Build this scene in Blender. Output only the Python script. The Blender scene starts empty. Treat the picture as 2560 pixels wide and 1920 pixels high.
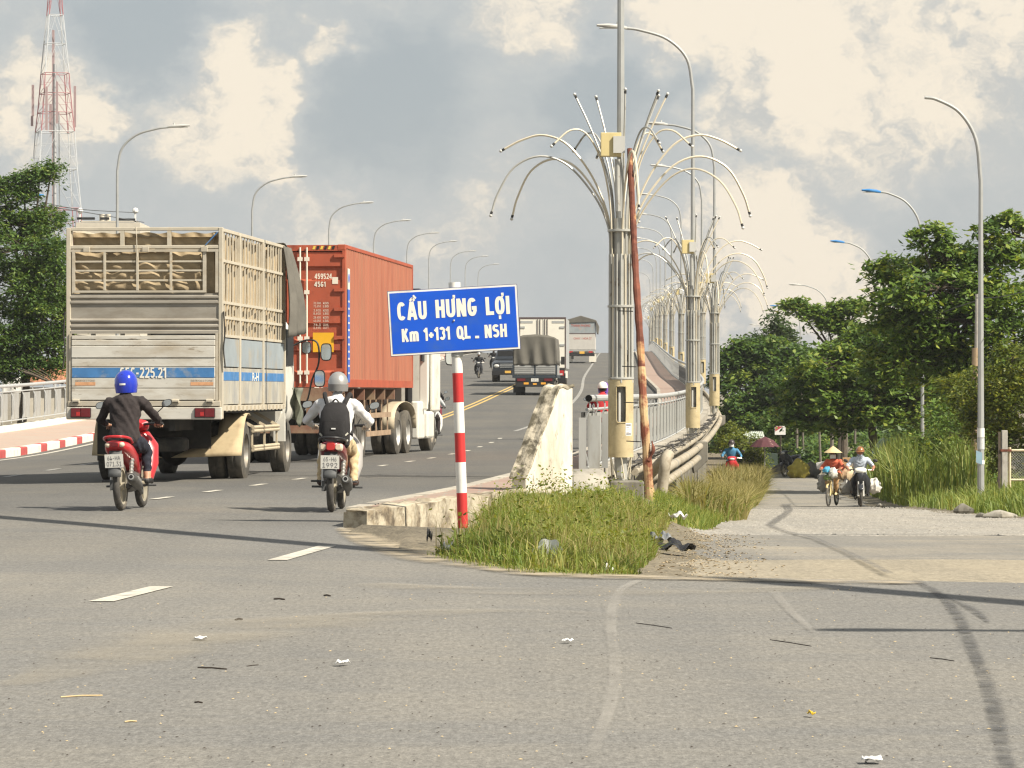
import bpy, math, random
import numpy as np
from mathutils import Vector, Matrix, Euler
random.seed(7); RNG = np.random.default_rng(7)
sc = bpy.context.scene
COL = sc.collection
R = math.radians
# ---------------------------------------------------------------- camera, sky, sun, exposure
F, H = 9000.0, 1.4            # focal length in photograph pixels (2560 wide), eye height in metres
cam_d = bpy.data.cameras.new('camera'); cam = bpy.data.objects.new('camera', cam_d); COL.objects.link(cam)
cam_d.sensor_width = 36; cam_d.lens = F / 2560 * 36; cam_d.clip_end = 6000; cam_d.clip_start = 0.5
cam.location = (0, 0, H); cam.rotation_euler = (R(90) + math.atan(20 / F), 0, 0)
sc.camera = cam
SUN_A, SUN_E = R(58), R(46)   # sun stands to the right and behind the camera
to_sun = Vector((math.sin(SUN_A) * math.cos(SUN_E), -math.cos(SUN_A) * math.cos(SUN_E), math.sin(SUN_E)))
sun_d = bpy.data.lights.new('sun', 'SUN'); sun = bpy.data.objects.new('sun', sun_d); COL.objects.link(sun)
sun_d.energy = 4.8; sun_d.angle = R(0.6); sun_d.color = (1.0, 0.915, 0.78)
sun.location = (40, -30, 60); sun.rotation_euler = (-to_sun).to_track_quat('-Z', 'Y').to_euler()
vs_ = sc.view_settings
sc.display_settings.display_device = 'sRGB'
vs_.view_transform = 'Standard'; vs_.look = 'None'; vs_.gamma = 1; vs_.use_curve_mapping = False
vs_.exposure = 0.80
sc.cycles.use_denoising = True
sc.cycles.max_bounces = 6; sc.cycles.diffuse_bounces = 3; sc.cycles.glossy_bounces = 3
sc.cycles.transmission_bounces = 4; sc.cycles.transparent_max_bounces = 12
sc.cycles.sample_clamp_indirect = 6
sc.cycles.filter_width = 1.3

def dirpx(x, y):
    v = Vector(((x - 1280) / F, 1, -(y - 980) / F)); return v.normalized()

def build_world():
    w = bpy.data.worlds.new('World'); sc.world = w; w.use_nodes = True
    nt = w.node_tree; N = nt.nodes; L = nt.links; N.clear()
    out = N.new('ShaderNodeOutputWorld'); bg = N.new('ShaderNodeBackground')
    sky = N.new('ShaderNodeTexSky'); sky.sky_type = 'NISHITA'; sky.sun_disc = False
    sky.sun_elevation = SUN_E; sky.sun_rotation = math.atan2(to_sun.x, to_sun.y); sky.dust_density = 3.0; sky.air_density = 1.2
    tc = N.new('ShaderNodeTexCoord')
    def math_(op, a, b=None, clamp=False):
        n = N.new('ShaderNodeMath'); n.operation = op; n.use_clamp = clamp
        for i, q in enumerate((a, b)):
            if q is None: continue
            if isinstance(q, (int, float)): n.inputs[i].default_value = q
            else: L.new(q, n.inputs[i])
        return n.outputs[0]
    def noise(scale, detail, rough, dim='3D', vec=None, dist=0.0):
        n = N.new('ShaderNodeTexNoise'); n.inputs['Scale'].default_value = scale
        n.inputs['Detail'].default_value = detail; n.inputs['Roughness'].default_value = rough
        n.inputs['Distortion'].default_value = dist
        L.new(vec, n.inputs['Vector']); return n
    D = tc.outputs['Generated']
    # stretch the clouds a little: they lie flatter near the horizon
    st = N.new('ShaderNodeVectorMath'); st.operation = 'MULTIPLY'; st.inputs[1].default_value = (1, 1, 1.35); L.new(D, st.inputs[0])
    wob = noise(52, 4, .62, vec=st.outputs[0])
    off = N.new('ShaderNodeVectorMath'); off.operation = 'SUBTRACT'; off.inputs[1].default_value = (.5, .5, .5); L.new(wob.outputs['Color'], off.inputs[0])
    scl = N.new('ShaderNodeVectorMath'); scl.operation = 'SCALE'; scl.inputs['Scale'].default_value = .028; L.new(off.outputs[0], scl.inputs[0])
    add = N.new('ShaderNodeVectorMath'); add.operation = 'ADD'; L.new(D, add.inputs[0]); L.new(scl.outputs[0], add.inputs[1])
    DW = add.outputs[0]
    big = noise(9, 2, .55, vec=st.outputs[0]).outputs['Fac']
    mid = noise(42, 5, .6, vec=DW).outputs['Fac']
    fld = math_('ADD', math_('MULTIPLY', math_('SUBTRACT', big, .5), .35), math_('MULTIPLY', math_('SUBTRACT', mid, .5), .75))
    # cumulus heads and dark bellies of the cloud banks in view, by direction on the sky (x, y, radius, weight)
    blobs = [(2250, 0, 520, .6), (1900, 110, 240, .75), (1640, 60, 170, .5), (1340, 20, 170, .7), (2060, 290, 130, .5),
             (1830, 540, 150, .5), (1950, 620, 190, .62), (2090, 740, 180, .55), (2240, 850, 170, .35),
             (560, 140, 120, .6), (650, 250, 150, .7), (490, 330, 170, .5), (670, 390, 90, .45), (130, 260, 210, .6), (240, 290, 110, .4),
             (810, 110, 70, .45), (820, 560, 190, .28), (1120, 480, 240, .26), (1800, 720, 260, .25),
             (1010, 290, 280, -.45), (1480, 230, 210, -.45), (1740, 180, 110, -.4), (1890, 190, 60, -.5), (330, 50, 240, -.4), (2420, 620, 240, -.15)]
    tot = fld
    for (x, y, r, a) in blobs:
        d = N.new('ShaderNodeVectorMath'); d.operation = 'DISTANCE'; d.inputs[1].default_value = dirpx(x, y); L.new(DW, d.inputs[0])
        mr = N.new('ShaderNodeMapRange'); mr.interpolation_type = 'SMOOTHSTEP'
        mr.inputs['From Min'].default_value = r / F * 1.15; mr.inputs['From Max'].default_value = r / F * .35
        mr.inputs['To Min'].default_value = 0; mr.inputs['To Max'].default_value = a
        L.new(d.outputs['Value'], mr.inputs['Value']); tot = math_('ADD', tot, mr.outputs[0])
    tot = math_('ADD', tot, .36)
    # billows: the same noise sampled a little towards the sun gives each head a lit and a shaded side
    ofs = N.new('ShaderNodeVectorMath'); ofs.operation = 'ADD'; ofs.inputs[1].default_value = (-.0042, 0, -.0030); L.new(DW, ofs.inputs[0])
    mid2 = noise(42, 5, .6, vec=ofs.outputs[0]).outputs['Fac']
    def rng(v, a, b_, c, d, sm=True):
        r = N.new('ShaderNodeMapRange'); r.interpolation_type = 'SMOOTHSTEP' if sm else 'LINEAR'; r.clamp = True
        for k, q in zip(('From Min', 'From Max', 'To Min', 'To Max'), (a, b_, c, d)): r.inputs[k].default_value = q
        L.new(v, r.inputs['Value']); return r.outputs[0]
    def mixc(f, a, c):
        n = N.new('ShaderNodeMixRGB')
        for i, q in enumerate((f, a, c)):
            if isinstance(q, tuple): n.inputs[i].default_value = (*q, 1)
            else: L.new(q, n.inputs[i])
        return n.outputs[0]
    lit = math_('ADD', math_('MULTIPLY', math_('SUBTRACT', mid, mid2), 2.6), math_('MULTIPLY', math_('SUBTRACT', tot, .62), .75))
    base = mixc(rng(tot, -.15, .5, 0, 1), (.252, .280, .298), (.335, .348, .350))
    cloud = mixc(rng(lit, -.32, .42, 0, 1), (.360, .358, .346), (.61, .54, .44))
    tone = mixc(rng(tot, .28, .84, 0, 1), base, cloud)
    skys = N.new('ShaderNodeVectorMath'); skys.operation = 'SCALE'; skys.inputs['Scale'].default_value = .075; L.new(sky.outputs[0], skys.inputs[0])
    mix = N.new('ShaderNodeMixRGB'); mix.inputs[0].default_value = .88; L.new(skys.outputs[0], mix.inputs[1]); L.new(tone, mix.inputs[2])
    L.new(mix.outputs[0], bg.inputs[0]); bg.inputs[1].default_value = 0.96
    L.new(bg.outputs[0], out.inputs[0])
build_world()
sc.world.cycles.sampling_method = 'MANUAL'; sc.world.cycles.sample_map_resolution = 512

# ---------------------------------------------------------------- helpers
def P(x, y, d): return Vector(((x - 1280) * d / F, d, H - (y - 980) * d / F))
def XP(x, d): return (x - 1280) * d / F

MATS = {}
def M(name, col, rough=.7, metal=0., var=.15, vs=3., dirt=None, ds=2., dl=(.5, .7), bump=0., bs=40., spec=.4, coat=0., det=5, stretch=None, dirt2=None, ds2=6., dl2=(.55, .65), emis=0.):
    if name in MATS: return MATS[name]
    m = bpy.data.materials.new(name); m.use_nodes = True; nt = m.node_tree; N = nt.nodes; L = nt.links
    b = N['Principled BSDF']; b.inputs['Roughness'].default_value = rough; b.inputs['Metallic'].default_value = metal
    b.inputs['Specular IOR Level'].default_value = spec
    if coat: b.inputs['Coat Weight'].default_value = coat; b.inputs['Coat Roughness'].default_value = .08
    tc = N.new('ShaderNodeTexCoord'); vec = tc.outputs['Object']
    if stretch:
        mp = N.new('ShaderNodeVectorMath'); mp.operation = 'MULTIPLY'; mp.inputs[1].default_value = stretch; L.new(vec, mp.inputs[0]); vec = mp.outputs[0]
    def noise(s, d=det, r=.6):
        n = N.new('ShaderNodeTexNoise'); n.inputs['Scale'].default_value = s; n.inputs['Detail'].default_value = d; n.inputs['Roughness'].default_value = r
        L.new(vec, n.inputs['Vector']); return n.outputs['Fac']
    n1 = noise(vs); mr = N.new('ShaderNodeMapRange'); mr.inputs['From Min'].default_value = .3; mr.inputs['From Max'].default_value = .7
    mr.inputs['To Min'].default_value = 1 - var; mr.inputs['To Max'].default_value = 1 + var; L.new(n1, mr.inputs['Value'])
    sc_ = N.new('ShaderNodeVectorMath'); sc_.operation = 'SCALE'; sc_.inputs[0].default_value = col[:3]; L.new(mr.outputs[0], sc_.inputs['Scale'])
    cur = sc_.outputs[0]
    for (dc, s_, lim) in ((dirt, ds, dl), (dirt2, ds2, dl2)):
        if dc is None: continue
        n2 = noise(s_, 7, .65); r2 = N.new('ShaderNodeMapRange'); r2.inputs['From Min'].default_value = lim[0]; r2.inputs['From Max'].default_value = lim[1]; r2.clamp = True
        L.new(n2, r2.inputs['Value']); mx = N.new('ShaderNodeMixRGB'); L.new(r2.outputs[0], mx.inputs[0]); L.new(cur, mx.inputs[1]); mx.inputs[2].default_value = (*dc[:3], 1); cur = mx.outputs[0]
    L.new(cur, b.inputs['Base Color'])
    if bump:
        bp = N.new('ShaderNodeBump'); bp.inputs['Strength'].default_value = bump; bp.inputs['Distance'].default_value = .02; L.new(noise(bs, 3), bp.inputs['Height']); L.new(bp.outputs[0], b.inputs['Normal'])
    if emis:
        b.inputs['Emission Color'].default_value = (*col[:3], 1); b.inputs['Emission Strength'].default_value = emis
    MATS[name] = m; return m

def link(o, parent=None):
    COL.objects.link(o)
    if parent is not None: o.parent = parent
    return o
def tag(o, label, cat, group=None):
    o['label'] = label; o['category'] = cat
    if group: o['group'] = group
    return o
def struct(o, kind='structure'): o['kind'] = kind; return o
def thing(name, label, cat, loc=(0, 0, 0), rz=0., group=None, rx=0., ry=0.):
    o = bpy.data.objects.new(name, None); o.empty_display_size = .2; COL.objects.link(o)
    o.location = loc; o.rotation_euler = (rx, ry, rz); return tag(o, label, cat, group)
def copy_tree(o, parent=None):
    c = o.copy(); COL.objects.link(c); c.parent = parent
    for ch in o.children: copy_tree(ch, c)
    return c

class MB:
    def __init__(s): s.v = []; s.f = []; s.mi = []; s.cur = 0; s.T = None
    def _add(s, vs, fs):
        k = len(s.v)
        s.v += [tuple(s.T @ Vector(q)) if s.T is not None else tuple(q) for q in vs]
        s.f += [tuple(i + k for i in f) for f in fs]; s.mi += [s.cur] * len(fs); return s
    def box(s, x0, x1, y0, y1, z0, z1):
        return s._add([(x0, y0, z0), (x1, y0, z0), (x1, y1, z0), (x0, y1, z0), (x0, y0, z1), (x1, y0, z1), (x1, y1, z1), (x0, y1, z1)],
                      [(0, 3, 2, 1), (4, 5, 6, 7), (0, 1, 5, 4), (1, 2, 6, 5), (2, 3, 7, 6), (3, 0, 4, 7)])
    def bar(s, a, b, w, h, up=(0, 0, 1)):
        a = Vector(a); b = Vector(b); t = (b - a).normalized(); u = Vector(up)
        if abs(t.dot(u)) > .98: u = Vector((0, 1, 0))
        sx = t.cross(u).normalized() * w / 2; sz = sx.cross(t).normalized() * h / 2
        vs = [p + i * sx + j * sz for p in (a, b) for i, j in ((-1, -1), (1, -1), (1, 1), (-1, 1))]
        return s._add(vs, [(0, 3, 2, 1), (4, 5, 6, 7), (0, 1, 5, 4), (1, 2, 6, 5), (2, 3, 7, 6), (3, 0, 4, 7)])
    def tube(s, pts, r, n=8, caps=True):
        pts = [Vector(p) for p in pts]; m = len(pts)
        rs = [r] * m if isinstance(r, (int, float)) else list(r)
        vs = []; prev = None
        for i, p in enumerate(pts):
            t = (pts[min(i + 1, m - 1)] - pts[max(i - 1, 0)])
            t = t.normalized() if t.length > 1e-9 else Vector((0, 0, 1))
            if prev is None:
                u = Vector((0, 0, 1)) if abs(t.z) < .9 else Vector((1, 0, 0)); a = t.cross(u).normalized()
            else: a = (prev - t * prev.dot(t)).normalized()
            prev = a; b = t.cross(a)
            vs += [p + (a * math.cos(2 * math.pi * k / n) + b * math.sin(2 * math.pi * k / n)) * rs[i] for k in range(n)]
        fs = [(i * n + k, i * n + (k + 1) % n, (i + 1) * n + (k + 1) % n, (i + 1) * n + k) for i in range(m - 1) for k in range(n)]
        if caps: fs += [tuple(range(n - 1, -1, -1)), tuple((m - 1) * n + k for k in range(n))]
        return s._add(vs, fs)
    def loft(s, secs, n=16, e=2.0, caps=True):
        """secs: (centre, half-axis a, half-axis b); rings are superellipses of exponent e"""
        vs = []
        for (c, a, b) in secs:
            c = Vector(c); a = Vector(a); b = Vector(b)
            for k in range(n):
                t = 2 * math.pi * k / n; ct, st = math.cos(t), math.sin(t)
                vs.append(c + a * (math.copysign(abs(ct) ** (2 / e), ct)) + b * (math.copysign(abs(st) ** (2 / e), st)))
        m = len(secs)
        fs = [(i * n + k, i * n + (k + 1) % n, (i + 1) * n + (k + 1) % n, (i + 1) * n + k) for i in range(m - 1) for k in range(n)]
        if caps: fs += [tuple(range(n - 1, -1, -1)), tuple((m - 1) * n + k for k in range(n))]
        return s._add(vs, fs)
    def lofty(s, secs, n=16, e=2.4):      # sections along y: (y, x, z, rx, rz)
        return s.loft([((x, y, z), (rx, 0, 0), (0, 0, rz)) for (y, x, z, rx, rz) in secs], n, e)
    def loftz(s, secs, n=16, e=2.4):      # sections along z: (z, x, y, rx, ry)
        return s.loft([((x, y, z), (rx, 0, 0), (0, ry, 0)) for (z, x, y, rx, ry) in secs], n, e)
    def ball(s, c, r, n=12, m=8):
        r = (r, r, r) if isinstance(r, (int, float)) else r
        c = Vector(c); secs = []
        for i in range(m + 1):
            t = -math.pi / 2 + math.pi * i / m; k = max(math.cos(t), .02)
            secs.append((c + Vector((0, 0, r[2] * math.sin(t))), (r[0] * k, 0, 0), (0, r[1] * k, 0)))
        return s.loft(secs, n)
    def lathe(s, prof, n=24, c=(0, 0, 0), axis='z', caps=True):
        c = Vector(c); ax = {'z': (Vector((1, 0, 0)), Vector((0, 1, 0)), Vector((0, 0, 1))), 'x': (Vector((0, 1, 0)), Vector((0, 0, 1)), Vector((1, 0, 0))), 'y': (Vector((0, 0, 1)), Vector((1, 0, 0)), Vector((0, 1, 0)))}[axis]
        return s.loft([(c + ax[2] * h, ax[0] * max(r, 1e-4), ax[1] * max(r, 1e-4)) for (r, h) in prof], n, 2.0, caps)
    def prism(s, poly, axis, a, b):
        """poly of 2-D points extruded along axis from a to b ('x': (y,z); 'y': (x,z); 'z': (x,y))"""
        mk = {'x': lambda p, t: (t, p[0], p[1]), 'y': lambda p, t: (p[0], t, p[1]), 'z': lambda p, t: (p[0], p[1], t)}[axis]
        n = len(poly); vs = [mk(p, a) for p in poly] + [mk(p, b) for p in poly]
        return s._add(vs, [tuple(range(n - 1, -1, -1)), tuple(range(n, 2 * n))] + [(i, (i + 1) % n, n + (i + 1) % n, n + i) for i in range(n)])
    def grid(s, fn, nu, nv):
        vs = [fn(i / nu, j / nv) for j in range(nv + 1) for i in range(nu + 1)]
        return s._add(vs, [(j * (nu + 1) + i, j * (nu + 1) + i + 1, (j + 1) * (nu + 1) + i + 1, (j + 1) * (nu + 1) + i) for j in range(nv) for i in range(nu)])
    def build(s, name, mats, parent=None, smooth=False, bevel=0., ang=35, solid=0.):
        me = bpy.data.meshes.new(name); me.from_pydata(s.v, [], s.f)
        mats = mats if isinstance(mats, (list, tuple)) else [mats]
        for m in mats: me.materials.append(m)
        if len(mats) > 1: me.polygons.foreach_set('material_index', s.mi)
        fixn(me)
        if smooth:
            me.shade_smooth()
            try: me.set_sharp_from_angle(angle=R(ang))
            except Exception: pass
        o = bpy.data.objects.new(name, me); link(o, parent)
        if solid: md = o.modifiers.new('solid', 'SOLIDIFY'); md.thickness = solid; md.offset = 0
        if bevel: md = o.modifiers.new('bevel', 'BEVEL'); md.width = bevel; md.segments = 2; md.limit_method = 'ANGLE'; md.angle_limit = R(50)
        return o
def fixn(me):
    import bmesh
    bm = bmesh.new(); bm.from_mesh(me); bmesh.ops.recalc_face_normals(bm, faces=bm.faces); bm.to_mesh(me); bm.free()

def arrays_mesh(name, verts, faces, mat, attrs=None, parent=None, smooth=False):
    """verts (n,3) array, faces (m,k) array of one polygon size"""
    me = bpy.data.meshes.new(name); n = len(verts); m, k = faces.shape
    me.vertices.add(n); me.vertices.foreach_set('co', np.ascontiguousarray(verts, dtype=np.float32).ravel())
    me.loops.add(m * k); me.loops.foreach_set('vertex_index', np.ascontiguousarray(faces, dtype=np.int32).ravel())
    me.polygons.add(m); me.polygons.foreach_set('loop_start', np.arange(0, m * k, k, dtype=np.int32))
    if attrs:
        for an, av in attrs.items():
            a = me.attributes.new(an, 'FLOAT', 'POINT'); a.data.foreach_set('value', np.ascontiguousarray(av, dtype=np.float32))
    me.materials.append(mat); me.update(calc_edges=True); me.validate()
    if smooth: me.shade_smooth()
    o = bpy.data.objects.new(name, me); return link(o, parent)

try: FONT = bpy.data.fonts.load(bpy.utils.system_resource('DATAFILES', path='fonts') + '/Inter.woff2')   # ships with Blender
except Exception: FONT = None
def text(name, body, parent, mat, origin, right, up, w=None, h=None, offset=0., depth=.002, space=1.0, align='CENTER'):
    """flat lettering fitted to w x h metres, centred on origin, standing proud of the surface by depth"""
    cu = bpy.data.curves.new('t', 'FONT'); cu.body = body
    if FONT and offset == 0: cu.font = FONT
    cu.size = 1; cu.offset = offset; cu.align_x = align; cu.space_character = space; cu.resolution_u = 3
    o = bpy.data.objects.new('t', cu); pass
    me = bpy.data.meshes.new_from_object(o)
    bpy.data.objects.remove(o); bpy.data.curves.remove(cu)
    co = np.array([v.co[:] for v in me.vertices]) if len(me.vertices) else np.zeros((1, 3))
    lo, hi = co.min(0), co.max(0); sz = np.maximum(hi - lo, 1e-6)
    sy = (h / sz[1]) if h else None; sx = (w / sz[0]) if w else sy
    if sy is None: sy = sx
    ce = (lo + hi) / 2; r_ = Vector(right).normalized(); u_ = Vector(up).normalized(); nrm = r_.cross(u_)
    for v in me.vertices:
        v.co = Vector(origin) + r_ * ((v.co.x - ce[0]) * sx) + u_ * ((v.co.y - ce[1]) * sy) + nrm * depth
    me.name = name; me.materials.append(mat)
    return link(bpy.data.objects.new(name, me), parent)

def spline(pts, n=8):
    """Catmull-Rom through pts"""
    p = [Vector(q) for q in pts]; p = [2 * p[0] - p[1]] + p + [2 * p[-1] - p[-2]]; out = []
    for i in range(1, len(p) - 2):
        for k in range(n):
            t = k / n
            out.append(.5 * (2 * p[i] + (p[i + 1] - p[i - 1]) * t + (2 * p[i - 1] - 5 * p[i] + 4 * p[i + 1] - p[i + 2]) * t * t + (3 * p[i] - p[i - 1] - 3 * p[i + 1] + p[i + 2]) * t ** 3))
    out.append(p[-2]); return out

def curve_fn(pts, sm=9):
    xs = np.arange(0, 801, 1.0); ys = np.interp(xs, [p[0] for p in pts], [p[1] for p in pts])
    # extrapolate the far end on its last slope
    (xa, ya), (xb, yb) = pts[-2], pts[-1]; far = xs > xb; ys[far] = yb + (xs[far] - xb) * (yb - ya) / (xb - xa)
    if sm > 1:
        k = np.hanning(sm + 2)[1:-1]; k /= k.sum(); ys = np.convolve(np.pad(ys, sm // 2, 'edge'), k, 'valid')
    return lambda d: np.interp(d, xs, ys)
# ---------------------------------------------------------------- lines of the road and bridge in plan (distance d -> x), heights
XR = curve_fn([(30, -.6), (45, .7), (58, 1.75), (100, 5.04), (142, 8.06), (184, 9.75), (226, 10.6), (268, 11.9), (310, 13.2), (352, 14.5), (394, 15.8), (436, 17.1), (520, 19.6)], 31)
XL = curve_fn([(60, -16.2), (95, -16.1), (112, -15.9), (125, -15.5), (141, -15.0), (184, -12.9), (229, -11.1), (272, -10.0), (314, -8.7), (355, -7.6), (396, -6.3), (438, -5.1), (480, -3.9)], 25)
KR0 = curve_fn([(27, -3), (37.3, -1.72), (38.6, -1.66), (45.8, -.72), (54, .02), (70, 1.15), (85, 2.0), (100, 2.75), (142, 5.75), (184, 7.4), (226, 8.25), (268, 9.55), (310, 10.85), (352, 12.15), (394, 13.45), (436, 14.75), (520, 17.2)], 3)
KL = curve_fn([(50, -12.6), (95, -12.95), (112, -13.1), (125, -13.1), (141, -12.85), (184, -11.0), (229, -9.2), (272, -8.1), (314, -6.8), (355, -5.7), (396, -4.4), (438, -3.2), (480, -2.0)], 25)
ZR = curve_fn([(0, 0), (88, 0), (100, .05), (120, .18), (142, .5), (165, .97), (184, 1.36), (218, 2.06), (260, 2.92), (300, 3.75), (350, 4.82), (385, 5.5), (410, 5.85), (440, 6.0), (480, 5.8), (520, 5.2), (600, 3.6), (700, 1.6)], 25)
ZL = curve_fn([(0, 0), (35, 0), (60, -.2), (95, -.3), (112, -.14), (125, .06), (142, .42), (165, .94), (184, 1.36), (218, 2.06), (260, 2.92), (300, 3.75), (350, 4.82), (385, 5.5), (410, 5.85), (440, 6.0), (480, 5.8), (520, 5.2), (600, 3.6), (700, 1.6)], 25)
ZS = curve_fn([(0, 0), (27, 0), (48, -.53), (100, -1.80), (120, -1.95), (400, -2.2)], 11)   # side road falls away
AE = [(0, 60), (18, 60), (22, 40), (25.2, 9), (26.4, 3.75), (27.4, 1.1), (27.9, .155), (30.6, -.68), (33.2, -1.22), (37.3, -1.72)]  # edge of the asphalt
def road_right(d): return float(np.interp(d, [p[0] for p in AE], [p[1] for p in AE])) if d < 37.3 else float(KR0(d))
def road_left(d): return -60. if d < 46 else float(np.interp(d, [46, 60, 80], [-60, -16, KL(80)])) if d < 80 else float(KL(d))
def zroad(x, d):
    if d < 30: return 0.
    xr, xl = float(KR0(d)), float(KL(max(d, 60)))
    u = min(max((x - xl) / (xr - xl), 0), 1); k = min((d - 30) / 15, 1)
    return k * (float(ZL(d)) * (1 - u) + float(ZR(d)) * u + .045 * 4 * u * (1 - u)) if u > 0 else k * float(ZL(d))
def side_left(d): return float(np.interp(d, [20, 27, 33, 48, 70, 97, 133, 200, 300], [.6, 1.25, 1.55, 2.5, 4.2, 6.3, 9.2, 14, 20]))
def side_right(d): return float(np.interp(d, [20, 48, 60, 78, 105, 140, 200, 300], [14, 12, 10.6, 10.0, 10.6, 12.4, 16.5, 24]))
def zside(d): return float(ZS(d))
def zterrain(x, d):
    """soil level right of the bridge"""
    z = zside(d)
    if d < 27: return -.02
    kd = min(max((75 - d) / 30, 0), 1)   # level ground on the island, falling only towards the side road
    if kd > 0:
        t = min(max((x - (side_left(d) - 1.3)) / 1.5, 0), 1); t = t * t * (3 - 2 * t); z *= 1 - kd * (1 - t)
    e = float(XR(d)) if d > 38 else -1.0
    bank = .07 * math.exp(-((x - e) / 1.5) ** 2) * min(max((d - 27) / 12, 0), 1) * (1 if d < 60 else math.exp(-(d - 60) / 25))
    if d < 46: bank += .07 * math.exp(-((x - float(np.interp(d, [37.4, 40, 44.5], [-1.5, -.85, .2]))) / .5) ** 2) * min(max((d - 34) / 3.5, 0), 1)
    sr = side_right(d)
    if x > sr: bank += .45 * min((x - sr) / 3, 1) * min(max((d - 45) / 25, 0), 1)
    return z + bank

# ---------------------------------------------------------------- asphalt and soil materials
def ground_mat(name, base, dust, dark, k_dust=.5, grain=.5, gscale=55, dust_scale=.16, tracks=None, patch=.5):
    m = bpy.data.materials.new(name); m.use_nodes = True; nt = m.node_tree; N = nt.nodes; L = nt.links; b = N['Principled BSDF']
    geo = N.new('ShaderNodeNewGeometry'); pos = geo.outputs['Position']
    def noise(s, d=4, r=.6, vec=None, dist=0.):
        n = N.new('ShaderNodeTexNoise'); n.inputs['Scale'].default_value = s; n.inputs['Detail'].default_value = d; n.inputs['Roughness'].default_value = r; n.inputs['Distortion'].default_value = dist
        L.new(vec or pos, n.inputs['Vector']); return n.outputs['Fac']
    def rng(v, a, b_, c, d):
        r = N.new('ShaderNodeMapRange'); r.clamp = True
        for k, q in zip(('From Min', 'From Max', 'To Min', 'To Max'), (a, b_, c, d)): r.inputs[k].default_value = q
        L.new(v, r.inputs['Value']); return r.outputs[0]
    def mix(f, a, c, mode='MIX'):
        n = N.new('ShaderNodeMixRGB'); n.blend_type = mode
        for i, q in enumerate((f, a, c)):
            if isinstance(q, tuple): n.inputs[i].default_value = (*q, 1)
            elif isinstance(q, (int, float)): n.inputs[i].default_value = q
            else: L.new(q, n.inputs[i])
        return n.outputs[0]
    st = N.new('ShaderNodeVectorMath'); st.operation = 'MULTIPLY'; st.inputs[1].default_value = (.35, 1.6, 1); L.new(pos, st.inputs[0])
    c = mix(rng(noise(.35, 5, .6), .35, .7, 0, patch), base, dark)
    c = mix(rng(noise(dust_scale, 6, .62, dist=.6), .42, .68, 0, k_dust), c, dust)
    c = mix(rng(noise(1.4, 6, .7, st.outputs[0]), .48, .75, 0, .35), c, dust)
    tkv = N.new('ShaderNodeVectorMath'); tkv.operation = 'MULTIPLY'; tkv.inputs[1].default_value = (1.1, .045, 1); L.new(pos, tkv.inputs[0]); c = mix(rng(noise(.9, 4, .6, tkv.outputs[0]), .45, .7, 0, .5), c, dark)
    g1 = noise(gscale, 2, .7); g2 = noise(gscale * .33, 3, .7)
    c = mix(1.0, c, mix(.5, rng(g1, .25, .75, 1 - grain, 1 + grain), rng(g2, .3, .7, 1 - grain * .6, 1 + grain * .6)), 'MULTIPLY')
    an = N.new('ShaderNodeVectorMath'); an.operation = 'MULTIPLY'; an.inputs[1].default_value = (1, .16, 1); L.new(pos, an.inputs[0]); g3 = noise(gscale * .8, 3, .75, an.outputs[0])
    c = mix(1.0, c, rng(g3, .3, .7, 1 - grain * .4, 1 + grain * .4), 'MULTIPLY')
    vor = N.new('ShaderNodeTexVoronoi'); vor.inputs['Scale'].default_value = gscale * .55; L.new(pos, vor.inputs['Vector'])
    c = mix(rng(vor.outputs['Distance'], .12, .05, 0, .5), c, tuple(min(1, q * 1.9) for q in dust))
    L.new(c, b.inputs['Base Color']); b.inputs['Roughness'].default_value = .88; b.inputs['Specular IOR Level'].default_value = .25
    bp = N.new('ShaderNodeBump'); bp.inputs['Strength'].default_value = .55; bp.inputs['Distance'].default_value = .012
    hs = N.new('ShaderNodeMath'); hs.operation = 'ADD'; L.new(g1, hs.inputs[0]); L.new(g2, hs.inputs[1]); L.new(hs.outputs[0], bp.inputs['Height']); L.new(bp.outputs[0], b.inputs['Normal'])
    MATS[name] = m; return m
ASPH = ground_mat('asphalt', (.178, .174, .163), (.245, .226, .188), (.140, .139, .134), .6, .5, 48)
#ASPH_B = ground_mat('asphalt_bridge', (.098, .099, .098), (.14, .132, .115), (.075, .077, .079), .4)
GRAVEL = ground_mat('gravel', (.30, .283, .25), (.36, .325, .265), (.20, .192, .175), .55, .75, 24, .3)
ASPH_S = ground_mat('asphalt_side', (.205, .197, .178), (.31, .275, .215), (.15, .146, .136), .7, .5, 40, .3)
SAND = ground_mat('sand', (.30, .262, .195), (.34, .30, .225), (.215, .195, .155), .5, .5, 30, .5)
SOIL = ground_mat('soil', (.175, .150, .108), (.25, .215, .155), (.10, .09, .065), .5, .6, 26, .5)

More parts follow.
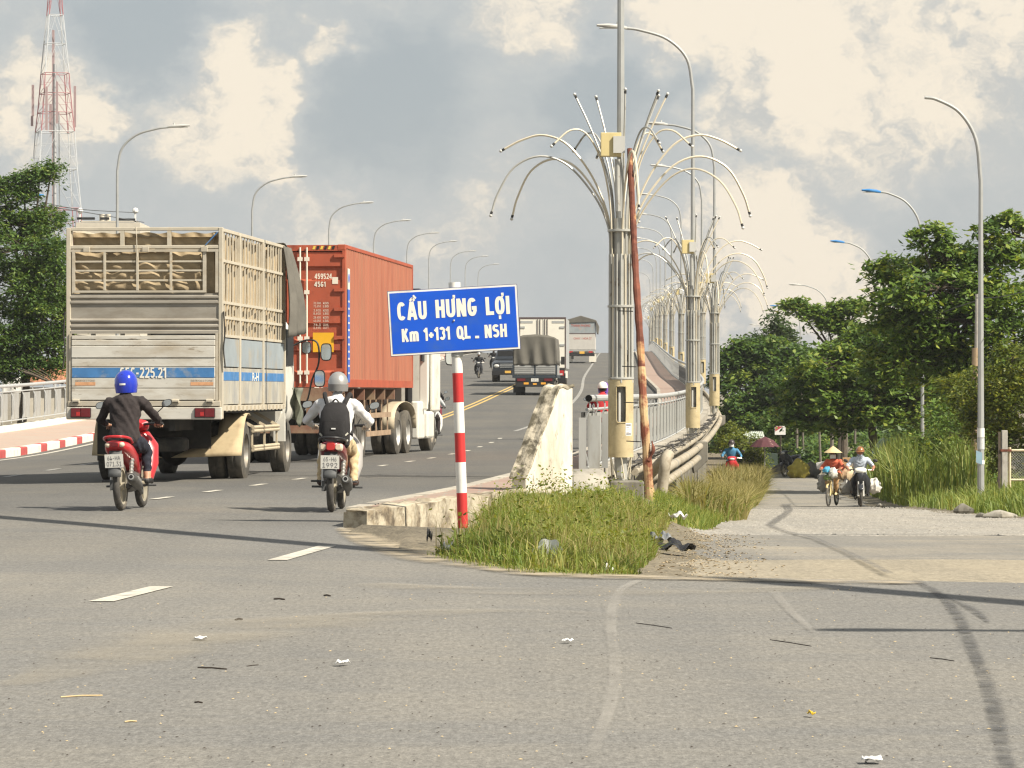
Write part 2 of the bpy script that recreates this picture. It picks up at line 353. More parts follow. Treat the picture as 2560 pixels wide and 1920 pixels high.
def blend_asphalt():
    m = ASPH.copy(); m.name = 'asphalt_blend'; nt = m.node_tree; N = nt.nodes; L = nt.links; b = N['Principled BSDF']; src = b.inputs['Base Color'].links[0].from_socket
    geo = N.new('ShaderNodeNewGeometry'); sp = N.new('ShaderNodeSeparateXYZ'); L.new(geo.outputs['Position'], sp.inputs[0]); n = N.new('ShaderNodeTexNoise'); n.inputs['Scale'].default_value = .12; n.inputs['Detail'].default_value = 6; L.new(geo.outputs['Position'], n.inputs['Vector'])
    k = N.new('ShaderNodeMath'); k.operation = 'MULTIPLY_ADD'; L.new(n.outputs['Fac'], k.inputs[0]); k.inputs[1].default_value = 40; L.new(sp.outputs['Y'], k.inputs[2])
    k2 = N.new('ShaderNodeMath'); k2.operation = 'MULTIPLY_ADD'; L.new(sp.outputs['X'], k2.inputs[0]); k2.inputs[1].default_value = -1.1; L.new(k.outputs[0], k2.inputs[2])
    r = N.new('ShaderNodeMapRange'); r.interpolation_type = 'SMOOTHSTEP'; r.inputs['From Min'].default_value = 46; r.inputs['From Max'].default_value = 84; r.inputs['To Min'].default_value = 1.0; r.inputs['To Max'].default_value = .62; L.new(k2.outputs[0], r.inputs['Value'])
    v = N.new('ShaderNodeVectorMath'); v.operation = 'SCALE'; L.new(src, v.inputs[0]); L.new(r.outputs[0], v.inputs['Scale']); L.new(v.outputs[0], b.inputs['Base Color']); return m
ASPH_R = blend_asphalt()
def sheet(name, rows, lo, hi, zf, mat, ncol=14, dz=0., skirt=0., wv=0.):
    mb = MB(); rows = list(rows)
    def fn(i, j):
        d = rows[j]; x0, x1 = lo(d), hi(d); x = x0 + (x1 - x0) * i / ncol
        if wv: d += wv * (math.sin(x * 1.9 + j) + .6 * math.sin(x * 4.3 + 2 * j))
        z = zf(x, d) + dz
        if skirt and (i in (0, ncol) or j in (0, len(rows) - 1)): z -= skirt
        return (x, d, z)
    vs = [fn(i, j) for j in range(len(rows)) for i in range(ncol + 1)]
    mb._add(vs, [(j * (ncol + 1) + i, j * (ncol + 1) + i + 1, (j + 1) * (ncol + 1) + i + 1, (j + 1) * (ncol + 1) + i) for j in range(len(rows) - 1) for i in range(ncol)])
    return struct(mb.build(name, mat, smooth=True, ang=60))
rows_a = [2, 6, 10, 14, 18, 20, 22, 23.5, 25, 25.8, 26.2, 26.5, 26.9, 27.3, 27.6, 27.9, 28.6, 29.5, 30.6, 32, 33.2, 35, 37.3]
rows_b = [37.3, 38.6, 41, 44, 47, 50, 54, 58, 62, 66] + list(range(70, 200, 6)) + list(range(200, 640, 10))
sheet('road', rows_a, road_left, road_right, zroad, ASPH_R, 24)
sheet('road_bridge_ramp', rows_b, road_left, lambda d: float(KR0(d)), zroad, ASPH_R, 20)
# ground sheet reaching the horizon, lower than every paved surface
def zground(x, d):
    xl = float(XL(min(max(d, 60), 600))); xr = float(XR(min(max(d, 30), 600)))
    if d < 25: return -.06
    if d < 38: return zterrain(x, d) - .012 if x > road_right(d) - .12 else -.2
    if x < xl - 1: return -.55 - .9 * min(max((xl - 1 - x) / 4, 0), 1)
    if x < xr - .45: return min(zterrain(xr, d), -.4) - .5
    return zterrain(x, d) - .012
gm = MB()
gx = sorted(set([-3000, -900, -300, -120, -60, -30] + [-25 + .5 * i for i in range(111)] + [32, 36, 42, 50, 60, 120, 300, 900, 3000]))
gy = [-300, -50, 0, 15, 20, 24, 25.5, 26.5, 27.5, 28.5, 30, 32, 34, 36, 38] + list(range(40, 150, 2)) + list(range(150, 260, 8)) + [280, 320, 380, 480, 640, 900, 1500, 3000, 5500]
gm._add([(x, y, zground(x, y)) for y in gy for x in gx], [(j * len(gx) + i, j * len(gx) + i + 1, (j + 1) * len(gx) + i + 1, (j + 1) * len(gx) + i) for j in range(len(gy) - 1) for i in range(len(gx) - 1)])
struct(gm.build('ground', SOIL, smooth=True, ang=60))
# the side road: sand at the junction, a worn asphalt strip, loose gravel, then asphalt again
zs2 = lambda x, d: zterrain(x, d)
def wob(f, a, s, ph): return lambda d: f(d) + a * math.sin(d * s + ph) + .5 * a * math.sin(d * s * 2.7 + ph * 3)
sheet('side_road_sand', [26.4, 26.8, 27.3, 28, 29, 30, 31, 32, 33, 34, 35], wob(lambda d: 1.1 if d < 27.5 else side_left(d) - .2, .1, 2.1, 0), lambda d: 30, lambda x, d: max(zs2(x, d), -.5) + .004, SAND, 60, skirt=.05)
sheet('side_road_asphalt', [33 + i * .5 for i in range(34)], wob(side_left, .12, 1.3, 1), wob(lambda d: side_right(d) - .8, .3, .8, 2), lambda x, d: zs2(x, d) + .010, ASPH_S, 40, skirt=.05, wv=.22)
sheet('side_road_gravel', [47.5 + i * .75 for i in range(62)], wob(lambda d: side_left(d) - .1, .15, .7, 2), wob(lambda d: side_right(d) - .2, .2, .5, 1), lambda x, d: zs2(x, d) + .018, GRAVEL, 40, skirt=.05, wv=.3)
sheet('side_road_far', [91 + i for i in range(140)], wob(lambda d: side_left(d), .15, .3, 2), wob(lambda d: side_right(d) - .4, .2, .3, 1), lambda x, d: zs2(x, d) + .026, ASPH_S, 16, skirt=.05, wv=.3)

# ---------------------------------------------------------------- paint on the road
def paint_mat(name, col, wear=(.42, .6), under=(.13, .13, .125)):
    return M(name, col, .75, var=.12, vs=8, dirt=under, ds=5, dl=wear, dirt2=tuple(q * .7 for q in col), ds2=1.2, dl2=(.5, .75))
PW = paint_mat('white_road_paint', (.52, .49, .42), (.52, .7)); PY = paint_mat('yellow_road_paint', (.55, .38, .12), (.55, .75)); PWW = paint_mat('worn_white_paint', (.36, .35, .32), (.42, .62))
def line(name, ctr, d0, d1, w, mat, label=None, step=2.0):
    n = max(int((d1 - d0) / step), 2); mb = MB(); vs = []
    for i in range(n + 1):
        d = d0 + (d1 - d0) * i / n; x = ctr(d)
        vs += [(x - w / 2, d, zroad(x - w / 2, d) + .006), (x + w / 2, d, zroad(x + w / 2, d) + .006)]
    mb._add(vs, [(2 * i, 2 * i + 1, 2 * i + 3, 2 * i + 2) for i in range(n)])
    return struct(mb.build(name, mat))
def dashes(name, ctr, ds, ln, w, mat):
    for d in ds: line(name, ctr, d, d + ln, w, mat, step=.6)
CY = curve_fn([(80, -6.2), (110, -4.5), (131, -3.0), (160, -1.55), (195, -.02), (230, 1.2), (272, 2.2), (314, 3.5), (355, 4.7), (396, 6.0), (480, 8.5)], 15)
line('yellow_center_line', lambda d: float(CY(d)) - .14, 118, 430, .13, PY); line('yellow_center_line', lambda d: float(CY(d)) + .14, 118, 430, .13, PY)
L1 = curve_fn([(30, -6.3), (47, -4.6), (58.3, -3.47), (69.6, -2.5), (77, -1.77), (87, -1.07), (100, -.5), (112, -.1), (142, 2.1), (184, 3.6), (226, 4.5), (394, 9.6)], 5)
dashes('lane_dash', lambda d: float(L1(d)), [46.6, 50.2, 54, 58, 63, 69, 73.2, 77, 82, 86.5, 92, 98, 104], 1.15, .12, PW)
dashes('lane_dash', lambda d: -2.74 + (d - 24) * .122, [24.0], 1.85, .17, PW); dashes('lane_dash', lambda d: -1.95 + (d - 29.9) * .10, [29.9], 2.75, .165, PW)
KRS = curve_fn([(q, float(KR0(q))) for q in range(90, 520, 14)], 61)
line('lane_edge_line', lambda d: float(KRS(d)) - 3.8, 116, 430, .16, PWW); line('lane_edge_line', lambda d: float(KL(d)) + .45, 84, 430, .16, PW)
dashes('lane_dash', lambda d: float(KL(d)) + 3.7, [64, 70, 76, 82, 88, 100, 112, 124, 136, 148, 160, 172, 190, 210], 2.2, .14, PWW)

# stains and seams with their own shape: tar seam along the side road, pale scuff
def streak_mat(name, col, amt, scale=6.):
    m = bpy.data.materials.new(name); m.use_nodes = True; nt = m.node_tree; N = nt.nodes; L = nt.links; b = N['Principled BSDF']; out = N['Material Output']
    at = N.new('ShaderNodeAttribute'); at.attribute_name = 'edge'; geo = N.new('ShaderNodeNewGeometry')
    n = N.new('ShaderNodeTexNoise'); n.inputs['Scale'].default_value = scale; n.inputs['Detail'].default_value = 5; L.new(geo.outputs['Position'], n.inputs['Vector'])
    r = N.new('ShaderNodeMapRange'); r.inputs['From Min'].default_value = .3; r.inputs['From Max'].default_value = .65; L.new(n.outputs['Fac'], r.inputs['Value'])
    mu = N.new('ShaderNodeMath'); mu.operation = 'MULTIPLY'; L.new(at.outputs['Fac'], mu.inputs[0]); L.new(r.outputs[0], mu.inputs[1])
    m2 = N.new('ShaderNodeMath'); m2.operation = 'MULTIPLY'; m2.use_clamp = True; m2.inputs[1].default_value = amt; L.new(mu.outputs[0], m2.inputs[0])
    tr = N.new('ShaderNodeBsdfTransparent'); mx = N.new('ShaderNodeMixShader'); L.new(m2.outputs[0], mx.inputs[0]); L.new(tr.outputs[0], mx.inputs[1]); L.new(b.outputs[0], mx.inputs[2]); L.new(mx.outputs[0], out.inputs[0])
    b.inputs['Base Color'].default_value = (*col, 1); b.inputs['Roughness'].default_value = .8
    return m
def streak(name, pts, widths, zf, mat):
    p = spline([(q[0], q[1], 0) for q in pts], 8); ws = np.interp(np.linspace(0, 1, len(p)), np.linspace(0, 1, len(widths)), widths)
    vs = []; e = []
    for i, q in enumerate(p):
        t = (p[min(i + 1, len(p) - 1)] - p[max(i - 1, 0)]).normalized(); nx = Vector((t.y, -t.x, 0))
        for k, ee in ((-1, 0), (-.45, 1), (.45, 1), (1, 0)):
            c = q + nx * ws[i] * k * (1 + .2 * math.sin(i * .31 + 2 * k) * (1 if abs(k) == 1 else .4)); vs.append((c.x, c.y, zf(c.x, c.y))); e.append(ee if 0 < i < len(p) - 1 else 0)
    fs = np.array([(4 * i + k, 4 * i + k + 1, 4 * i + k + 5, 4 * i + k + 4) for i in range(len(p) - 1) for k in range(3)])
    return struct(arrays_mesh(name, np.array(vs), fs, mat, {'edge': e}))
def gpt(x, y, side=False):
    """pixel on the ground -> plan point"""
    d = 30.
    for _ in range(60):
        z = zside(d) if side else 0.; d = .5 * d + .5 * max((H - z) * F / (y - 980), 1)
    return (XP(x, d), d)
TAR = streak_mat('tar', (.07, .071, .073), .62); PALE = streak_mat('pale_scuff', (.42, .40, .36), .38, .6); DUSTY = streak_mat('dust_streak', (.42, .375, .29), .28, 1.2)
zt = lambda x, d: zs2(x, d) + .036
streak('tar_seam', [gpt(*q, True) for q in ((1965, 1262), (1970, 1280), (1935, 1310), (1930, 1320), (1965, 1335), (2030, 1350), (2110, 1385), (2180, 1420), (2230, 1447))], [.2, .12, .10, .08, .05, .05, .045, .045], zt, TAR)
streak('tar_seam', [gpt(*q) for q in ((2290, 1452), (2350, 1490), (2400, 1550), (2440, 1640), (2480, 1760), (2505, 1850), (2530, 1960), (2545, 2050))], [.05, .05, .05, .05, .045, .04, .04], lambda x, d: .010, TAR)
streak('tar_seam', [gpt(*q) for q in ((2375, 1495), (2430, 1525), (2475, 1560))], [.01, .05, .015], lambda x, d: .010, TAR)
streak('pale_scuff', [gpt(*q) for q in ((1600, 1452), (1550, 1480), (1528, 1530), (1530, 1600), (1535, 1690), (1528, 1760), (1500, 1830), (1470, 1900))], [.05, .05, .045, .04, .04, .04, .03], lambda x, d: .010, PALE)
streak('pale_scuff', [gpt(*q) for q in ((1935, 1480), (1975, 1530), (2040, 1590))], [.05, .04, .02], lambda x, d: .010, PALE)
streak('dust_streak', [gpt(*q) for q in ((900, 1460), (1250, 1480), (1700, 1478), (2100, 1470))], [.25, .6, .7, .2], lambda x, d: .008, DUSTY)
streak('dust_streak', [gpt(*q) for q in ((0, 1720), (330, 1640), (700, 1560), (1150, 1530), (1500, 1535))], [.1, .5, .6, .3, .1], lambda x, d: .008, DUSTY)

streak('edge_dirt', [(q[0] + .02, q[1] - .06) for q in ((-1.75, 37.1), (-1.3, 33.4), (-.75, 30.5), (-.2, 28.8), (.2, 27.7), (.7, 27.3), (1.2, 27.0), (1.9, 26.7), (3.0, 26.3))], [.1, .28, .3, .3, .35, .4, .35, .3, .2], lambda x, d: .012, streak_mat('edge_dirt', (.38, .32, .225), .9, 3))
# ---------------------------------------------------------------- bold painted lettering built from strokes
def _arc(cx, cy, rx, ry, a0, a1, n=16, e=2.5):
    o = []
    for i in range(n + 1):
        t = R(a0 + (a1 - a0) * i / n); c, s = math.cos(t), math.sin(t); o.append((cx + rx * math.copysign(abs(c) ** (2 / e), c), cy + ry * math.copysign(abs(s) ** (2 / e), s)))
    return o
def glyph(ch, t):
    a = t / 2; w = .52; x0, x1, y0, y1 = a, w - a, a, 1 - a; cx = w / 2; rx, ry = (x1 - x0) / 2, (y1 - y0) / 2
    G = {'C': (w, [_arc(cx, .5, rx, ry, 42, 318, 24)]), 'G': (w, [_arc(cx, .5, rx, ry, 42, 330, 24), [(x1, .24), (x1, .5)], [(cx - .02, .44), (w - .0, .44)]]), 'O': (w, [_arc(cx, .5, rx, ry, 0, 360, 32)]), '0': (w, [_arc(cx, .5, rx, ry, 0, 360, 32)]), 'Q': (w, [_arc(cx, .5, rx, ry, 0, 360, 32), [(cx + .02, .26), (w + .03, -.05)]]),
         'U': (w, [[(x0, 1), (x0, .38)] + _arc(cx, .38, rx, .38 - a, 180, 360, 14) + [(x1, .38), (x1, 1)]]), 'H': (w, [[(x0, 0), (x0, 1)], [(x1, 0), (x1, 1)], [(x0, .52), (x1, .52)]]), 'N': (w + .02, [[(x0, 0), (x0, 1)], [(x1 + .02, 0), (x1 + .02, 1)], [(x0 + .02, .97), (x1, .03)]]),
         'L': (w - .08, [[(x0, 1), (x0, 0)], [(x0, a), (w - .08, a)]]), 'I': (t, [[(a, 0), (a, 1)]]), 'A': (w + .08, [[(a * .9, 0), (cx + .02, 1)], [(w + .08 - a * .9, 0), (cx + .06, 1)], [(.14, .27), (w - .06, .27)]]), 'K': (w, [[(x0, 0), (x0, 1)], [(x0 + .05, .42), (x1 - .01, 1)], [(x0 + .12, .58), (x1 + .02, 0)]]),
         'm': (.7, [[(a, 0), (a, .72)], [(a, .45)] + _arc(a + (.35 - a) / 2 + .0, .5, (.35 - a) / 2, .22 - a * .4, 180, 0, 10) + [(.35, 0)], [(.35, .45)] + _arc(.35 + (.35 - a) / 2, .5, (.35 - a) / 2, .22 - a * .4, 180, 0, 10) + [(.7 - a, 0)]]),
         '1': (.34, [[(.34 - a, 0), (.34 - a, 1)], [(.34 - a, .92), (.02, .70)]]), '+': (.46, [[(.02, .42), (.44, .42)], [(.23, .21), (.23, .63)]]), '-': (.34, [[(.03, .42), (.31, .42)]]), '.': (t, [[(a, 0), (a, t)]]), ' ': (.26, []),
         'S': (w, [_arc(cx, .5 + ry / 2 + .02, rx, ry / 2 - .02, 25, 270, 14, 2.2) + _arc(cx, .5 - ry / 2 + .02, rx, ry / 2 + .02, 90, -155, 14, 2.2)]), '3': (w, [_arc(cx, .5 + ry / 2 + .02, rx, ry / 2 - .02, 155, -90, 14, 2.2), _arc(cx, .5 - ry / 2 + .02, rx, ry / 2 + .02, 90, -155, 14, 2.2)]),
         '2': (w, [_arc(cx, .5 + ry * .42, rx, ry * .58, 160, -20, 14, 2.2) + [(x0 + .02, a)], [(0, a), (w, a)]]), '5': (w, [[(x1, y1), (x0 + .03, y1)], [(x0 + .03, 1), (x0, .5)], _arc(cx, .33, rx, .33 - a, 140, -150, 16, 2.2)]), '6': (w, [_arc(cx, .33, rx, .33 - a, 0, 360, 22), [(x0, .36)] + _arc(cx, .55, rx, .45 - a, 180, 45, 12)]), '9': (w, [_arc(cx, .67, rx, .33 - a, 0, 360, 22), [(x1, .64)] + _arc(cx, .45, rx, .45 - a, 0, -135, 12)]), '4': (w, [[(x1 - .06, 0), (x1 - .06, 1)], [(x1 - .08, .95), (.03, .3)], [(.0, .27), (w, .27)]])}
    return G.get(ch, (w, []))
def stroke_word(name, s, parent, mat, origin, right, up, w, h, t=.2, gap=.075):
    """bold lettering w x h metres, centred on origin; each stroke a hair in front of the last"""
    r_ = Vector(right).normalized(); u_ = Vector(up).normalized(); n_ = r_.cross(u_); gl = [glyph(c, t) for c in s]; tot = sum(g[0] for g in gl) + gap * (len(gl) - 1); sx = w / tot; mb = MB(); x = -tot / 2; lay = 0
    o = Vector(origin)
    for (gw, polys) in gl:
        for pl in polys:
            pl = [q for j, q in enumerate(pl) if j == 0 or math.hypot(q[0] - pl[j - 1][0], q[1] - pl[j - 1][1]) > 1e-4]
            lay += 1; vs = []; m = len(pl); closed = m > 3 and abs(pl[0][0] - pl[-1][0]) < 1e-6 and abs(pl[0][1] - pl[-1][1]) < 1e-6
            for i, (px, py) in enumerate(pl):
                A = pl[i - 1] if i > 0 else (pl[-2] if closed else None); B = pl[i + 1] if i < m - 1 else (pl[1] if closed else None)
                d0 = Vector((px - A[0], py - A[1])).normalized() if A else None; d1 = Vector((B[0] - px, B[1] - py)).normalized() if B else None
                d0 = d0 or d1; d1 = d1 or d0; n0 = Vector((-d0.y, d0.x)); n1 = Vector((-d1.y, d1.x)); nn = n0 + n1; nn = nn.normalized() if nn.length > 1e-4 else n0; k = t / 2 / max(nn.dot(n0), .5)
                for sg_ in (1, -1): vs.append(o + r_ * ((x + px + nn.x * k * sg_) * sx) + u_ * ((py + nn.y * k * sg_ - .5) * h) + n_ * (.001 + .0002 * lay))
            mb._add(vs, [(2 * i, 2 * i + 1, 2 * i + 3, 2 * i + 2) for i in range(m - 1)])
        x += gw + gap
    me = mb.build(name, mat, parent)
    return me
# ---------------------------------------------------------------- sidewalks, kerbs, walls of the bridge
def brick_mat(name, c1, c2, mortar):
    m = bpy.data.materials.new(name); m.use_nodes = True; nt = m.node_tree; N = nt.nodes; L = nt.links; b = N['Principled BSDF']
    geo = N.new('ShaderNodeNewGeometry'); br = N.new('ShaderNodeTexBrick'); L.new(geo.outputs['Position'], br.inputs['Vector'])
    br.inputs['Color1'].default_value = (*c1, 1); br.inputs['Color2'].default_value = (*c2, 1); br.inputs['Mortar'].default_value = (*mortar, 1)
    br.inputs['Scale'].default_value = 1; br.inputs['Brick Width'].default_value = .4; br.inputs['Row Height'].default_value = .4; br.inputs['Mortar Size'].default_value = .018; br.inputs['Bias'].default_value = 0
    n = N.new('ShaderNodeTexNoise'); n.inputs['Scale'].default_value = .8; n.inputs['Detail'].default_value = 6; L.new(geo.outputs['Position'], n.inputs['Vector'])
    r = N.new('ShaderNodeMapRange'); r.inputs['From Min'].default_value = .4; r.inputs['From Max'].default_value = .7; r.inputs['To Max'].default_value = .6; L.new(n.outputs['Fac'], r.inputs['Value'])
    mx = N.new('ShaderNodeMixRGB'); L.new(r.outputs[0], mx.inputs[0]); L.new(br.outputs['Color'], mx.inputs[1]); mx.inputs[2].default_value = (*[q * 1.05 for q in mortar], 1); L.new(mx.outputs[0], b.inputs['Base Color'])
    b.inputs['Roughness'].default_value = .85; return m
BRICK = brick_mat('sidewalk_bricks', (.33, .215, .165), (.285, .19, .15), (.27, .24, .20))
BRICK2 = brick_mat('sidewalk_bricks_pale', (.40, .285, .225), (.36, .26, .21), (.34, .30, .25))
CONC = M('concrete', (.36, .335, .285), .9, var=.2, vs=2, dirt=(.16, .145, .115), ds=1.6, dl=(.48, .68), dirt2=(.09, .085, .07), ds2=5, dl2=(.6, .7), bump=.4, bs=14)
CONC_D = M('stained_concrete', (.24, .225, .19), .9, var=.25, vs=1.5, dirt=(.10, .092, .075), ds=1.2, dl=(.4, .62), bump=.4, bs=14, stretch=(1, 1, .35))
WHITE_W = M('whitewashed_concrete', (.66, .62, .53), .9, var=.08, vs=4, dirt=(.38, .33, .25), ds=2.2, dl=(.46, .72), dirt2=(.20, .165, .115), ds2=8, dl2=(.57, .68), bump=.6, bs=10, stretch=(1, 1, .4))
MOSSY = M('mossy_concrete', (.50, .45, .35), .95, var=.25, vs=5, dirt=(.13, .115, .08), ds=5.5, dl=(.44, .58), bump=.6, bs=12)
KERBW = M('kerb_white', (.74, .70, .60), .75, var=.07, vs=5, dirt=(.45, .41, .33), ds=3, dl=(.55, .8)); KERBR = M('kerb_red', (.42, .075, .07), .75, var=.15, vs=5, dirt=(.45, .25, .2), ds=4, dl=(.6, .8))
GALV = M('galvanised_steel', (.42, .425, .41), .5, .35, var=.14, vs=6, dirt=(.30, .26, .20), ds=4, dl=(.55, .8)); GALV_D = M('dull_steel', (.30, .31, .31), .55, .3, var=.18, vs=5)
RAILW = M('rail_paint_light', (.40, .41, .405), .5, .1, var=.08, vs=3); PANEL = M('rail_panel_grey', (.34, .345, .33), .6, .15, var=.12, vs=1.2, dirt=(.24, .225, .19), ds=3, dl=(.5, .8), stretch=(2, 2, .5))
BLACK = M('black_void', (.012, .012, .012), .9, var=0); DARK = M('dark_rubber_and_shade', (.03, .03, .03), .75, var=.3, vs=8)
def path_prism(name, path, w0, w1, h0, h1, mat, parent=None, cap=True, bevel=0., jit=0.):
    """rectangular profile along a plan path (x, d, z): from offset w0 to w1 to the right of travel, h0 to h1 above z"""
    mb = MB(); vs = []; n = len(path)
    for i, (x, d, z) in enumerate(path):
        a = path[max(i - 1, 0)]; b = path[min(i + 1, n - 1)]; t = Vector((b[0] - a[0], b[1] - a[1], 0)).normalized(); r = Vector((t.y, -t.x, 0))
        for (w, h) in ((w0, h0), (w1, h0), (w1, h1), (w0, h1)):
            q = Vector((x, d, z)) + r * w; j = [random.uniform(-jit, jit) for _ in range(3)]; vs.append((q.x + j[0], q.y + j[1], q.z + h + j[2]))
    fs = [(4 * i + k, 4 * i + (k + 1) % 4, 4 * i + 4 + (k + 1) % 4, 4 * i + 4 + k) for i in range(n - 1) for k in range(4)]
    if cap: fs += [(3, 2, 1, 0), tuple(4 * (n - 1) + k for k in range(4))]
    mb._add(vs, fs); return mb.build(name, mat, parent, bevel=bevel)
RX = lambda d: float(XR(d)) - .48          # railing line
def sw_right(d): return float(np.interp(d, [37.4, 40, 44.5, 50, 60], [-1.6, -1.02, .02, .75, RX(60) - .1])) if d < 60 else RX(d) - .1
swr = [37.5, 38.2, 39, 40, 41, 42, 43, 44.5, 47, 50, 54, 58, 62, 66] + list(range(70, 200, 6)) + list(range(200, 640, 10))
sheet('sidewalk', swr, lambda d: float(KR0(d)) + .16, sw_right, lambda x, d: zroad(float(KR0(d)), d) + .19, BRICK, 4)
kp = [(float(KR0(d)), d, zroad(float(KR0(d)), d)) for d in swr]
struct(path_prism('kerb', kp, 0, .17, -.15, .2, M('kerb_concrete', (.40, .37, .31), .9, var=.2, vs=3, dirt=(.2, .18, .15), ds=2, dl=(.45, .7))))
# rough kerb along the front of the island
fp = [(-1.72, 37.35), (-1.62, 37.55), (-1.35, 38.6), (-1.08, 39.8), (-.75, 41.2), (-.4, 42.8), (-.02, 44.4)]
fp = [(q.x, q.y, 0) for q in spline([(a, b, 0) for a, b in fp], 5)]
KF = M('weathered_kerb', (.46, .41, .31), .95, var=.2, vs=3, dirt=(.13, .105, .075), ds=2.6, dl=(.50, .60), dirt2=(.27, .22, .15), ds2=7, dl2=(.46, .62), bump=.9, bs=9)
fp = [(x, d, -.05 * max(0, 1 - i / 9)) for i, (x, d, z) in enumerate(fp)]
struct(path_prism('front_kerb', fp, -.02, .26, -.2, .20, KF, jit=.028, bevel=.05))
# left sidewalk
swl = list(range(60, 200, 5)) + list(range(200, 640, 10))
sheet('sidewalk', swl, lambda d: float(XL(d)) - .1, lambda d: float(KL(d)) - .2, lambda x, d: zroad(float(KL(d)), d) + .19 + .035 * (float(KL(d)) - .2 - x), BRICK2, 4)
kerb_root = bpy.data.objects.new('painted_kerb', None); COL.objects.link(kerb_root)
struct(kerb_root); d = 70.
while d < 330:
    for (ln, mt) in ((2.95, KERBW), (1.45, KERBR)):
        pa = [(float(KL(q)), q, zroad(float(KL(q)), q)) for q in np.linspace(d, d + ln - .03, 4)]
        path_prism('kerb_block', pa, -.26, 0, -.15, .215, mt, kerb_root, bevel=.03 if d < 140 else 0); d += ln
pl = [(float(XL(q)), q, zroad(float(KL(q)), q) + .19 + .035 * (float(KL(q)) - float(XL(q)))) for q in swl]
struct(path_prism('railing_plinth', pl, -.32, .12, -.5, .16, KERBW))
# retaining wall and plinth on the right
rw = [52, 55, 58, 62, 66] + list(range(70, 200, 6)) + list(range(200, 640, 10))
pr_ = [(RX(q), q, float(ZR(q))) for q in rw]
struct(path_prism('railing_plinth', pr_, -.16, .22, .0, .18, CONC)); struct(path_prism('retaining_wall', pr_, -.14, .16, -3.4, .0, CONC_D))
struct(path_prism('bridge_deck_edge', [(RX(q), q, float(ZR(q))) for q in rw if q >= 70], .18, .42, -.35, -.05, CONC))
# white parapet end with sloping top, turned towards the junction
wl = thing('parapet_end_wall', 'whitewashed concrete parapet end with a mossy sloping top behind the grass', 'wall', (P(1291, 980, 44.2).x + .03, 44.2, -.2), R(-36))
mb = MB()   # local y along the wall (away), x to the right
prof = [(0, 0), (1.0, 0), (1.0, 1.66), (.72, 1.66), (0, .52)]
mb.prism(prof, 'x', -.11, .11); wall_o = mb.build('wall_body', WHITE_W, wl, bevel=.015)
mb = MB(); n = 9
def cap(u, v):
    t = u; y, z = ((t / .72) * .72 - .02, .535 + (t / .72) * 1.135) if t < .72 else (.70 + (t - .72) / .28 * .31, 1.672)
    j = .012 * math.sin(17 * t + 9 * v) + .008 * math.sin(41 * t); return (-.125 + .25 * v, y, z + j)
mb.grid(cap, 28, 5); mb.build('mossy_top', MOSSY, wl, solid=.03)
blk = MB(); blk.loftz([(-.6, 1.12, 50.2, .36, .9), (.0, 1.09, 50.2, .31, .88), (.26, 1.05, 50.3, .26, .82), (.31, 1.05, 50.3, .2, .7)], 12, 6)
tag(blk.build('concrete_block', CONC, smooth=True), 'rough grey concrete block between the white wall and the first pillar', 'concrete block')

# ---------------------------------------------------------------- railings
def railing(name, label, xf, zf, d0, d1, side):
    root = thing(name, label, 'railing', (0, 0, 0)); L_ = 2.2
    ds = np.arange(d0, d1, L_)
    pm = MB(); pm.box(-.012, .012, -L_ / 2 + .06, L_ / 2 - .78, .24, 1.06); po = MB()
    s = side; sp = spline([(0, 0, .12), (.0, 0, .25), (-.07 * s, 0, .55), (-.06 * s, 0, .9), (.03 * s, 0, 1.15), (.0, 0, 1.27)], 5)
    for a, b in zip(sp[:-1], sp[1:]): po.bar(a, b, .07, .022, (1, 0, 0))
    pme = pme2 = None
    for i, d in enumerate(ds):
        a = Vector((xf(d), d, zf(d))); b = Vector((xf(d + L_), d + L_, zf(d + L_))); t = (b - a); mid = (a + b) / 2
        rz = -math.atan2(t.x, t.y); rx = math.asin(t.z / t.length)
        for nm, mbx, mt in (('panel', pm, PANEL), ('post', po, RAILW)):
            if nm == 'panel' and pme is None: o = pm.build('panel', PANEL, root, bevel=0); pme = o
            elif nm == 'post' and pme2 is None: o = po.build('post', RAILW, root); pme2 = o
            else: o = (pme if nm == 'panel' else pme2).copy(); COL.objects.link(o)
            o.parent = root
            if nm == 'panel': o.location = mid; o.rotation_euler = Euler((rx, 0, rz), 'XYZ')
            else: o.location = a; o.rotation_euler = (0, 0, rz)
    if side > 0:   # dark strips added to paint the shade in the gaps between panels
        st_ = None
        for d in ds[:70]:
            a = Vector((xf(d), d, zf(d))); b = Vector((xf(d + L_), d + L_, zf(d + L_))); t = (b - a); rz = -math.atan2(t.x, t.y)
            if st_ is None: mb = MB(); mb.box(-.07, -.05, -.72, .04, .2, 1.08); o = st_ = mb.build('gap_shade', DARK, root)
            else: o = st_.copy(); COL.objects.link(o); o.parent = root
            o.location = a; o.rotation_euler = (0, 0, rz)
    sub = np.arange(d0 - .4, d1, 1.1)
    mb = MB(); mb.tube([(xf(q) + .03 * s, q, zf(q) + 1.30) for q in sub], .057, 10, caps=False); mb.build('handrail', RAILW, root, smooth=True)
    mb = MB(); mb.tube([(xf(q), q, zf(q) + 1.12) for q in sub], .026, 6); mb.build('middle_rail', RAILW, root, smooth=True)
    mb = MB(); mb.tube([(xf(q), q, zf(q) + .2) for q in sub], .024, 6); mb.build('bottom_rail', RAILW, root, smooth=True)
    return root
rr = railing('bridge_railing', 'grey panelled railing with round handrail beside the flower pillars', RX, lambda d: float(ZR(d)), 57.4, 440, 1)
mb = MB(); q = RX(57.0); mb.tube([(q + .03, 57.0, 1.30), (q + .03, 56.99, 1.30)], .05, 12); mb.build('pipe_opening', BLACK, rr)
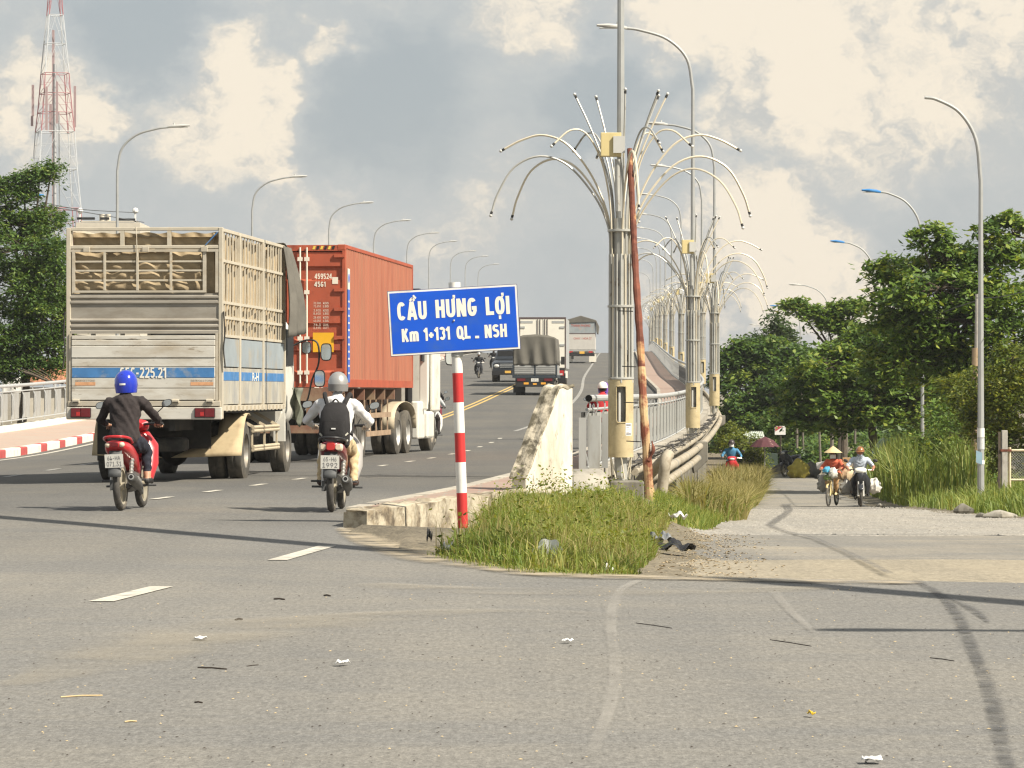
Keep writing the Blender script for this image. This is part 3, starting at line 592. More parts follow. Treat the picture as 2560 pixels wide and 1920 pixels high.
# free end panels in front of the first pillar
for k, (x, dd, w) in enumerate(((1456, 56.2, 18), (1486, 56.6, 26), (1512, 56.9, 14))):
    mb = MB(); a = P(x - w / 2, 980, dd); b = P(x + w / 2, 980, dd + .2); mb.box(a.x, b.x, dd, dd + .03, .2, 1.0 + .03 * k); mb.build('end_panel', PANEL, rr)
railing('bridge_railing', 'pale grey railing with curved posts along the left sidewalk', lambda d: float(XL(d)) - .1, lambda d: zroad(float(KL(d)), d) + .19 + .1 + .1, 88, 440, -1)

# ---------------------------------------------------------------- flower-shaped pillars with masts, street lamps
BEIGE = M('beige_steel', (.50, .415, .245), .55, .1, var=.1, vs=3, dirt=(.36, .29, .17), ds=5, dl=(.5, .75), dirt2=(.58, .52, .38), ds2=14, dl2=(.62, .7), bump=.12, bs=20)
TUBEM = M('pale_tube', (.66, .60, .47), .4, .2, var=.1, vs=3); TUBED = M('grey_tube', (.43, .43, .40), .45, .3, var=.18, vs=2, dirt=(.22, .17, .12), ds=5, dl=(.58, .7))
CREAM = M('cream_box', (.60, .50, .25), .5, var=.06); LENS = M('lamp_glass', (.55, .55, .52), .25, .1, var=.05); MASTM = M('mast_steel', (.40, .41, .40), .45, .4, var=.1, vs=2)
def mast(root, h, reach, sgn, head=True, r0=.085, head_mat=None, bend=1.7, droop=-.12, nm='mast'):
    zb = h - bend
    arc = [(0, 0, 0), (0, 0, zb * .5), (0, 0, zb - .3), (0, 0, zb)]
    arm = spline([(0, 0, zb), (sgn * .07 * reach, 0, zb + .5 * bend), (sgn * .3 * reach, 0, zb + .82 * bend), (sgn * .62 * reach, 0, h - .06), (sgn * .8 * reach, 0, h)], 6)
    pts = arc[:-1] + [tuple(p) for p in arm]; rs = [r0 * (1 - .5 * min(p[2] / h, 1)) for p in pts]; rs = [max(r, .036) for r in rs]
    mb = MB(); mb.tube(pts, rs, 10); mb.build(nm, MASTM, root, smooth=True)
    x = sgn * .8 * reach
    if head:
        mb = MB(); L_ = reach * .34
        mb.loft([((x - sgn * .04, 0, h + .0), (0, .045, 0), (0, 0, .04)), ((x + sgn * .12, 0, h + .03), (0, .12, 0), (0, 0, .06)), ((x + sgn * L_ * .6, 0, h + .06), (0, .15, 0), (0, 0, .06)), ((x + sgn * L_, 0, h + .07), (0, .1, 0), (0, 0, .03))], 12, 3)
        o = mb.build('lamp_head', head_mat or LENS, root, smooth=True)
        mb = MB(); mb.box(min(x + sgn * .18, x + sgn * L_ * .9), max(x + sgn * .18, x + sgn * L_ * .9), -.1, .1, h - .015, h + .002); mb.build('lamp_lens', LENS, o)
        if head_mat is None:
            mb = MB(); mb.tube([(x + sgn * .22, 0, h + .08), (x + sgn * .22, 0, h + .17)], .03, 8); mb.build('sensor', LENS, o)
def arm_pts(kind, az):
    ca, sa = math.cos(R(az)), math.sin(R(az))
    prof = {'A': [(.17, 3.6), (.2, 4.05), (.42, 4.55), (.85, 5.05), (1.3, 5.2), (1.72, 5.02), (1.98, 4.6), (2.08, 4.30)],
            'F': [(.17, 3.6), (.2, 3.95), (.42, 4.4), (.82, 4.85), (1.22, 4.98), (1.62, 4.78), (1.88, 4.38), (1.98, 4.08)],
            'B': [(.16, 3.6), (.2, 4.2), (.45, 4.85), (.85, 5.38), (1.25, 5.55), (1.6, 5.48), (1.9, 5.33)],
            'C': [(.15, 3.6), (.18, 4.4), (.32, 5.1), (.58, 5.55), (.85, 5.6), (1.12, 5.38)],
            'D': [(.13, 3.6), (.15, 4.5), (.28, 5.1), (.52, 5.7), (.74, 6.16)],
            'E': [(.12, 3.6), (.14, 4.5), (.18, 5.3), (.25, 6.2)]}[kind]
    return [(r * ca, r * sa, z) for r, z in prof]
ARMS = [('A', 180), ('A', 147), ('A', 3), ('F', -14), ('A', -84), ('A', 80), ('B', 172), ('B', 6), ('B', 100), ('C', 196), ('C', 130), ('C', 52), ('C', -12), ('C', -60), ('D', 165), ('D', 120), ('D', 8), ('D', -40), ('D', 35), ('E', -75)]
def pillar(label, loc):
    root = thing('flower_lamp_pillar', label, 'lamp pillar', loc, group='flower lamp pillars along the bridge')
    mb = MB(); mb.tube([(0, 0, -.02), (0, 0, 4.2)], .11, 10)
    mb.build('core', TUBED, root, smooth=True)
    mast(root, 11.45, 2.35, -1, True, .085)
    # beige sleeve with a round-cornered slot towards the camera
    mb = MB(); n = 32; zs = [.35, .55, .8, .92, 1.2, 1.48, 1.54, 1.60]; r = .2
    idx = lambda i, k: i * n + k % n
    vs = [(r * math.sin(2 * math.pi * k / n), -r * math.cos(2 * math.pi * k / n), z) for z in zs for k in range(n)]
    hole = lambda i, k: (k in (n - 2, n - 1, 0, 1)) and 3 <= i <= 4
    mb._add(vs, [(idx(i, k), idx(i, k + 1), idx(i + 1, k + 1), idx(i + 1, k)) for i in range(len(zs) - 1) for k in range(n) if not hole(i, k)])
    o = mb.build('sleeve', BEIGE, root, smooth=True, solid=.008); md = o.modifiers.new('edges', 'EDGE_SPLIT'); md.split_angle = R(40)
    mb = MB(); a = 2 * math.pi * 2 / n; x = r * math.sin(a) ; y = -r * math.cos(a) - .006
    mb.tube(spline([(-x, y, .96), (-x, y, 1.44), (-x * .7, y - .012, 1.49), (x * .7, y - .012, 1.49), (x, y, 1.44), (x, y, .96), (x * .7, y - .012, .91), (-x * .7, y - .012, .91), (-x, y, .96)], 3), .008, 5); mb.build('slot_frame', BEIGE, root, smooth=True)
    mb = MB(); mb.tube([(-.03, -.13, .85), (-.03, -.13, 1.4)], .03, 8); mb.build('inner_tube', LENS, root, smooth=True)
    for k in range(6):
        a = 2 * math.pi * (k + .5) / 6; mb = MB(); mb.tube([(.19 * math.cos(a), .19 * math.sin(a), .36), (.14 * math.cos(a + .4), .14 * math.sin(a + .4), .0)], .012, 5); mb.build('base_rod', TUBEM, root)
    for k in range(16):
        a = 2 * math.pi * k / 16; mb = MB(); mb.tube([(.185 * math.cos(a), .185 * math.sin(a), 1.55), (.18 * math.cos(a), .18 * math.sin(a), 3.62)], .017 if k % 3 else .026, 6)
        mb.build('stem', TUBEM if k % 3 == 1 else TUBED, root, smooth=True)
    for z in (2.78, 4.0, 1.62):
        mb = MB(); mb.lathe([(.2, z - .02), (.215, z - .015), (.215, z + .015), (.2, z + .02)], 24); mb.build('clamp_ring', TUBED, root, smooth=True)
    for (kd, az) in ARMS:
        pts = spline(arm_pts(kd, az), 5); mb = MB(); mb.tube(pts, .019 if kd in 'AB' else .0165, 6); o = mb.build('arm', TUBEM if (az * 7) % 5 else TUBED, root, smooth=True)
        e = pts[-1]; t = (pts[-1] - pts[-2]).normalized(); mb = MB(); mb.tube([e - t * .01, e + t * .035], .021, 8); mb.build('collar', DARK, o); mb = MB(); mb.ball(e + t * .06, .027, 8, 6); mb.build('bulb', LENS, o, smooth=True)
    mb = MB(); mb.box(-.33, .0, -.30, -.1, 5.18, 5.56); b = mb.build('control_box', CREAM, root, bevel=.01)
    mb = MB(); mb.box(-.13, .06, -.34, -.304, 5.23, 5.5); mb.build('box_window', LENS, b)
    mb = MB(); mb.tube([(-.06, -.2, 5.14), (-.06, -.19, 4.75), (-.05, -.2, 4.3)], .045, 8); mb.build('cable_duct', TUBED, root, smooth=True)
    return root
ordin = ['first', 'second', 'third', 'fourth', 'fifth', 'sixth', 'seventh', 'eighth', 'ninth', 'tenth', 'eleventh', 'twelfth']
p0 = None
for i in range(11):
    d = 58 + 42 * i; loc = (float(XR(d)), d, float(ZR(d)) + (0 if i < 3 else .1))
    if i == 0: loc = (XP(1552, 58), 58, 0)
    lab = {0: 'nearest and tallest flower-shaped lamp pillar with drooping arms, cream sleeve and sticker', 1: 'second flower-shaped lamp pillar from the camera, its lamp arm near the picture top', 2: 'third flower-shaped lamp pillar, standing just right of the second one'}.get(i, f'{ordin[i]} flower-shaped lamp pillar from the camera along the right bridge edge')
    if p0 is None: p0 = pillar(lab, loc)
    else:
        c = copy_tree(p0); c.location = loc; c['label'] = lab; c.rotation_euler[2] = R([0, 9, -14, 25, 4, -20, 13, 30, -6, 17, -11][i]) * .35
# sticker on the nearest pillar
STK = M('sticker_white', (.72, .72, .70), .6, var=.03); INK = M('ink_grey', (.12, .12, .14), .7, var=.1)
mb = MB(); ra = .2075
def stick(u, v):
    a = R(20 + 34 * u); return (ra * math.sin(a), -ra * math.cos(a), .70 + .2 * v)
mb.grid(stick, 8, 1); stk = mb.build('sticker', STK, p0, smooth=True)
for k in range(5):
    mb = MB(); z = .715 + .036 * k; u1 = [.9, .55, .8, .6, .85][k]
    def ln(u, v, z=z, u1=u1):
        a = R(20 + 34 * (.1 + (u1 - .1) * u)); rr_ = ra + .002; return (rr_ * math.sin(a), -rr_ * math.cos(a), z + (.022 if k in (0, 4) else .008) * v)
    mb.grid(ln, 6, 1); mb.build('sticker_print', INK, stk)
# concrete brackets under the pillars
for i, (x0, x1, dd, zb, lab) in enumerate(((1524, 1608, 57.6, -.62, 'stained concrete bracket under the nearest flower pillar'), (1719, 1768, 99.3, -.9, 'stained concrete bracket under the second flower pillar'), (1772, 1812, 141.5, -.6, 'concrete bracket under the third flower pillar'))):
    a, b = XP(x0, dd), XP(x1, dd); z0 = float(ZR(dd)); mb = MB()
    mb.prism([(a, z0 - .02), (a - .02, z0 - .22), (a + .12, zb * .75 + z0), (a + .3 * (b - a), zb + z0), (b, z0 + zb * .6), (b, z0 - .02)], 'y', dd - .35, dd + .5)
    tag(mb.build('concrete_bracket', CONC_D, bevel=.02), lab, 'bracket')
# left row
g = 'street lamps on the left edge of the bridge'
for i, d in enumerate((141, 186, 229, 272, 314, 355, 396, 438, 480)):
    x = [293, 630, 822, 934, 1017, 1072, 1126, 1163, 1195][i]; yt = [318, 443, 508, 552, 583, 604, 628, 641, 661][i]; z0 = float(ZL(d)); h = P(x, yt, d).z - z0
    if i == 0:
        lp = thing('street_lamp', 'grey street lamp over the stake truck roof, nearest of the left row', 'street lamp', (XP(x, d), d, z0), 0, g); mast(lp, h, 2.5, 1); l0 = lp; h0 = h
    else:
        lp = copy_tree(l0); lp.location = (XP(x, d), d, z0 + h - h0); lp['label'] = f'grey street lamp on the left bridge edge, {ordin[i]} from the camera'
# right row along the side road
BLUEH = M('blue_lamp_cover', (.045, .22, .52), .45, var=.08)
g = 'street lamps along the side road'
specs = [(2884, 210, 44, None, 'bare street lamp'), (2452, 243, 90, 'none', 'grey lamp post with a bare curved arm and pasted notices, tallest at right'), (2306, 480, 132, 'blue', 'street lamp with a large blue head above the right trees'), (2187, 606, 176, 'blue', 'street lamp with a blue head half hidden by tree leaves'),
         (2072, 713, 247, 'grey', 'thin grey street lamp rising behind the branching tree'), (2001, 766, 308, 'blue', 'small far street lamp with blue head left of the trees'), (1925, 812, 393, 'grey', 'smallest farthest street lamp above the bushes')]
for i, (x, yt, d, hd, lab) in enumerate(specs):
    z0 = zside(d) - .1 + (.3 if i else .2); X = XP(x, d) if i else 13.4
    if i == 0:
        h = 8.9; lab = 'grey lamp post outside the frame whose shadow crosses the side road'
        lp = thing('street_lamp', lab, 'street lamp', (X, 44.0, z0), 0, g); mast(lp, h, 1.9, -1, True, .17, BLUEH)
        lp = thing('street_lamp', 'grey lamp post beside the camera whose shadow lies at the right foreground', 'street lamp', (11.3, 16.6, 0), 0, g); mast(lp, h, 1.9, -1, True, .17, BLUEH); continue
    h = P(x, yt, d).z - z0
    lp = thing('street_lamp', lab, 'street lamp', (X, d, z0), 0, g)
    mast(lp, h, [0, 1.75, 1.95, 1.9, 2.4, 2.3, 2.0][i], -1, hd != 'none', .09 if i == 1 else .075, BLUEH if hd == 'blue' else None, 2.1)
    if i == 1:
        for (za, zb, mt) in ((1.62, 1.85, STK), (1.32, 1.6, M('notice_grey', (.5, .52, .53), .7, var=.15, vs=20)), (.95, 1.05, STK)):
            mb = MB(); mb.lathe([(.093, za), (.093, zb)], 20, caps=False); mb.build('notice', mt, lp, smooth=True)
        mb = MB(); mb.grid(lambda u, v: (-.13 + .15 * u, -.095 - .02 * u, 1.0 + .3 * v - .06 * u), 4, 4); mb.build('notice', M('notice_blue', (.30, .45, .55), .6, var=.1), lp, solid=.004)
# leaning rusty pole strapped to the first pillar
RUST = M('rusty_paint', (.165, .055, .033), .8, var=.4, vs=6, dirt=(.10, .03, .018), ds=4, dl=(.5, .62), dirt2=(.52, .30, .14), ds2=2.2, dl2=(.56, .66))
pts = spline([P(1626, 1262, 56.3), P(1618, 1150, 56.3), P(1610, 1040, 56.3), P(1606, 960, 56.4), P(1600, 850, 56.5), P(1594, 760, 56.6), P(1588, 660, 56.8), P(1582, 540, 57.1), P(1574, 372, 57.4)], 5)
n = len(pts); rad_ = [(.075 - .028 * i / n) * (1 + .09 * math.sin(i * 1.7)) for i in range(n)]; kc = 17
rp = thing('rusty_pole', 'leaning bent rust-brown pole strapped to the nearest flower pillar', 'pole', tuple(pts[0]))
mb = MB(); mb.tube(pts[kc:], rad_[kc:], 10); o = mb.build('shaft', RUST, rp, smooth=True); o.location = -pts[0]
mb = MB(); mb.tube(pts[:kc + 1], rad_[:kc + 1], 10); o = mb.build('peeled_foot', M('peeled_wood', (.50, .34, .18), .8, var=.2, vs=6, dirt=(.20, .065, .035), ds=3, dl=(.46, .56)), rp, smooth=True); o.location = -pts[0]
mb = MB(); q = pts[5]; mb.tube(spline([q + Vector((.02, -.05, 0)), q + Vector((.09, -.08, .15)), q + Vector((.07, -.06, .3))], 4), [.045, .03, .02, .03, .03, .03, .02, .012, .01], 6); o = mb.build('stub', RUST, rp, smooth=True); o.location = -pts[0]
for k in (7, 12, 17, 24):
    mb = MB(); q = pts[k]; mb.tube([q + Vector((-.08, -.03, .0)), q + Vector((-.3, .1, .01))], .008, 5); o = mb.build('strap', DARK, rp); o.location = -pts[0]
# water pipes along the outside of the bridge
PIPE = M('pale_pipe', (.38, .34, .265), .85, var=.25, vs=3, dirt=(.17, .14, .095), ds=3, dl=(.46, .66), bump=.15, bs=8)
def pipe(label, off, z, r, d0, d1, mat, leg=None):
    o = thing('water_pipe', label, 'pipe', (0, 0, 0))
    pts = [(float(XR(q)) + off, q, z(q)) for q in np.arange(d0, d1, 4)]
    if leg: pts = leg + pts
    mb = MB(); mb.tube([tuple(p) for p in pts], r, 12); mb.build('pipe_run', mat, o, smooth=True)
    for q in np.arange(d0 + 3, min(d1, 140), 8.4):
        mb = MB(); mb.lathe([(r + .004, -.03), (r + .008, -.025), (r + .008, .025), (r + .004, .03)], 14, (float(XR(q)) + off, q, z(q)), 'y'); mb.build('pipe_band', GALV_D, o)
    return o
lg = [P(1652, 1262, 60.5), P(1658, 1200, 60.5), P(1664, 1152, 60.5), P(1668, 1140, 61)]
lg2 = spline(lg + [Vector((float(XR(63)) + .22, 63, -.1))], 4)
pipe('thick pale pipe bending down to the ground behind the rusty pole', .22, lambda q: float(ZR(q)) - .14, .095, 66, 300, PIPE, [tuple(v) for v in lg2])
pipe('upper pale pipe running beside the railing foot', .12, lambda q: float(ZR(q)) + .06, .065, 60.5, 300, PIPE)
pipe('lower stained pipe under the thick pale pipe', .26, lambda q: float(ZR(q)) - .38, .085, 67, 98.6, PIPE)
mb = MB()
for k in range(5): mb.tube(spline([(float(XR(q)) + .12 + .12 * math.sin(q * .9 + k) , q, float(ZR(q)) + .16 + .05 * math.sin(q * .7 + 2 * k) + .03 * k) for q in np.arange(59, 130, 2.5)], 2), .012, 4)
struct(tag(mb.build('cables', M('cable_black', (.05, .045, .04), .6, var=.2)), 'thin tangled cables lying along the bridge pipes', 'cables'), 'stuff')

# ---------------------------------------------------------------- bridge name sign
SGW = M('sign_white', (.76, .745, .70), .5, var=.04, dirt=(.56, .52, .45), ds=5, dl=(.55, .8)); SGB = M('sign_blue', (.003, .085, .58), .42, var=.07, vs=3, spec=.5, dirt=(.03, .11, .46), ds=4, dl=(.52, .8)); PRED = M('post_red', (.52, .035, .035), .5, var=.1, dirt=(.34, .05, .04), ds=6, dl=(.58, .75)); LET = M('letter_cream', (.80, .77, .68), .5, var=.03); EDGE = M('sign_edge', (.09, .10, .2), .5, var=.05)
D0 = 38.0; base = P(1157, 1312, D0); base.z = 0; topp = P(1136, 708, D0)
sg = thing('name_sign', 'blue bridge name sign on a red and white striped post', 'sign', tuple(base))
def seg(nm, y0, y1, mat, r=.055):
    z0, z1 = H - (y0 - 980) * D0 / F, H - (y1 - 980) * D0 / F
    f = lambda z: (topp - base) * (z / topp.z); a, b = f(z0), f(z1); mb = MB(); mb.tube([a, b], r, 20); return mb.build(nm, mat, sg, smooth=True, ang=60)
ys = [(1330, 1232, PRED), (1232, 1155.5, SGW), (1155.5, 1082, PRED), (1082, 1006, SGW), (1006, 932.5, PRED), (932.5, 722, SGW)]
for (a, b, mt) in ys: seg('post_band', a, b, mt)
seg('post_cap', 722, 706, SGW, .062)
th = R(3.3); rt = Vector((math.cos(th), 0, math.sin(th))); up = Vector((-math.sin(th), 0, math.cos(th))); c0 = P(1135, 801, D0) - base + Vector((0, -.075, 0)); W_, H_ = 1.372, .69
Tm = Matrix(((rt.x, 0, up.x, c0.x), (0, 1, 0, c0.y), (rt.z, 0, up.z, c0.z), (0, 0, 0, 1)))
def plate(nm, w, h, y0, y1, mat, par):
    mb = MB(); mb.T = Tm; mb.box(-w / 2, w / 2, y0, y1, -h / 2, h / 2); return mb.build(nm, mat, par)
pan = plate('sign_panel', W_, H_, 0, .02, EDGE, sg); plate('border', W_ - .012, H_ - .012, -.003, 0, SGW, pan); plate('blue_field', W_ - .05, H_ - .05, -.006, -.003, SGB, pan)
def wp(x, y): q = P(960 + x / 6.32, 680 + y / 6.32, D0) - base; q.y = c0.y - .0065; return q   # pixels of the close-up of the sign
PXM = D0 / F / 6.32
def word(s, cx, cy, w, h, t=.2): stroke_word('lettering', s, pan, LET, wp(cx, cy), rt, up, w * PXM, h * PXM, t)
word('CAU', 445, 615, 465, 287); word('HUNG', 1140, 569, 648, 287); word('LOI', 1795, 532, 378, 287)
word('Km', 418, 999, 266, 206); word('1+131', 838, 977, 412, 206); word('QL', 1256, 955, 218, 206); word('NSH', 1766, 932, 350, 208)
def mark(pts, th):
    mb = MB(); 
    for a, b in zip(pts[:-1], pts[1:]): mb.bar(wp(*a) + Vector((0, -.002, 0)), wp(*b) + Vector((0, -.002, 0)), th * PXM, .0008, (0, 1, 0))
    mb.build('accent_mark', LET, pan)
mark([(410, 462), (448, 414)], 34); mark([(448, 414), (482, 458)], 34); mark([(462, 372), (505, 422)], 30); mark([(1104, 366), (1106, 412)], 40); mark([(1108, 408), (1094, 440)], 30); mark([(1868, 330), (1872, 376)], 40); mark([(1874, 372), (1858, 404)], 30); mark([(1832, 688), (1836, 746)], 38); mark([(1442, 1030), (1504, 1028)], 40)
mb = MB(); q = P(1135, 802, D0) - base; q.y = c0.y - .008; mb.ball(q, .012, 8, 6); mb.build('bolt', GALV, pan)
for yy in (729, 886):
    mb = MB(); q = P(1136 if yy < 800 else 1143, yy, D0) - base; mb.lathe([(.061, -.025), (.063, -.02), (.063, .02), (.061, .025)], 20, q); mb.build('clamp', GALV, sg)
# ---------------------------------------------------------------- vehicles
TYRE = M('tyre', (.035, .034, .032), .85, var=.25, vs=9, dirt=(.12, .105, .08), ds=3, dl=(.5, .8)); TYRE_D = M('dusty_tyre', (.075, .07, .06), .9, var=.2, vs=6, dirt=(.15, .13, .10), ds=3, dl=(.45, .75))
RIM = M('wheel_rim', (.25, .24, .22), .55, .4, var=.15, vs=6, dirt=(.2, .16, .11), ds=4, dl=(.5, .7)); CHAS = M('chassis_dark', (.035, .033, .03), .8, var=.3, vs=3, dirt=(.09, .075, .055), ds=2, dl=(.5, .75))
TAIL = M('tail_lens', (.13, .012, .016), .3, var=.12, vs=9, spec=.5); TAIL2 = M('tail_lens_bright', (.42, .03, .03), .3, var=.1, vs=9); AMB = M('amber_lens', (.75, .36, .05), .35, var=.05)
MIRG = M('mirror_glass', (.6, .65, .68), .08, .9, var=.02); BLKP = M('black_plastic', (.02, .02, .021), .5, var=.1); CHROME = M('chrome', (.62, .62, .60), .22, .9, var=.03); PLATE = M('number_plate', (.70, .69, .64), .5, var=.04); PLY = M('yellow_plate', (.70, .42, .08), .5, var=.05)
def wheel(parent, x, y, r, w, dual=False, tyre=TYRE_D, rim=RIM, out=1, z=None):
    """truck wheel; out is the side its hub faces"""
    z = r if z is None else z; mb = MB(); c = (x, y, z)
    mb.lathe([(r * .58, -w / 2), (r * .86, -w / 2), (r * .97, -w * .42), (r, -w * .3), (r, -w * .08), (r * .985, -w * .07), (r * .985, w * .07), (r, w * .08), (r, w * .3), (r * .97, w * .42), (r * .86, w / 2), (r * .58, w / 2), (r * .56, w * .3), (r * .56, -w * .3), (r * .58, -w / 2)], 36, c, 'x', caps=False)
    t = mb.build('wheel', tyre, parent, smooth=True, ang=30)
    mb = MB(); s = out; mb.lathe([(r * .57, s * w * .45), (r * .54, s * w * .35), (r * .50, s * w * .05), (r * .28, s * w * .02), (r * .24, s * w * .3), (r * .12, s * w * .34), (.001, s * w * .34)], 24, c, 'x', caps=False); ri = mb.build('rim', rim, t, smooth=True)
    return t
def plate_lines(parent, c, w, h, l1, l2, mat=PLATE, ink=INK, tilt=0.):
    up = Vector((0, math.sin(tilt), math.cos(tilt))); mb = MB(); cx = Vector(c); rt = Vector((1, 0, 0)); n = Vector((0, -math.cos(tilt), math.sin(tilt)))
    secs = [cx + rt * sx * w / 2 + up * sz * h / 2 + n * t for t in (0, .006) for sx, sz in ((-1, -1), (1, -1), (1, 1), (-1, 1))]
    mb._add(secs, [(3, 2, 1, 0), (4, 5, 6, 7), (0, 1, 5, 4), (1, 2, 6, 5), (2, 3, 7, 6), (3, 0, 4, 7)]); p = mb.build('number_plate', mat, parent)
    if l2: text('plate_text', l1, p, ink, cx + up * h * .22 + n * .007, rt, up, w * .7, h * .32, .0, .001); text('plate_text', l2, p, ink, cx - up * h * .22 + n * .007, rt, up, w * .8, h * .36, .0, .001)
    elif l1: text('plate_text', l1, p, ink, cx + n * .007, rt, up, w * .85, h * .6, .01, .001)
    return p

# ---- stake-bed truck, rear towards the camera
ALU = M('dusty_aluminium', (.52, .475, .39), .55, .25, var=.1, vs=2, dirt=(.40, .335, .235), ds=1.6, dl=(.45, .75), dirt2=(.30, .27, .22), ds2=5, dl2=(.6, .75), stretch=(.6, .6, 2)); ALU2 = M('brushed_aluminium_white', (.62, .60, .54), .5, .2, var=.08, vs=1.5, dirt=(.42, .36, .27), ds=2, dl=(.44, .74), stretch=(.6, .6, 2), dirt2=(.27, .22, .16), ds2=5, dl2=(.60, .72), bump=.25, bs=3)
FRAME = M('beige_frame', (.50, .455, .365), .65, .1, var=.12, vs=4, dirt=(.34, .24, .13), ds=4, dl=(.56, .76)); TARP_B = M('beige_tarp', (.36, .285, .18), .9, var=.16, vs=3, dirt=(.25, .20, .13), ds=2, dl=(.5, .75), bump=.4, bs=7); TARP_G = M('grey_tarp', (.115, .108, .092), .9, var=.2, vs=3, bump=.4, bs=8)
CORR = M('corrugated_steel', (.34, .315, .27), .6, .3, var=.12, vs=2.5, dirt=(.22, .19, .15), ds=2, dl=(.48, .72), stretch=(.5, .5, 2)); BLUE_S = M('faded_blue_stripe', (.055, .18, .40), .6, var=.16, vs=5, dirt=(.33, .33, .30), ds=3, dl=(.53, .72)); ORANGE_S = M('orange_sticker', (.60, .32, .17), .6, var=.2, vs=12)
tx, ty = -5.82, 57.0
tr = thing('stake_truck', 'dusty stake-bed truck with blue stripe and number 65C-225.21 on its tailgate', 'truck', (tx, ty, zroad(tx, ty + 3) - .03), R(-4.6))
zf = lambda yz: 4.43 - yz * .00206
xf = lambda xz: xz * .00206 - 1.677
HW = 1.22; LB = 7.0
def bx(nm, mat, *a, par=tr, bev=0.): mb = MB(); mb.box(*a); return mb.build(nm, mat, par, bevel=bev)
# rear frame
for x in (-HW, HW): bx('corner_post', FRAME, x - .035, x + .035, -.01, .07, 1.05, 4.08, bev=.008)
bx('top_rail', FRAME, -HW + .035, HW - .035, 0, .06, 4.03, 4.085, bev=.008); bx('cross_rail', FRAME, -HW + .035, HW - .035, -.005, .055, 3.745, 3.80, bev=.008)
bx('cross_rail', ALU, -HW + .035, HW - .035, -.008, .03, 3.695, 3.735)
for xz in (640, 1005): bx('upright', FRAME, xf(xz) - .03, xf(xz) + .03, .0, .05, 3.80, 4.03)
for xz in (365, 825, 1280): bx('hinge', ALU, xf(xz) - .055, xf(xz) + .055, -.035, -.01, 3.69, 3.775, bev=.008)
gate = bx('lattice_frame', ALU, -1.16, -1.115, -.01, .035, 3.05, 3.72); bx('lattice_frame', ALU, .935, .985, -.01, .035, 3.05, 3.72); bx('lattice_frame', ALU, 1.135, 1.18, -.01, .035, 3.05, 3.72); bx('lattice_frame', ALU, -1.115, .935, -.01, .035, 3.05, 3.085)
for xz in (505, 760, 1020): bx('lattice_bar', FRAME, xf(xz) - .018, xf(xz) + .018, -.012, .02, 3.085, 3.69)
for yz in (430, 500, 575): bx('lattice_bar', FRAME, -1.115, .935, .004, .026, zf(yz) - .014, zf(yz) + .014)
# tarp and sacks seen behind the lattice
mb = MB()
def rtarp(u, v):
    z = 3.0 + 1.0 * v; rows_ = [3.05, 3.245, 3.40, 3.54, 3.69]; k_ = 0.
    for a_, b_ in zip(rows_[:-1], rows_[1:]):
        if a_ < z < b_: k_ = math.sin(math.pi * (z - a_) / (b_ - a_)) ** .6
    bul = .06 * k_ * (.75 + .25 * math.sin(u * 31 + 7 * z)) * (1 if u < .88 else .15); return (-1.17 + 2.34 * u, .135 - bul + .012 * math.sin(u * 57 + z * 20) + .03 * math.sin(9 * u), z + .012 * math.sin(u * 40))
mb.grid(rtarp, 70, 60); mb.build('rear_tarp', TARP_B, tr, smooth=True)
# corrugated sheet
zs_ = [3.035, 3.01, 2.99, 2.97, 2.95, 2.93, 2.91, 2.885, 2.865, 2.84, 2.64, 2.615, 2.6, 2.575, 2.555, 2.53, 2.51, 2.48, 2.46, 2.44, 2.40]; ys_ = [0, 0, -.03, -.03, 0, 0, -.03, -.03, 0, 0, 0, -.03, -.03, 0, 0, -.03, -.03, 0, 0, -.03, -.03]
mb = MB(); vs = [(x, .02 + y, z) for z, y in zip(zs_, ys_) for x in (-1.185, 1.185)]; mb._add(vs, [(2 * i, 2 * i + 1, 2 * i + 3, 2 * i + 2) for i in range(len(zs_) - 1)]); mb.build('corrugated_sheet', CORR, tr, solid=.01)
# tailgate planks
edges = [2.37, 2.30, 2.205, 2.01, 1.868, 1.70, 1.53, 1.34]
for a, b in zip(edges[:-1], edges[1:]): bx('tailgate_plank', ALU2, -1.16, 1.135, -.045 if abs(a - 2.205) > .01 else -.055, .0, b + .008, a, bev=.008)
bx('tailgate_side', ALU, -1.2, -1.165, -.03, .02, 1.34, 2.4); bx('tailgate_side', ALU, 1.14, 1.18, -.03, .02, 1.34, 2.4)
bx('blue_stripe', BLUE_S, -1.15, -.40, -.0485, -.046, 1.705, 1.862); bx('blue_stripe', BLUE_S, .37, 1.125, -.0485, -.046, 1.705, 1.862); bx('blue_stripe', BLUE_S, -.40, .37, -.0485, -.046, 1.705, 1.862)
stroke_word('plate_number', '65C-225.21', tr, M('stencil_white', (.74, .72, .64), .6, var=.08), (-.012, -.05, 1.783), (1, 0, 0), (0, 0, 1), .74, .17, .17, .09)
for a, b in ((280, 437), (1176, 1352)):
    bx('orange_sticker', ORANGE_S, xf(a), xf(b), -.0485, -.046, zf(1384), zf(1358)); text('sticker_text', 'BRIDGESTONE', tr, M('sticker_ink', (.26, .19, .14), .7, var=.1), ((xf(a) + xf(b)) / 2, -.048, zf(1347)), (1, 0, 0), (0, 0, 1), xf(b) - xf(a) - .01, .03, .0, .001)
bx('sill_rail', ALU, -HW, HW, -.04, .05, 1.25, 1.335, bev=.008); bx('bumper_board', ALU2, -HW - .02, HW + .02, -.05, .02, 1.04, 1.235, bev=.012)
for xz in (285, 545, 1060, 1325): bx('tailgate_hinge', FRAME, xf(xz) - .06, xf(xz) + .06, -.075, -.042, 1.30, 1.36, bev=.01); bx('tailgate_hinge', CHAS, xf(xz) - .045, xf(xz) + .045, -.078, -.0755, 1.305, 1.325)
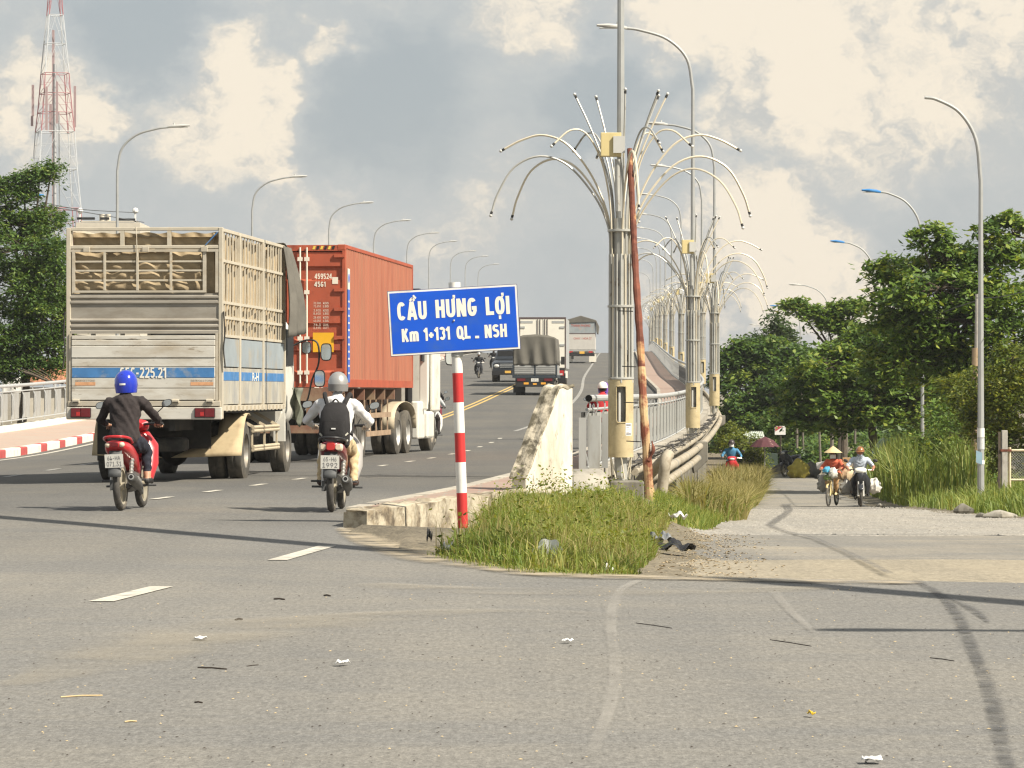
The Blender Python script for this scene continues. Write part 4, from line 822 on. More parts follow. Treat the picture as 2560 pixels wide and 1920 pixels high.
for (a, b) in ((245, 405), (1208, 1368)):
    t = bx('tail_light', BLKP, xf(a), xf(b), -.075, -.051, 1.07, 1.225, bev=.01); m_ = (xf(a) + xf(b)) / 2
    bx('lens', TAIL, xf(a) + .01, m_ - .004, -.088, -.0755, 1.08, 1.215, par=t, bev=.006); bx('lens', TAIL, m_ + .004, xf(b) - .01, -.088, -.0755, 1.08, 1.215, par=t, bev=.006); bx('reflector', TAIL2, m_ - .07, m_ - .01, -.092, -.0885, 1.10, 1.16, par=t)
# right side: boards, slats, tarp
SB = [0.07, 1.9, 4.45, 7.0]; BORD = M('side_board', (.47, .45, .385), .6, .2, var=.1, vs=2, dirt=(.40, .34, .24), ds=1.5, dl=(.45, .72), dirt2=(.27, .28, .29), ds2=2.5, dl2=(.48, .66), stretch=(1, 1, .5))
BORD_U = M('side_board_blue_grey', (.31, .35, .37), .6, .2, var=.12, vs=2, dirt=(.40, .34, .24), ds=1.5, dl=(.52, .75))
for s in (1, -1):
    x0, x1 = (HW - .03, HW) if s > 0 else (-HW, -HW + .03)
    for a, b in zip(SB[:-1], SB[1:]):
        bx('side_board', BORD_U, x0, x1, a + .05, b - .05, 1.88, 2.33, bev=.006); bx('side_board', BORD, x0, x1, a + .05, b - .05, 1.28, 1.862, bev=.006)
        if s > 0: bx('blue_stripe', BLUE_S, x1, x1 + .004, a + .08, b - .08, 1.66, 1.80)
    for y in SB: bx('side_post', FRAME, x0 - .01, x1 + .025, y - .045, y + .045, 1.2, 4.04, bev=.006)
    xc = (x0 + x1) / 2; bx('top_rail', FRAME, x0 - .01, x1 + .012, .07, LB, 4.02, 4.075, bev=.006)
    for z in (3.56, 2.90, 2.66, 2.37): bx('side_rail', FRAME, x0 + .0, x1 + .014, .07, LB, z - .022, z + .022)
    bx('sill_rail', FRAME, x0 - .02, x1 + .02, .07, LB, 1.18, 1.265)
    if s > 0:
        for a, b in zip(SB[:-1], SB[1:]):
            k = max(int((b - a) / .3), 3)
            for i in range(1, k):
                y = a + (b - a) * i / k + random.uniform(-.03, .03); l = random.uniform(-.02, .02); mb = MB(); mb.bar((xc + .003, y, 2.36), (xc + .003, y + l, 4.02), .02, .05, (0, 1, 0)); mb.build('slat', FRAME, tr)
        mb = MB(); mb.grid(lambda u, v: (xc - .10 + .03 * math.sin(u * 60) + .02 * math.sin(u * 23 + v * 5), .1 + 6.85 * u, 2.4 + 1.6 * v), 90, 8); mb.build('side_tarp', TARP_B, tr, smooth=True)
        text('side_number', 'R-H', tr, M('stencil_white', (.74, .72, .64)), (x1 + .005, 3.6, 1.73), (0, 1, 0), (0, 0, 1), .7, .14, .02, .002)
        for y in np.arange(.4, 6.9, .42): bx('side_clip', FRAME, x1 + .02, x1 + .05, y - .02, y + .02, 1.17, 1.25)
mb = MB(); mb.grid(lambda u, v: (-1.18 + 2.36 * u, .07 + 6.9 * v, 3.93 + .05 * math.sin(9 * u) * math.sin(14 * v)), 16, 30); mb.build('roof_tarp', TARP_B, tr, smooth=True)
bx('bed_floor', CHAS, -HW + .03, HW - .03, .03, LB, 1.14, 1.18); bx('front_board', BORD, -HW, HW, LB, LB + .05, 1.2, 4.05)
# dark tarp hanging over the front corner
mb = MB()
def drape(u, v):
    z = 4.05 - 1.62 * v; x = 1.24 + .34 * math.sin(min(v * 1.3, 1) * 1.3) * (.35 + .65 * u) + .035 * math.sin(u * 15 + v * 3); y = 6.75 + .75 * u - .2 * v * (1 - u); return (x, y, z + (.10 * u if v > .9 else 0))
mb.grid(drape, 18, 16); mb.grid(lambda u, v: (-1.2 + 2.45 * u, 6.75 + .75 * v, 4.06 + .05 * math.sin(u * 8) - .15 * v * v), 14, 4); mb.build('front_tarp', TARP_G, tr, smooth=True, solid=.012)
# chassis, wheels, fenders, guards
for x in (-.42, .42): bx('chassis_rail', CHAS, x - .05, x + .05, .1, 8.6, .86, 1.13)
for y in (.5, 2.0, 3.4, 5.0): bx('cross_member', CHAS, -.37, .37, y - .05, y + .05, .9, 1.1)
RW = 2.75
for s in (1, -1):
    wheel(tr, s * 1.07, RW, .5, .27, out=s); wheel(tr, s * .76, RW, .5, .27, out=s); wheel(tr, s * 1.02, 7.9, .5, .28, out=s)
mb = MB(); mb.tube([(-.9, RW, .5), (.9, RW, .5)], .1, 12); mb.build('rear_axle', CHAS, tr, smooth=True); mb = MB(); mb.ball((0, RW, .5), (.24, .26, .25)); mb.build('differential', CHAS, tr, smooth=True)
mb = MB(); mb.lathe([(.25, -.1), (.47, -.1), (.5, -.05), (.5, .08), (.46, .12), (.25, .12)], 28, (0, 1.2, .62), 'z'); mb.build('spare_wheel', TYRE, tr, smooth=True)
bx('inner_mudguard', CHAS, -1.15, -.6, 2.0, 2.02, .35, 1.1); bx('frame_plate', CHAS, -.8, .75, 1.9, 1.93, .55, 1.12)
FEND = M('dusty_fender', (.46, .37, .23), .75, .1, var=.14, vs=3, dirt=(.28, .21, .13), ds=3, dl=(.5, .75))
for s in (1, -1):
    mb = MB()
    def fd(u, v, s=s):
        a = R(-8 + 118 * u); yy = RW - .60 * math.cos(a) - (.16 if u < .25 else 0) * (1 - u * 4); zz = .52 + .60 * math.sin(a); w = .42 if u > .28 else .42 + .75 * (.28 - u) / .28; return (s * (1.24 - w * v), yy, zz - (.04 * v if u < .2 else 0))
    mb.grid(fd, 18, 4); mb.build('fender', FEND, tr, smooth=True, solid=.012)
GRD = M('guard_beige', (.50, .43, .31), .7, .1, var=.12, vs=4, dirt=(.3, .24, .16), ds=4, dl=(.5, .75))
for z in (.82, .88, .50, .55): mb = MB(); mb.tube([(1.16, 3.75, z), (1.16, 6.7, z)], .03, 8); mb.build('side_guard', GRD, tr, smooth=True)
for y in (3.8, 5.2, 6.65): bx('guard_post', GRD, 1.12, 1.15, y - .03, y + .03, .46, .92); mb = MB(); mb.bar((1.13, y, .9), (.7, y - .1, 1.16), .05, .05); mb.build('guard_strut', GRD, tr)
mb = MB(); mb.lathe([(.22, -.5), (.24, -.48), (.24, .48), (.22, .5)], 16, (.75, 5.2, .78), 'y'); mb.build('fuel_tank', CHAS, tr, smooth=True)
# cab and mirrors
CABW = M('cab_white', (.66, .645, .58), .45, var=.05, dirt=(.4, .35, .26), ds=2, dl=(.55, .8)); mb = MB(); mb.loft([((0, 7.15, 1.85), (1.16, 0, 0), (0, 0, 1.0)), ((0, 8.1, 1.85), (1.18, 0, 0), (0, 0, 1.02)), ((0, 8.95, 1.7), (1.12, 0, 0), (0, 0, .85))], 24, 7); mb.build('cab', CABW, tr, smooth=True)
bx('cab_window', BLKP, 1.165, 1.19, 7.5, 8.4, 1.95, 2.6); bx('cab_step', CABW, 1.0, 1.2, 7.2, 7.3, .6, 1.1)
for (x, z, w, h) in ((1.42, 2.28, .085, .11), (1.78, 2.2, .10, .16), (1.66, 1.72, .10, .155)):
    mb = MB(); mb.loft([((x, 8.55, z), (w * .7, 0, 0), (0, 0, h * .7)), ((x, 8.47, z), (w, 0, 0), (0, 0, h)), ((x, 8.43, z), (w, 0, 0), (0, 0, h))], 20, 3.5); mr = mb.build('mirror', BLKP, tr, smooth=True); mb = MB(); mb.loft([((x, 8.426, z), (w * .86, 0, 0), (0, 0, h * .88)), ((x, 8.42, z), (w * .86, 0, 0), (0, 0, h * .88))], 20, 3.5); mb.build('mirror_glass', MIRG, mr, smooth=True)
mb = MB(); mb.tube(spline([(1.15, 8.6, 2.32), (1.4, 8.6, 2.42), (1.6, 8.6, 2.36), (1.62, 8.6, 2.0), (1.5, 8.6, 1.7), (1.4, 8.6, 1.3), (1.2, 8.6, 1.15)], 5), .018, 6); mb.build('mirror_arm', BLKP, tr, smooth=True)
mb = MB(); mb.grid(lambda u, v: (1.27 + .18 * u + .03 * math.sin(v * 9 + u * 5), 7.6 + .1 * math.sin(6 * u), 1.0 + .55 * v - .15 * u * (1 - v)), 8, 10); mb.build('hanging_cloth', M('grey_green_cloth', (.17, .18, .14), .9, var=.3, vs=6), tr, smooth=True, solid=.015)
bx('yellow_panel', M('yellow_paint', (.80, .62, .04), .5, var=.05), -HW - .06, -HW - .02, .1, .5, 1.38, 1.95)
mb = MB(); mb.tube(spline([(-.13, -.02, 4.09), (-.12, -.03, 3.9), (-.115, -.03, 3.62)], 4), .008, 5); mb.build('rope', FRAME, tr); mb = MB(); mb.tube([(1.17, -.02, 4.0), (.98, -.02, 3.80)], .01, 5); mb.build('rope', BLUE_S, tr)
for s, xx in ((-1, -HW - .05), (1, HW + .05)):
    mb = MB(); mb.tube(spline([(xx, -.02, 2.75), (xx + .02 * s, -.03, 2.4), (xx, -.03, 2.15), (xx + .03 * s, -.03, 1.85)], 4), .013, 5); mb.build('chain', CHAS, tr)

# ---- container trailer
ORG = M('container_orange', (.36, .132, .078), .6, .05, var=.14, vs=1.2, dirt=(.27, .09, .055), ds=2.2, dl=(.5, .68), dirt2=(.27, .125, .075), ds2=1.2, dl2=(.5, .74), stretch=(1, 1, .14)); ORG_D = M('container_orange_dark', (.38, .085, .042), .6, .05, var=.14, vs=2, dirt=(.20, .05, .03), ds=3, dl=(.55, .75)); CTW = M('container_white_print', (.72, .66, .55), .6, var=.08)
cx_, cy_ = XP(864, 74) - 1.22, 74.0; ang = R(-5.0)
ct = thing('shipping_container', 'orange-red shipping container with number 459524 and blue vertical strip, on a trailer', 'container', (cx_, cy_, 1.5), ang)
CW, CH, CL = 1.22, 2.93, 12.19
def cb(nm, mat, *a, par=ct, bev=0.): mb = MB(); mb.box(*a); return mb.build(nm, mat, par, bevel=bev)
for x in (-1, 1):
    cb('corner_post', ORG_D, x * CW - .06 * (x > 0) - .0, x * CW + .06 * (x < 0), 0, .14, .0, CH); cb('corner_post', ORG_D, x * CW - .06 * (x > 0), x * CW + .06 * (x < 0), CL - .14, CL, .0, CH)
    for z in (0, CH - .118): cb('corner_casting', ORG_D, min(x * CW, x * (CW - .16)) - (.006 if x < 0 else 0), max(x * CW, x * (CW - .16)) + (.006 if x > 0 else 0), -.006, .16, z, z + .118, bev=.012)
    # corrugated side
    mb = MB(); prof = []; y = .15; k = 0
    while y < CL - .15: prof += [(y, 0), (y + .07, 0), (y + .11, -.036), (y + .18, -.036), (y + .22, 0)]; y += .278
    vs = [(x * (CW - .012 + q[1]), q[0], z) for q in prof for z in (.16, CH - .07)]; mb._add(vs, [(2 * i, 2 * i + 2, 2 * i + 3, 2 * i + 1) for i in range(len(prof) - 1)]); mb.build('side_wall', ORG, ct)
    cb('bottom_rail', ORG_D, x * (CW - .03) - .03, x * (CW - .03) + .03, .16, CL - .16, .0, .16); cb('top_rail', ORG_D, x * (CW - .03) - .03, x * (CW - .03) + .03, .16, CL - .16, CH - .07, CH)
cb('roof', ORG_D, -CW + .06, CW - .06, .1, CL - .1, CH - .05, CH - .02); cb('front_wall', ORG_D, -CW + .06, CW - .06, CL - .1, CL - .06, .05, CH - .05)
cb('door_header', ORG_D, -CW + .06, CW - .06, .0, .1, CH - .13, CH - .01); cb('door_sill', ORG_D, -CW + .06, CW - .06, .0, .1, .0, .12)
for s in (-1, 1):
    x0, x1 = (-CW + .07, -.01) if s < 0 else (.01, CW - .07); mb = MB(); pz = [.13, .25, .29, .62, .66, 1.0, 1.04, 1.38, 1.42, 1.75, 1.79, 2.12, 2.16, 2.48, 2.52, CH - .15]; py = [.03, .03, .07, .07, .03, .03, .07, .07, .03, .03, .07, .07, .03, .03, .07, .03]
    pz = [.13, .3, .34, .72, .76, .95, .99, 1.28, 1.32, 1.5, 1.54, 2.18, 2.22, 2.45, 2.49, CH - .15]; py = [.03, .03, .07, .07, .03, .03, .07, .07, .03, .03, .03, .03, .07, .07, .03, .03]
    mb._add([(x, y, z) for y, z in zip(py, pz) for x in (x0, x1)], [(2 * i, 2 * i + 1, 2 * i + 3, 2 * i + 2) for i in range(len(pz) - 1)]); dr = mb.build('door', ORG_D, ct, solid=.01)
    for xx in ((x0 + .28), (x1 - .28)) if s < 0 else ((x0 + .28), x0 + .42):
        mb = MB(); mb.tube([(xx, -.03, .08), (xx, -.03, CH - .06)], .019, 8); mb.build('lock_rod', CTW, dr, smooth=True)
        for z in (.3, 1.0, 1.95, CH - .3): cb('rod_bracket', CTW, xx - .05, xx + .05, -.05, -.01, z - .04, z + .04, par=dr)
    if s > 0:
        for z in (.35, 1.02, 1.6, 2.0, 2.7): cb('hinge', ORG_D, x1 - .16, x1 + .06, -.02, .02, z - .035, z + .035, par=dr)
HAZ = M('hazard_yellow', (.70, .50, .08), .6, var=.08)
for s in (-1, 1):
    for k in range(6):
        xx = s * (.66 + .0) + (-.24 + .08 * k) + (.12 if s > 0 else -.12); mb = MB(); mb._add([(xx, -.004, CH - .10), (xx + .05, -.004, CH - .10), (xx + .075, -.004, CH - .03), (xx + .025, -.004, CH - .03)], [(0, 1, 2, 3)]); mb.build('hazard_stripe', HAZ if k % 2 == 0 else BLKP, ct, solid=.004)
def ctext(s, xz, yz, hpx, wpx=None):   # pixels of the close-up 640 + x / 3.072, 560 + y / 3.072
    px, py = 640 + xz / 3.072, 560 + yz / 3.072; X = (px - 1280) * 74 / F - cx_; text('door_lettering', s, ct, CTW, (X, .024 if yz < 480 or yz > 560 else .024, H - (py - 980) * 74 / F - 1.5), (1, 0, 0), (0, 0, 1), wpx / 3.072 * 74 / F if wpx else None, hpx / 3.072 * 74 / F, .0, .003)
for s_, xz, yz, w_, h_ in (('459524', 518, 402, 132, 42), ('45G1', 493, 463, 86, 40)):
    q = P(640 + xz / 3.072, 560 + yz / 3.072, 74); stroke_word('door_lettering', s_, ct, CTW, (q.x - cx_, .02, q.z - 1.5), (1, 0, 0), (0, 0, 1), w_ / 3.072 * 74 / F, h_ / 3.072 * 74 / F, .18, .1)
cb('check_box', CTW, CW - .27, CW - .15, .018, .0235, 2.12, 2.26); text('door_lettering', '2', ct, ORG_D, (CW - .21, .0225, 2.19), (1, 0, 0), (0, 0, 1), .06, .11, .02, .002)
for k, (a, b) in enumerate((('32.500', 'KGS'), ('71.650', 'LBS'), ('3.900', 'KGS'), ('8.600', 'LBS'), ('28.600', 'KGS'), ('63.050', 'LBS'), ('76.3', 'CU.M.'), ('2.695', 'CU.FT'))):
    yz = [608, 632, 664, 688, 718, 744, 774, 798][k]; ctext(a, 470, yz, 17, 55); ctext(b, 538, yz, 17, 42)
# vertical logo strip on the side wall
LB_ = M('strip_blue', (.05, .13, .48), .5, var=.08)
cb('strip_white', CTW, CW + .001, CW + .006, .36, .70, 2.02, 2.45); cb('strip_blue', LB_, CW + .001, CW + .006, .36, .70, .10, 2.02)
for k in range(11): cb('strip_letter', CTW, CW + .006, CW + .009, .44, .62, 1.75 - .148 * k - (.3 if k > 0 else 0) * 0, 1.79 - .148 * k)
mb = MB(); mb.lathe([(.10, 0), (.10, .006)], 16, (CW + .006, .53, 2.25), 'x'); mb.build('strip_emblem', LB_, ct)
YP = M('yellow_label', (.75, .40, .02), .5, var=.06); cb('yellow_label', YP, .55, .98, .012, .026, .72, 1.12, par=ct)
# trailer chassis
tl = thing('container_trailer', 'rusty flatbed trailer carrying the orange container', 'trailer', (cx_, cy_, 0), ang); zt_ = zroad(cx_, 80); tl.location[2] = zt_
RUSTF = M('rusty_chassis', (.20, .10, .065), .8, .1, var=.25, vs=3, dirt=(.30, .22, .14), ds=2, dl=(.45, .7))
def tb(nm, mat, *a, par=tl, bev=0.): mb = MB(); mb.box(*a); return mb.build(nm, mat, par, bevel=bev)
for x in (-.5, .5): tb('main_beam', RUSTF, x - .07, x + .07, .05, 11.8, 1.1 - zt_, 1.48 - zt_)
tb('rear_bar', RUSTF, -1.2, 1.2, -.02, .12, 1.22 - zt_, 1.49 - zt_); tb('under_bar', RUSTF, -1.15, 1.15, .0, .1, .62, .78)
for x in (-.9, -.45, .45, .9): tb('bar_strut', RUSTF, x - .04, x + .04, .03, .1, .78, 1.22 - zt_)
for s in (-1, 1): lt = tb('tail_light', BLKP, s * .75 - .2, s * .75 + .2, -.05, -.021, .98, 1.12); tb('lens', TAIL, s * .75 - .18, s * .75 + .18, -.056, -.0505, 1.0, 1.1, par=lt)
for y in (1.6, 3.4, 5.2, 7.0, 8.8): tb('outrigger', RUSTF, -1.18, 1.18, y - .05, y + .05, 1.3, 1.46 - zt_)
for y in (1.7, 3.0):
    for s in (1, -1): wheel(tl, s * 1.07, y, .5, .27, out=s); wheel(tl, s * .76, y, .5, .27, out=s)
GRD2 = M('worn_wood_guard', (.33, .235, .155), .85, var=.2, vs=5, dirt=(.2, .14, .09), ds=4, dl=(.5, .75))
for z in (.55, .95): tb('side_guard', GRD2, 1.10, 1.16, 4.0, 8.3, z - .05, z + .06)
for y in (4.1, 5.1, 6.1, 7.1, 8.2): tb('guard_post', GRD2, 1.08, 1.10, y - .05, y + .05, .5, 1.3)
for y in (4.6, 6.6): mb = MB(); mb.bar((1.05, y, .6), (.7, y + 1.2, 1.3), .05, .05); mb.build('brace', CHAS, tl)
tb('landing_gear', CHAS, .55, .8, 5.0, 5.3, .35, 1.3); tb('landing_gear', CHAS, -.8, -.55, 5.0, 5.3, .35, 1.3)
# tractor
ta = ang - R(3.5); fy = Vector((math.sin(-ang), math.cos(ang))) * 9.6
tk = thing('tractor_unit', 'white tractor unit with a tall exhaust guard in front of the orange container', 'truck', (cx_ + fy.x - .05, cy_ + fy.y, zt_), ta)
def kb(nm, mat, *a, par=tk, bev=0.): mb = MB(); mb.box(*a); return mb.build(nm, mat, par, bevel=bev)
for y in (.2, 1.5):
    for s in (1, -1): wheel(tk, s * 1.07, y, .52, .27, out=s, tyre=TYRE_D, rim=M('pale_rim', (.46, .45, .42), .5, .3, var=.1)); wheel(tk, s * .76, y, .52, .27, out=s)
for s in (1, -1): wheel(tk, s * 1.05, 4.9, .52, .28, out=s); kb('chassis_rail', CHAS, s * .42 - .05, s * .42 + .05, -.9, 6, .75, 1.0)
for s in (1, -1): mb = MB(); mb.grid(lambda u, v: (s * (1.25 - .35 * v), .85 - 1.45 * math.cos(R(180 * u)), .62 + .62 * math.sin(R(180 * u)) ** .6), 16, 3); mb.build('mudguard', GRD, tk, smooth=True, solid=.012)
mb = MB(); mb.loft([((0, 3.3, 2.25), (1.22, 0, 0), (0, 0, 1.45)), ((0, 5.2, 2.25), (1.25, 0, 0), (0, 0, 1.45)), ((0, 5.9, 2.0), (1.2, 0, 0), (0, 0, 1.2))], 24, 7); mb.build('cab', CABW, tk, smooth=True)
kb('side_fairing', CABW, 1.12, 1.3, 2.3, 3.2, .35, 1.25, bev=.04); kb('fuel_tank_cover', CABW, 1.05, 1.36, 3.3, 4.2, .35, 1.0, bev=.06); kb('door', CABW, 1.24, 1.34, 4.2, 5.2, 1.0, 2.6, bev=.04)
kb('fairing_edge', CABW, 1.22, 1.42, 2.9, 3.0, 1.05, 3.0, bev=.02); kb('cab_slot', BLKP, 1.30, 1.345, 2.6, 2.9, 2.2, 3.4)
mb = MB(); mb.loft([((1.55, 5.6, 2.35), (.12, 0, 0), (0, 0, .2)), ((1.55, 5.5, 2.35), (.14, 0, 0), (0, 0, .23))], 16, 4); mr = mb.build('mirror', BLKP, tk, smooth=True); mb = MB(); mb.loft([((1.55, 5.494, 2.35), (.12, 0, 0), (0, 0, .2)), ((1.55, 5.49, 2.35), (.12, 0, 0), (0, 0, .2))], 16, 4); mb.build('mirror_glass', MIRG, mr)
mb = MB(); mb.tube(spline([(1.2, 5.7, 2.7), (1.5, 5.65, 2.65), (1.55, 5.62, 2.5)], 4), .02, 6); mb.build('mirror_arm', BLKP, tk)
mb = MB(); mb.tube([(.95, 2.95, 1.2), (.95, 2.95, 4.1)], .09, 10); mb.build('exhaust_stack', BLKP, tk, smooth=True); kb('air_intake', BLKP, .9, 1.2, 3.0, 3.2, 3.6, 3.95)

# ---- canvas-topped lorry, rear towards the camera
def small_parts(root): 
    def f(nm, mat, *a, par=None, bev=0.): mb = MB(); mb.box(*a); return mb.build(nm, mat, par or root, bevel=bev)
    return f
gd = 176.; gX = XP(1337, gd); gs = thing('canvas_lorry', 'lorry with a grey canvas cover and silver dropside, behind the blue sign', 'truck', (gX, gd, zroad(gX, gd)), R(-2.6)); f = small_parts(gs)
GT = M('lorry_canvas', (.125, .118, .10), .9, var=.15, vs=2, bump=.3, bs=5); DKB = M('dark_blue_body', (.035, .045, .055), .5, var=.1); SIL = M('silver_dropside', (.42, .42, .40), .45, .4, var=.08)
mb = MB()
def canvas(u, v):   # v around the section, u along
    y = .02 + 4.6 * u; a = v; 
    sec = [(-1.06, 1.5), (-1.05, 2.2), (-1.0, 2.78), (-.6, 2.93), (0, 2.97), (.6, 2.93), (1.0, 2.78), (1.05, 2.2), (1.06, 1.5)]
    k = a * (len(sec) - 1); i = min(int(k), len(sec) - 2); t = k - i; x = sec[i][0] * (1 - t) + sec[i + 1][0] * t; z = sec[i][1] * (1 - t) + sec[i + 1][1] * t; return (x + .02 * math.sin(9 * u), y, z + .02 * math.sin(13 * u))
mb.grid(canvas, 14, 24); mb.grid(lambda u, v: (-1.04 + 2.08 * u, -.02 + .05 * math.sin(u * 21 + 2 * v) * (1.1 - v) - .05 * math.exp(-((u - .48 - .08 * v) * 16) ** 2) * (1.2 - v), 1.48 + v * (1.3 + .18 * math.sin(math.pi * u) ** .5)), 40, 14); mb.build('canvas_cover', GT, gs, smooth=True, solid=.02)
for a, b in ((-1.0, -.04), (.04, 1.0)):
    dp = f('dropside', SIL, a, b, -.04, .0, 1.03, 1.46, bev=.01)
    for z in (1.12, 1.22, 1.32, 1.40): f('dropside_rib', SIL, a + .01, b - .01, -.06, -.041, z - .02, z + .02, par=dp)
f('dropside_post', DKB, -.035, .035, -.05, .0, 1.0, 1.48); f('corner_post', DKB, -1.1, -1.02, -.04, .04, .95, 1.5); f('corner_post', DKB, 1.02, 1.1, -.04, .04, .95, 1.5); f('bed_sill', DKB, -1.1, 1.1, -.03, 4.6, .86, 1.0)
f('side_board', SIL, 1.03, 1.06, .05, 4.6, 1.0, 1.5); f('side_board', SIL, -1.06, -1.03, .05, 4.6, 1.0, 1.5); f('rear_skirt', BLKP, -.95, .95, -.02, .04, .42, .86)
for s in (-1, 1): f('tail_light', TAIL, s * .66 - .2, s * .66 + .2, -.05, -.021, .70, .83); f('yellow_mark', AMB, s * .42 - .12, s * .42 + .12, -.03, -.021, .54, .64)
f('yellow_mark', AMB, -.09, .09, -.03, -.021, .52, .60); plate_lines(gs, (0, -.03, .755), .36, .16, '65C', '138.40'); 
for s in (-1, 1): wheel(gs, s * .85, 1.1, .4, .26, out=s); wheel(gs, s * .62, 1.1, .4, .2, out=s); wheel(gs, s * .85, 4.9, .4, .24, out=s); f('mudflap', BLKP, s * .82 - .26, s * .82 + .26, .55, .57, .14, .5)
mb = MB(); mb.loft([((0, 4.7, 1.5), (.95, 0, 0), (0, 0, .85)), ((0, 6.0, 1.45), (.95, 0, 0), (0, 0, .8))], 20, 6); mb.build('cab', CABW, gs, smooth=True); f('chassis', CHAS, -.45, .45, .1, 6, .5, .8)
f('mirror', BLKP, 1.1, 1.28, 5.6, 5.66, 1.55, 1.95)
# ---- white box lorry
wd = 198.; wX = XP(1356, wd); ws = thing('box_lorry', 'tall white box lorry ahead of the canvas-covered lorry', 'truck', (wX, wd, zroad(wX, wd)), R(-2.4)); f = small_parts(ws); WB = M('box_white', (.74, .71, .62), .5, var=.03); WG = M('box_grey', (.40, .41, .40), .5, .2, var=.08); DT = M('box_trim', (.10, .075, .07), .6, var=.1)
zt2 = P(1356, 793, wd).z - zroad(wX, wd); hb = 1.28
bxo = f('cargo_box', WG, -hb, hb, .02, 7.5, 1.0, zt2 - .05, bev=.02); f('top_trim', DT, -hb - .02, hb + .02, -.03, .03, zt2 - .1, zt2); f('side_trim', DT, hb - .05, hb + .02, -.03, .02, 1.0, zt2 - .1); f('side_trim', DT, -hb - .02, -hb + .05, -.03, .02, 1.0, zt2 - .1)
for s in (-1, 1):
    dr = f('door', WB, min(s * .01, s * (hb - .06)), max(s * .01, s * (hb - .06)), -.035, .015, 1.05, zt2 - .12)
    for xx in (.13, .27): mb = MB(); mb.tube([(s * xx, -.06, 1.0), (s * xx, -.06, zt2 - .12)], .022, 6); mb.build('lock_rod', DT, dr, smooth=True)
    for z in (1.4, 2.3, zt2 - .55): f('hinge', WG, min(s * (hb - .32), s * (hb - .06)), max(s * (hb - .32), s * (hb - .06)), -.07, -.036, z - .05, z + .05, par=dr)
    f('corner_plate', WG, min(s * (hb - .75), s * (hb - .08)), max(s * (hb - .75), s * (hb - .08)), -.05, -.036, zt2 - .32, zt2 - .2, par=dr)
    f('tail_light', TAIL2, s * 1.05 - .13, s * 1.05 + .13, -.05, -.0, .62, .9); f('reverse_light', LENS, s * 1.05 - .1, s * 1.05 + .06, -.055, -.051, .64, .74); wheel(ws, s * 1.0, 1.6, .48, .27, out=s); wheel(ws, s * .7, 1.6, .48, .27, out=s); wheel(ws, s * 1.0, 8.4, .48, .27, out=s); f('mudflap', BLKP, s * .95 - .3, s * .95 + .3, .9, .92, .12, .75)
f('bumper', BLKP, -1.2, 1.2, -.02, .08, .45, .98); f('chassis', CHAS, -.45, .45, .1, 9, .6, .98); mb = MB(); mb.loft([((0, 7.6, 1.9), (1.15, 0, 0), (0, 0, 1.1)), ((0, 9.3, 1.8), (1.15, 0, 0), (0, 0, 1.0))], 20, 6); mb.build('cab', CABW, ws, smooth=True)
f('mirror', BLKP, 1.36, 1.5, 8.9, 8.96, 1.6, 2.0); f('side_guard', CABW, 1.16, 1.2, 2.4, 7.4, .5, .9)
# ---- far lorry with tarpaulin roof
fd_ = 300.; fX = XP(1452, fd_); fs_ = thing('tarpaulin_lorry', 'far pale lorry with a grey tarpaulin roof near the crest', 'truck', (fX, fd_, zroad(fX, fd_)), R(-1.8)); f = small_parts(fs_)
f('body_lower', M('pale_body', (.52, .50, .46), .55, .1, var=.06), -1.2, 1.2, 0, 7, 1.15, 2.45, bev=.03); f('body_upper', M('blue_grey_sheet', (.27, .30, .31), .7, var=.14, vs=1.5, dirt=(.42, .28, .22), ds=1.2, dl=(.55, .7)), -1.18, 1.18, .02, 7, 2.52, 3.45); f('dark_seam', DT, -1.2, 1.2, -.01, 7, 2.45, 2.52)
mb = MB(); mb.prism([(-1.3, 3.35), (-1.28, 3.6), (0, 3.98), (1.28, 3.6), (1.5, 3.15), (1.42, 2.5), (1.3, 2.55), (1.22, 3.45)], 'y', -.05, 7.1); mb.build('tarpaulin_roof', GT, fs_, bevel=.03)
text('rear_lettering', 'CHAY - HOA 27', fs_, M('faded_red_print', (.45, .12, .09), .6, var=.1), (.15, -.005, 2.08), (1, 0, 0), (0, 0, 1), 1.5, .17, .01, .004); text('rear_lettering', 'THANH PHONG', fs_, M('faded_red_print', (.45, .12, .09)), (0, .012, 3.15), (1, 0, 0), (0, 0, 1), 1.6, .2, .01, .004)
f('tail_board', SIL, -1.2, 1.2, -.04, .01, 1.0, 1.15); plate_lines(fs_, (.1, -.05, .9), .42, .2, '', '', PLY); f('bumper', BLKP, -1.15, 1.15, -.03, .05, .6, .85)
for s in (-1, 1): wheel(fs_, s * .98, 1.6, .48, .28, out=s); wheel(fs_, s * .98, 7.5, .48, .28, out=s); f('tail_light', TAIL2, s * .82 - .16, s * .82 + .16, -.06, -.041, .88, 1.02); f('mudflap', WB, s * .98 - .3, s * .98 + .3, .7, .73, .12, .8)
mb = MB(); mb.loft([((0, 7.1, 1.7), (1.15, 0, 0), (0, 0, 1.0)), ((0, 8.7, 1.7), (1.15, 0, 0), (0, 0, 1.0))], 20, 6); mb.build('cab', CABW, fs_, smooth=True); f('mirror', BLKP, -1.5, -1.32, 8.2, 8.26, 1.5, 2.2)
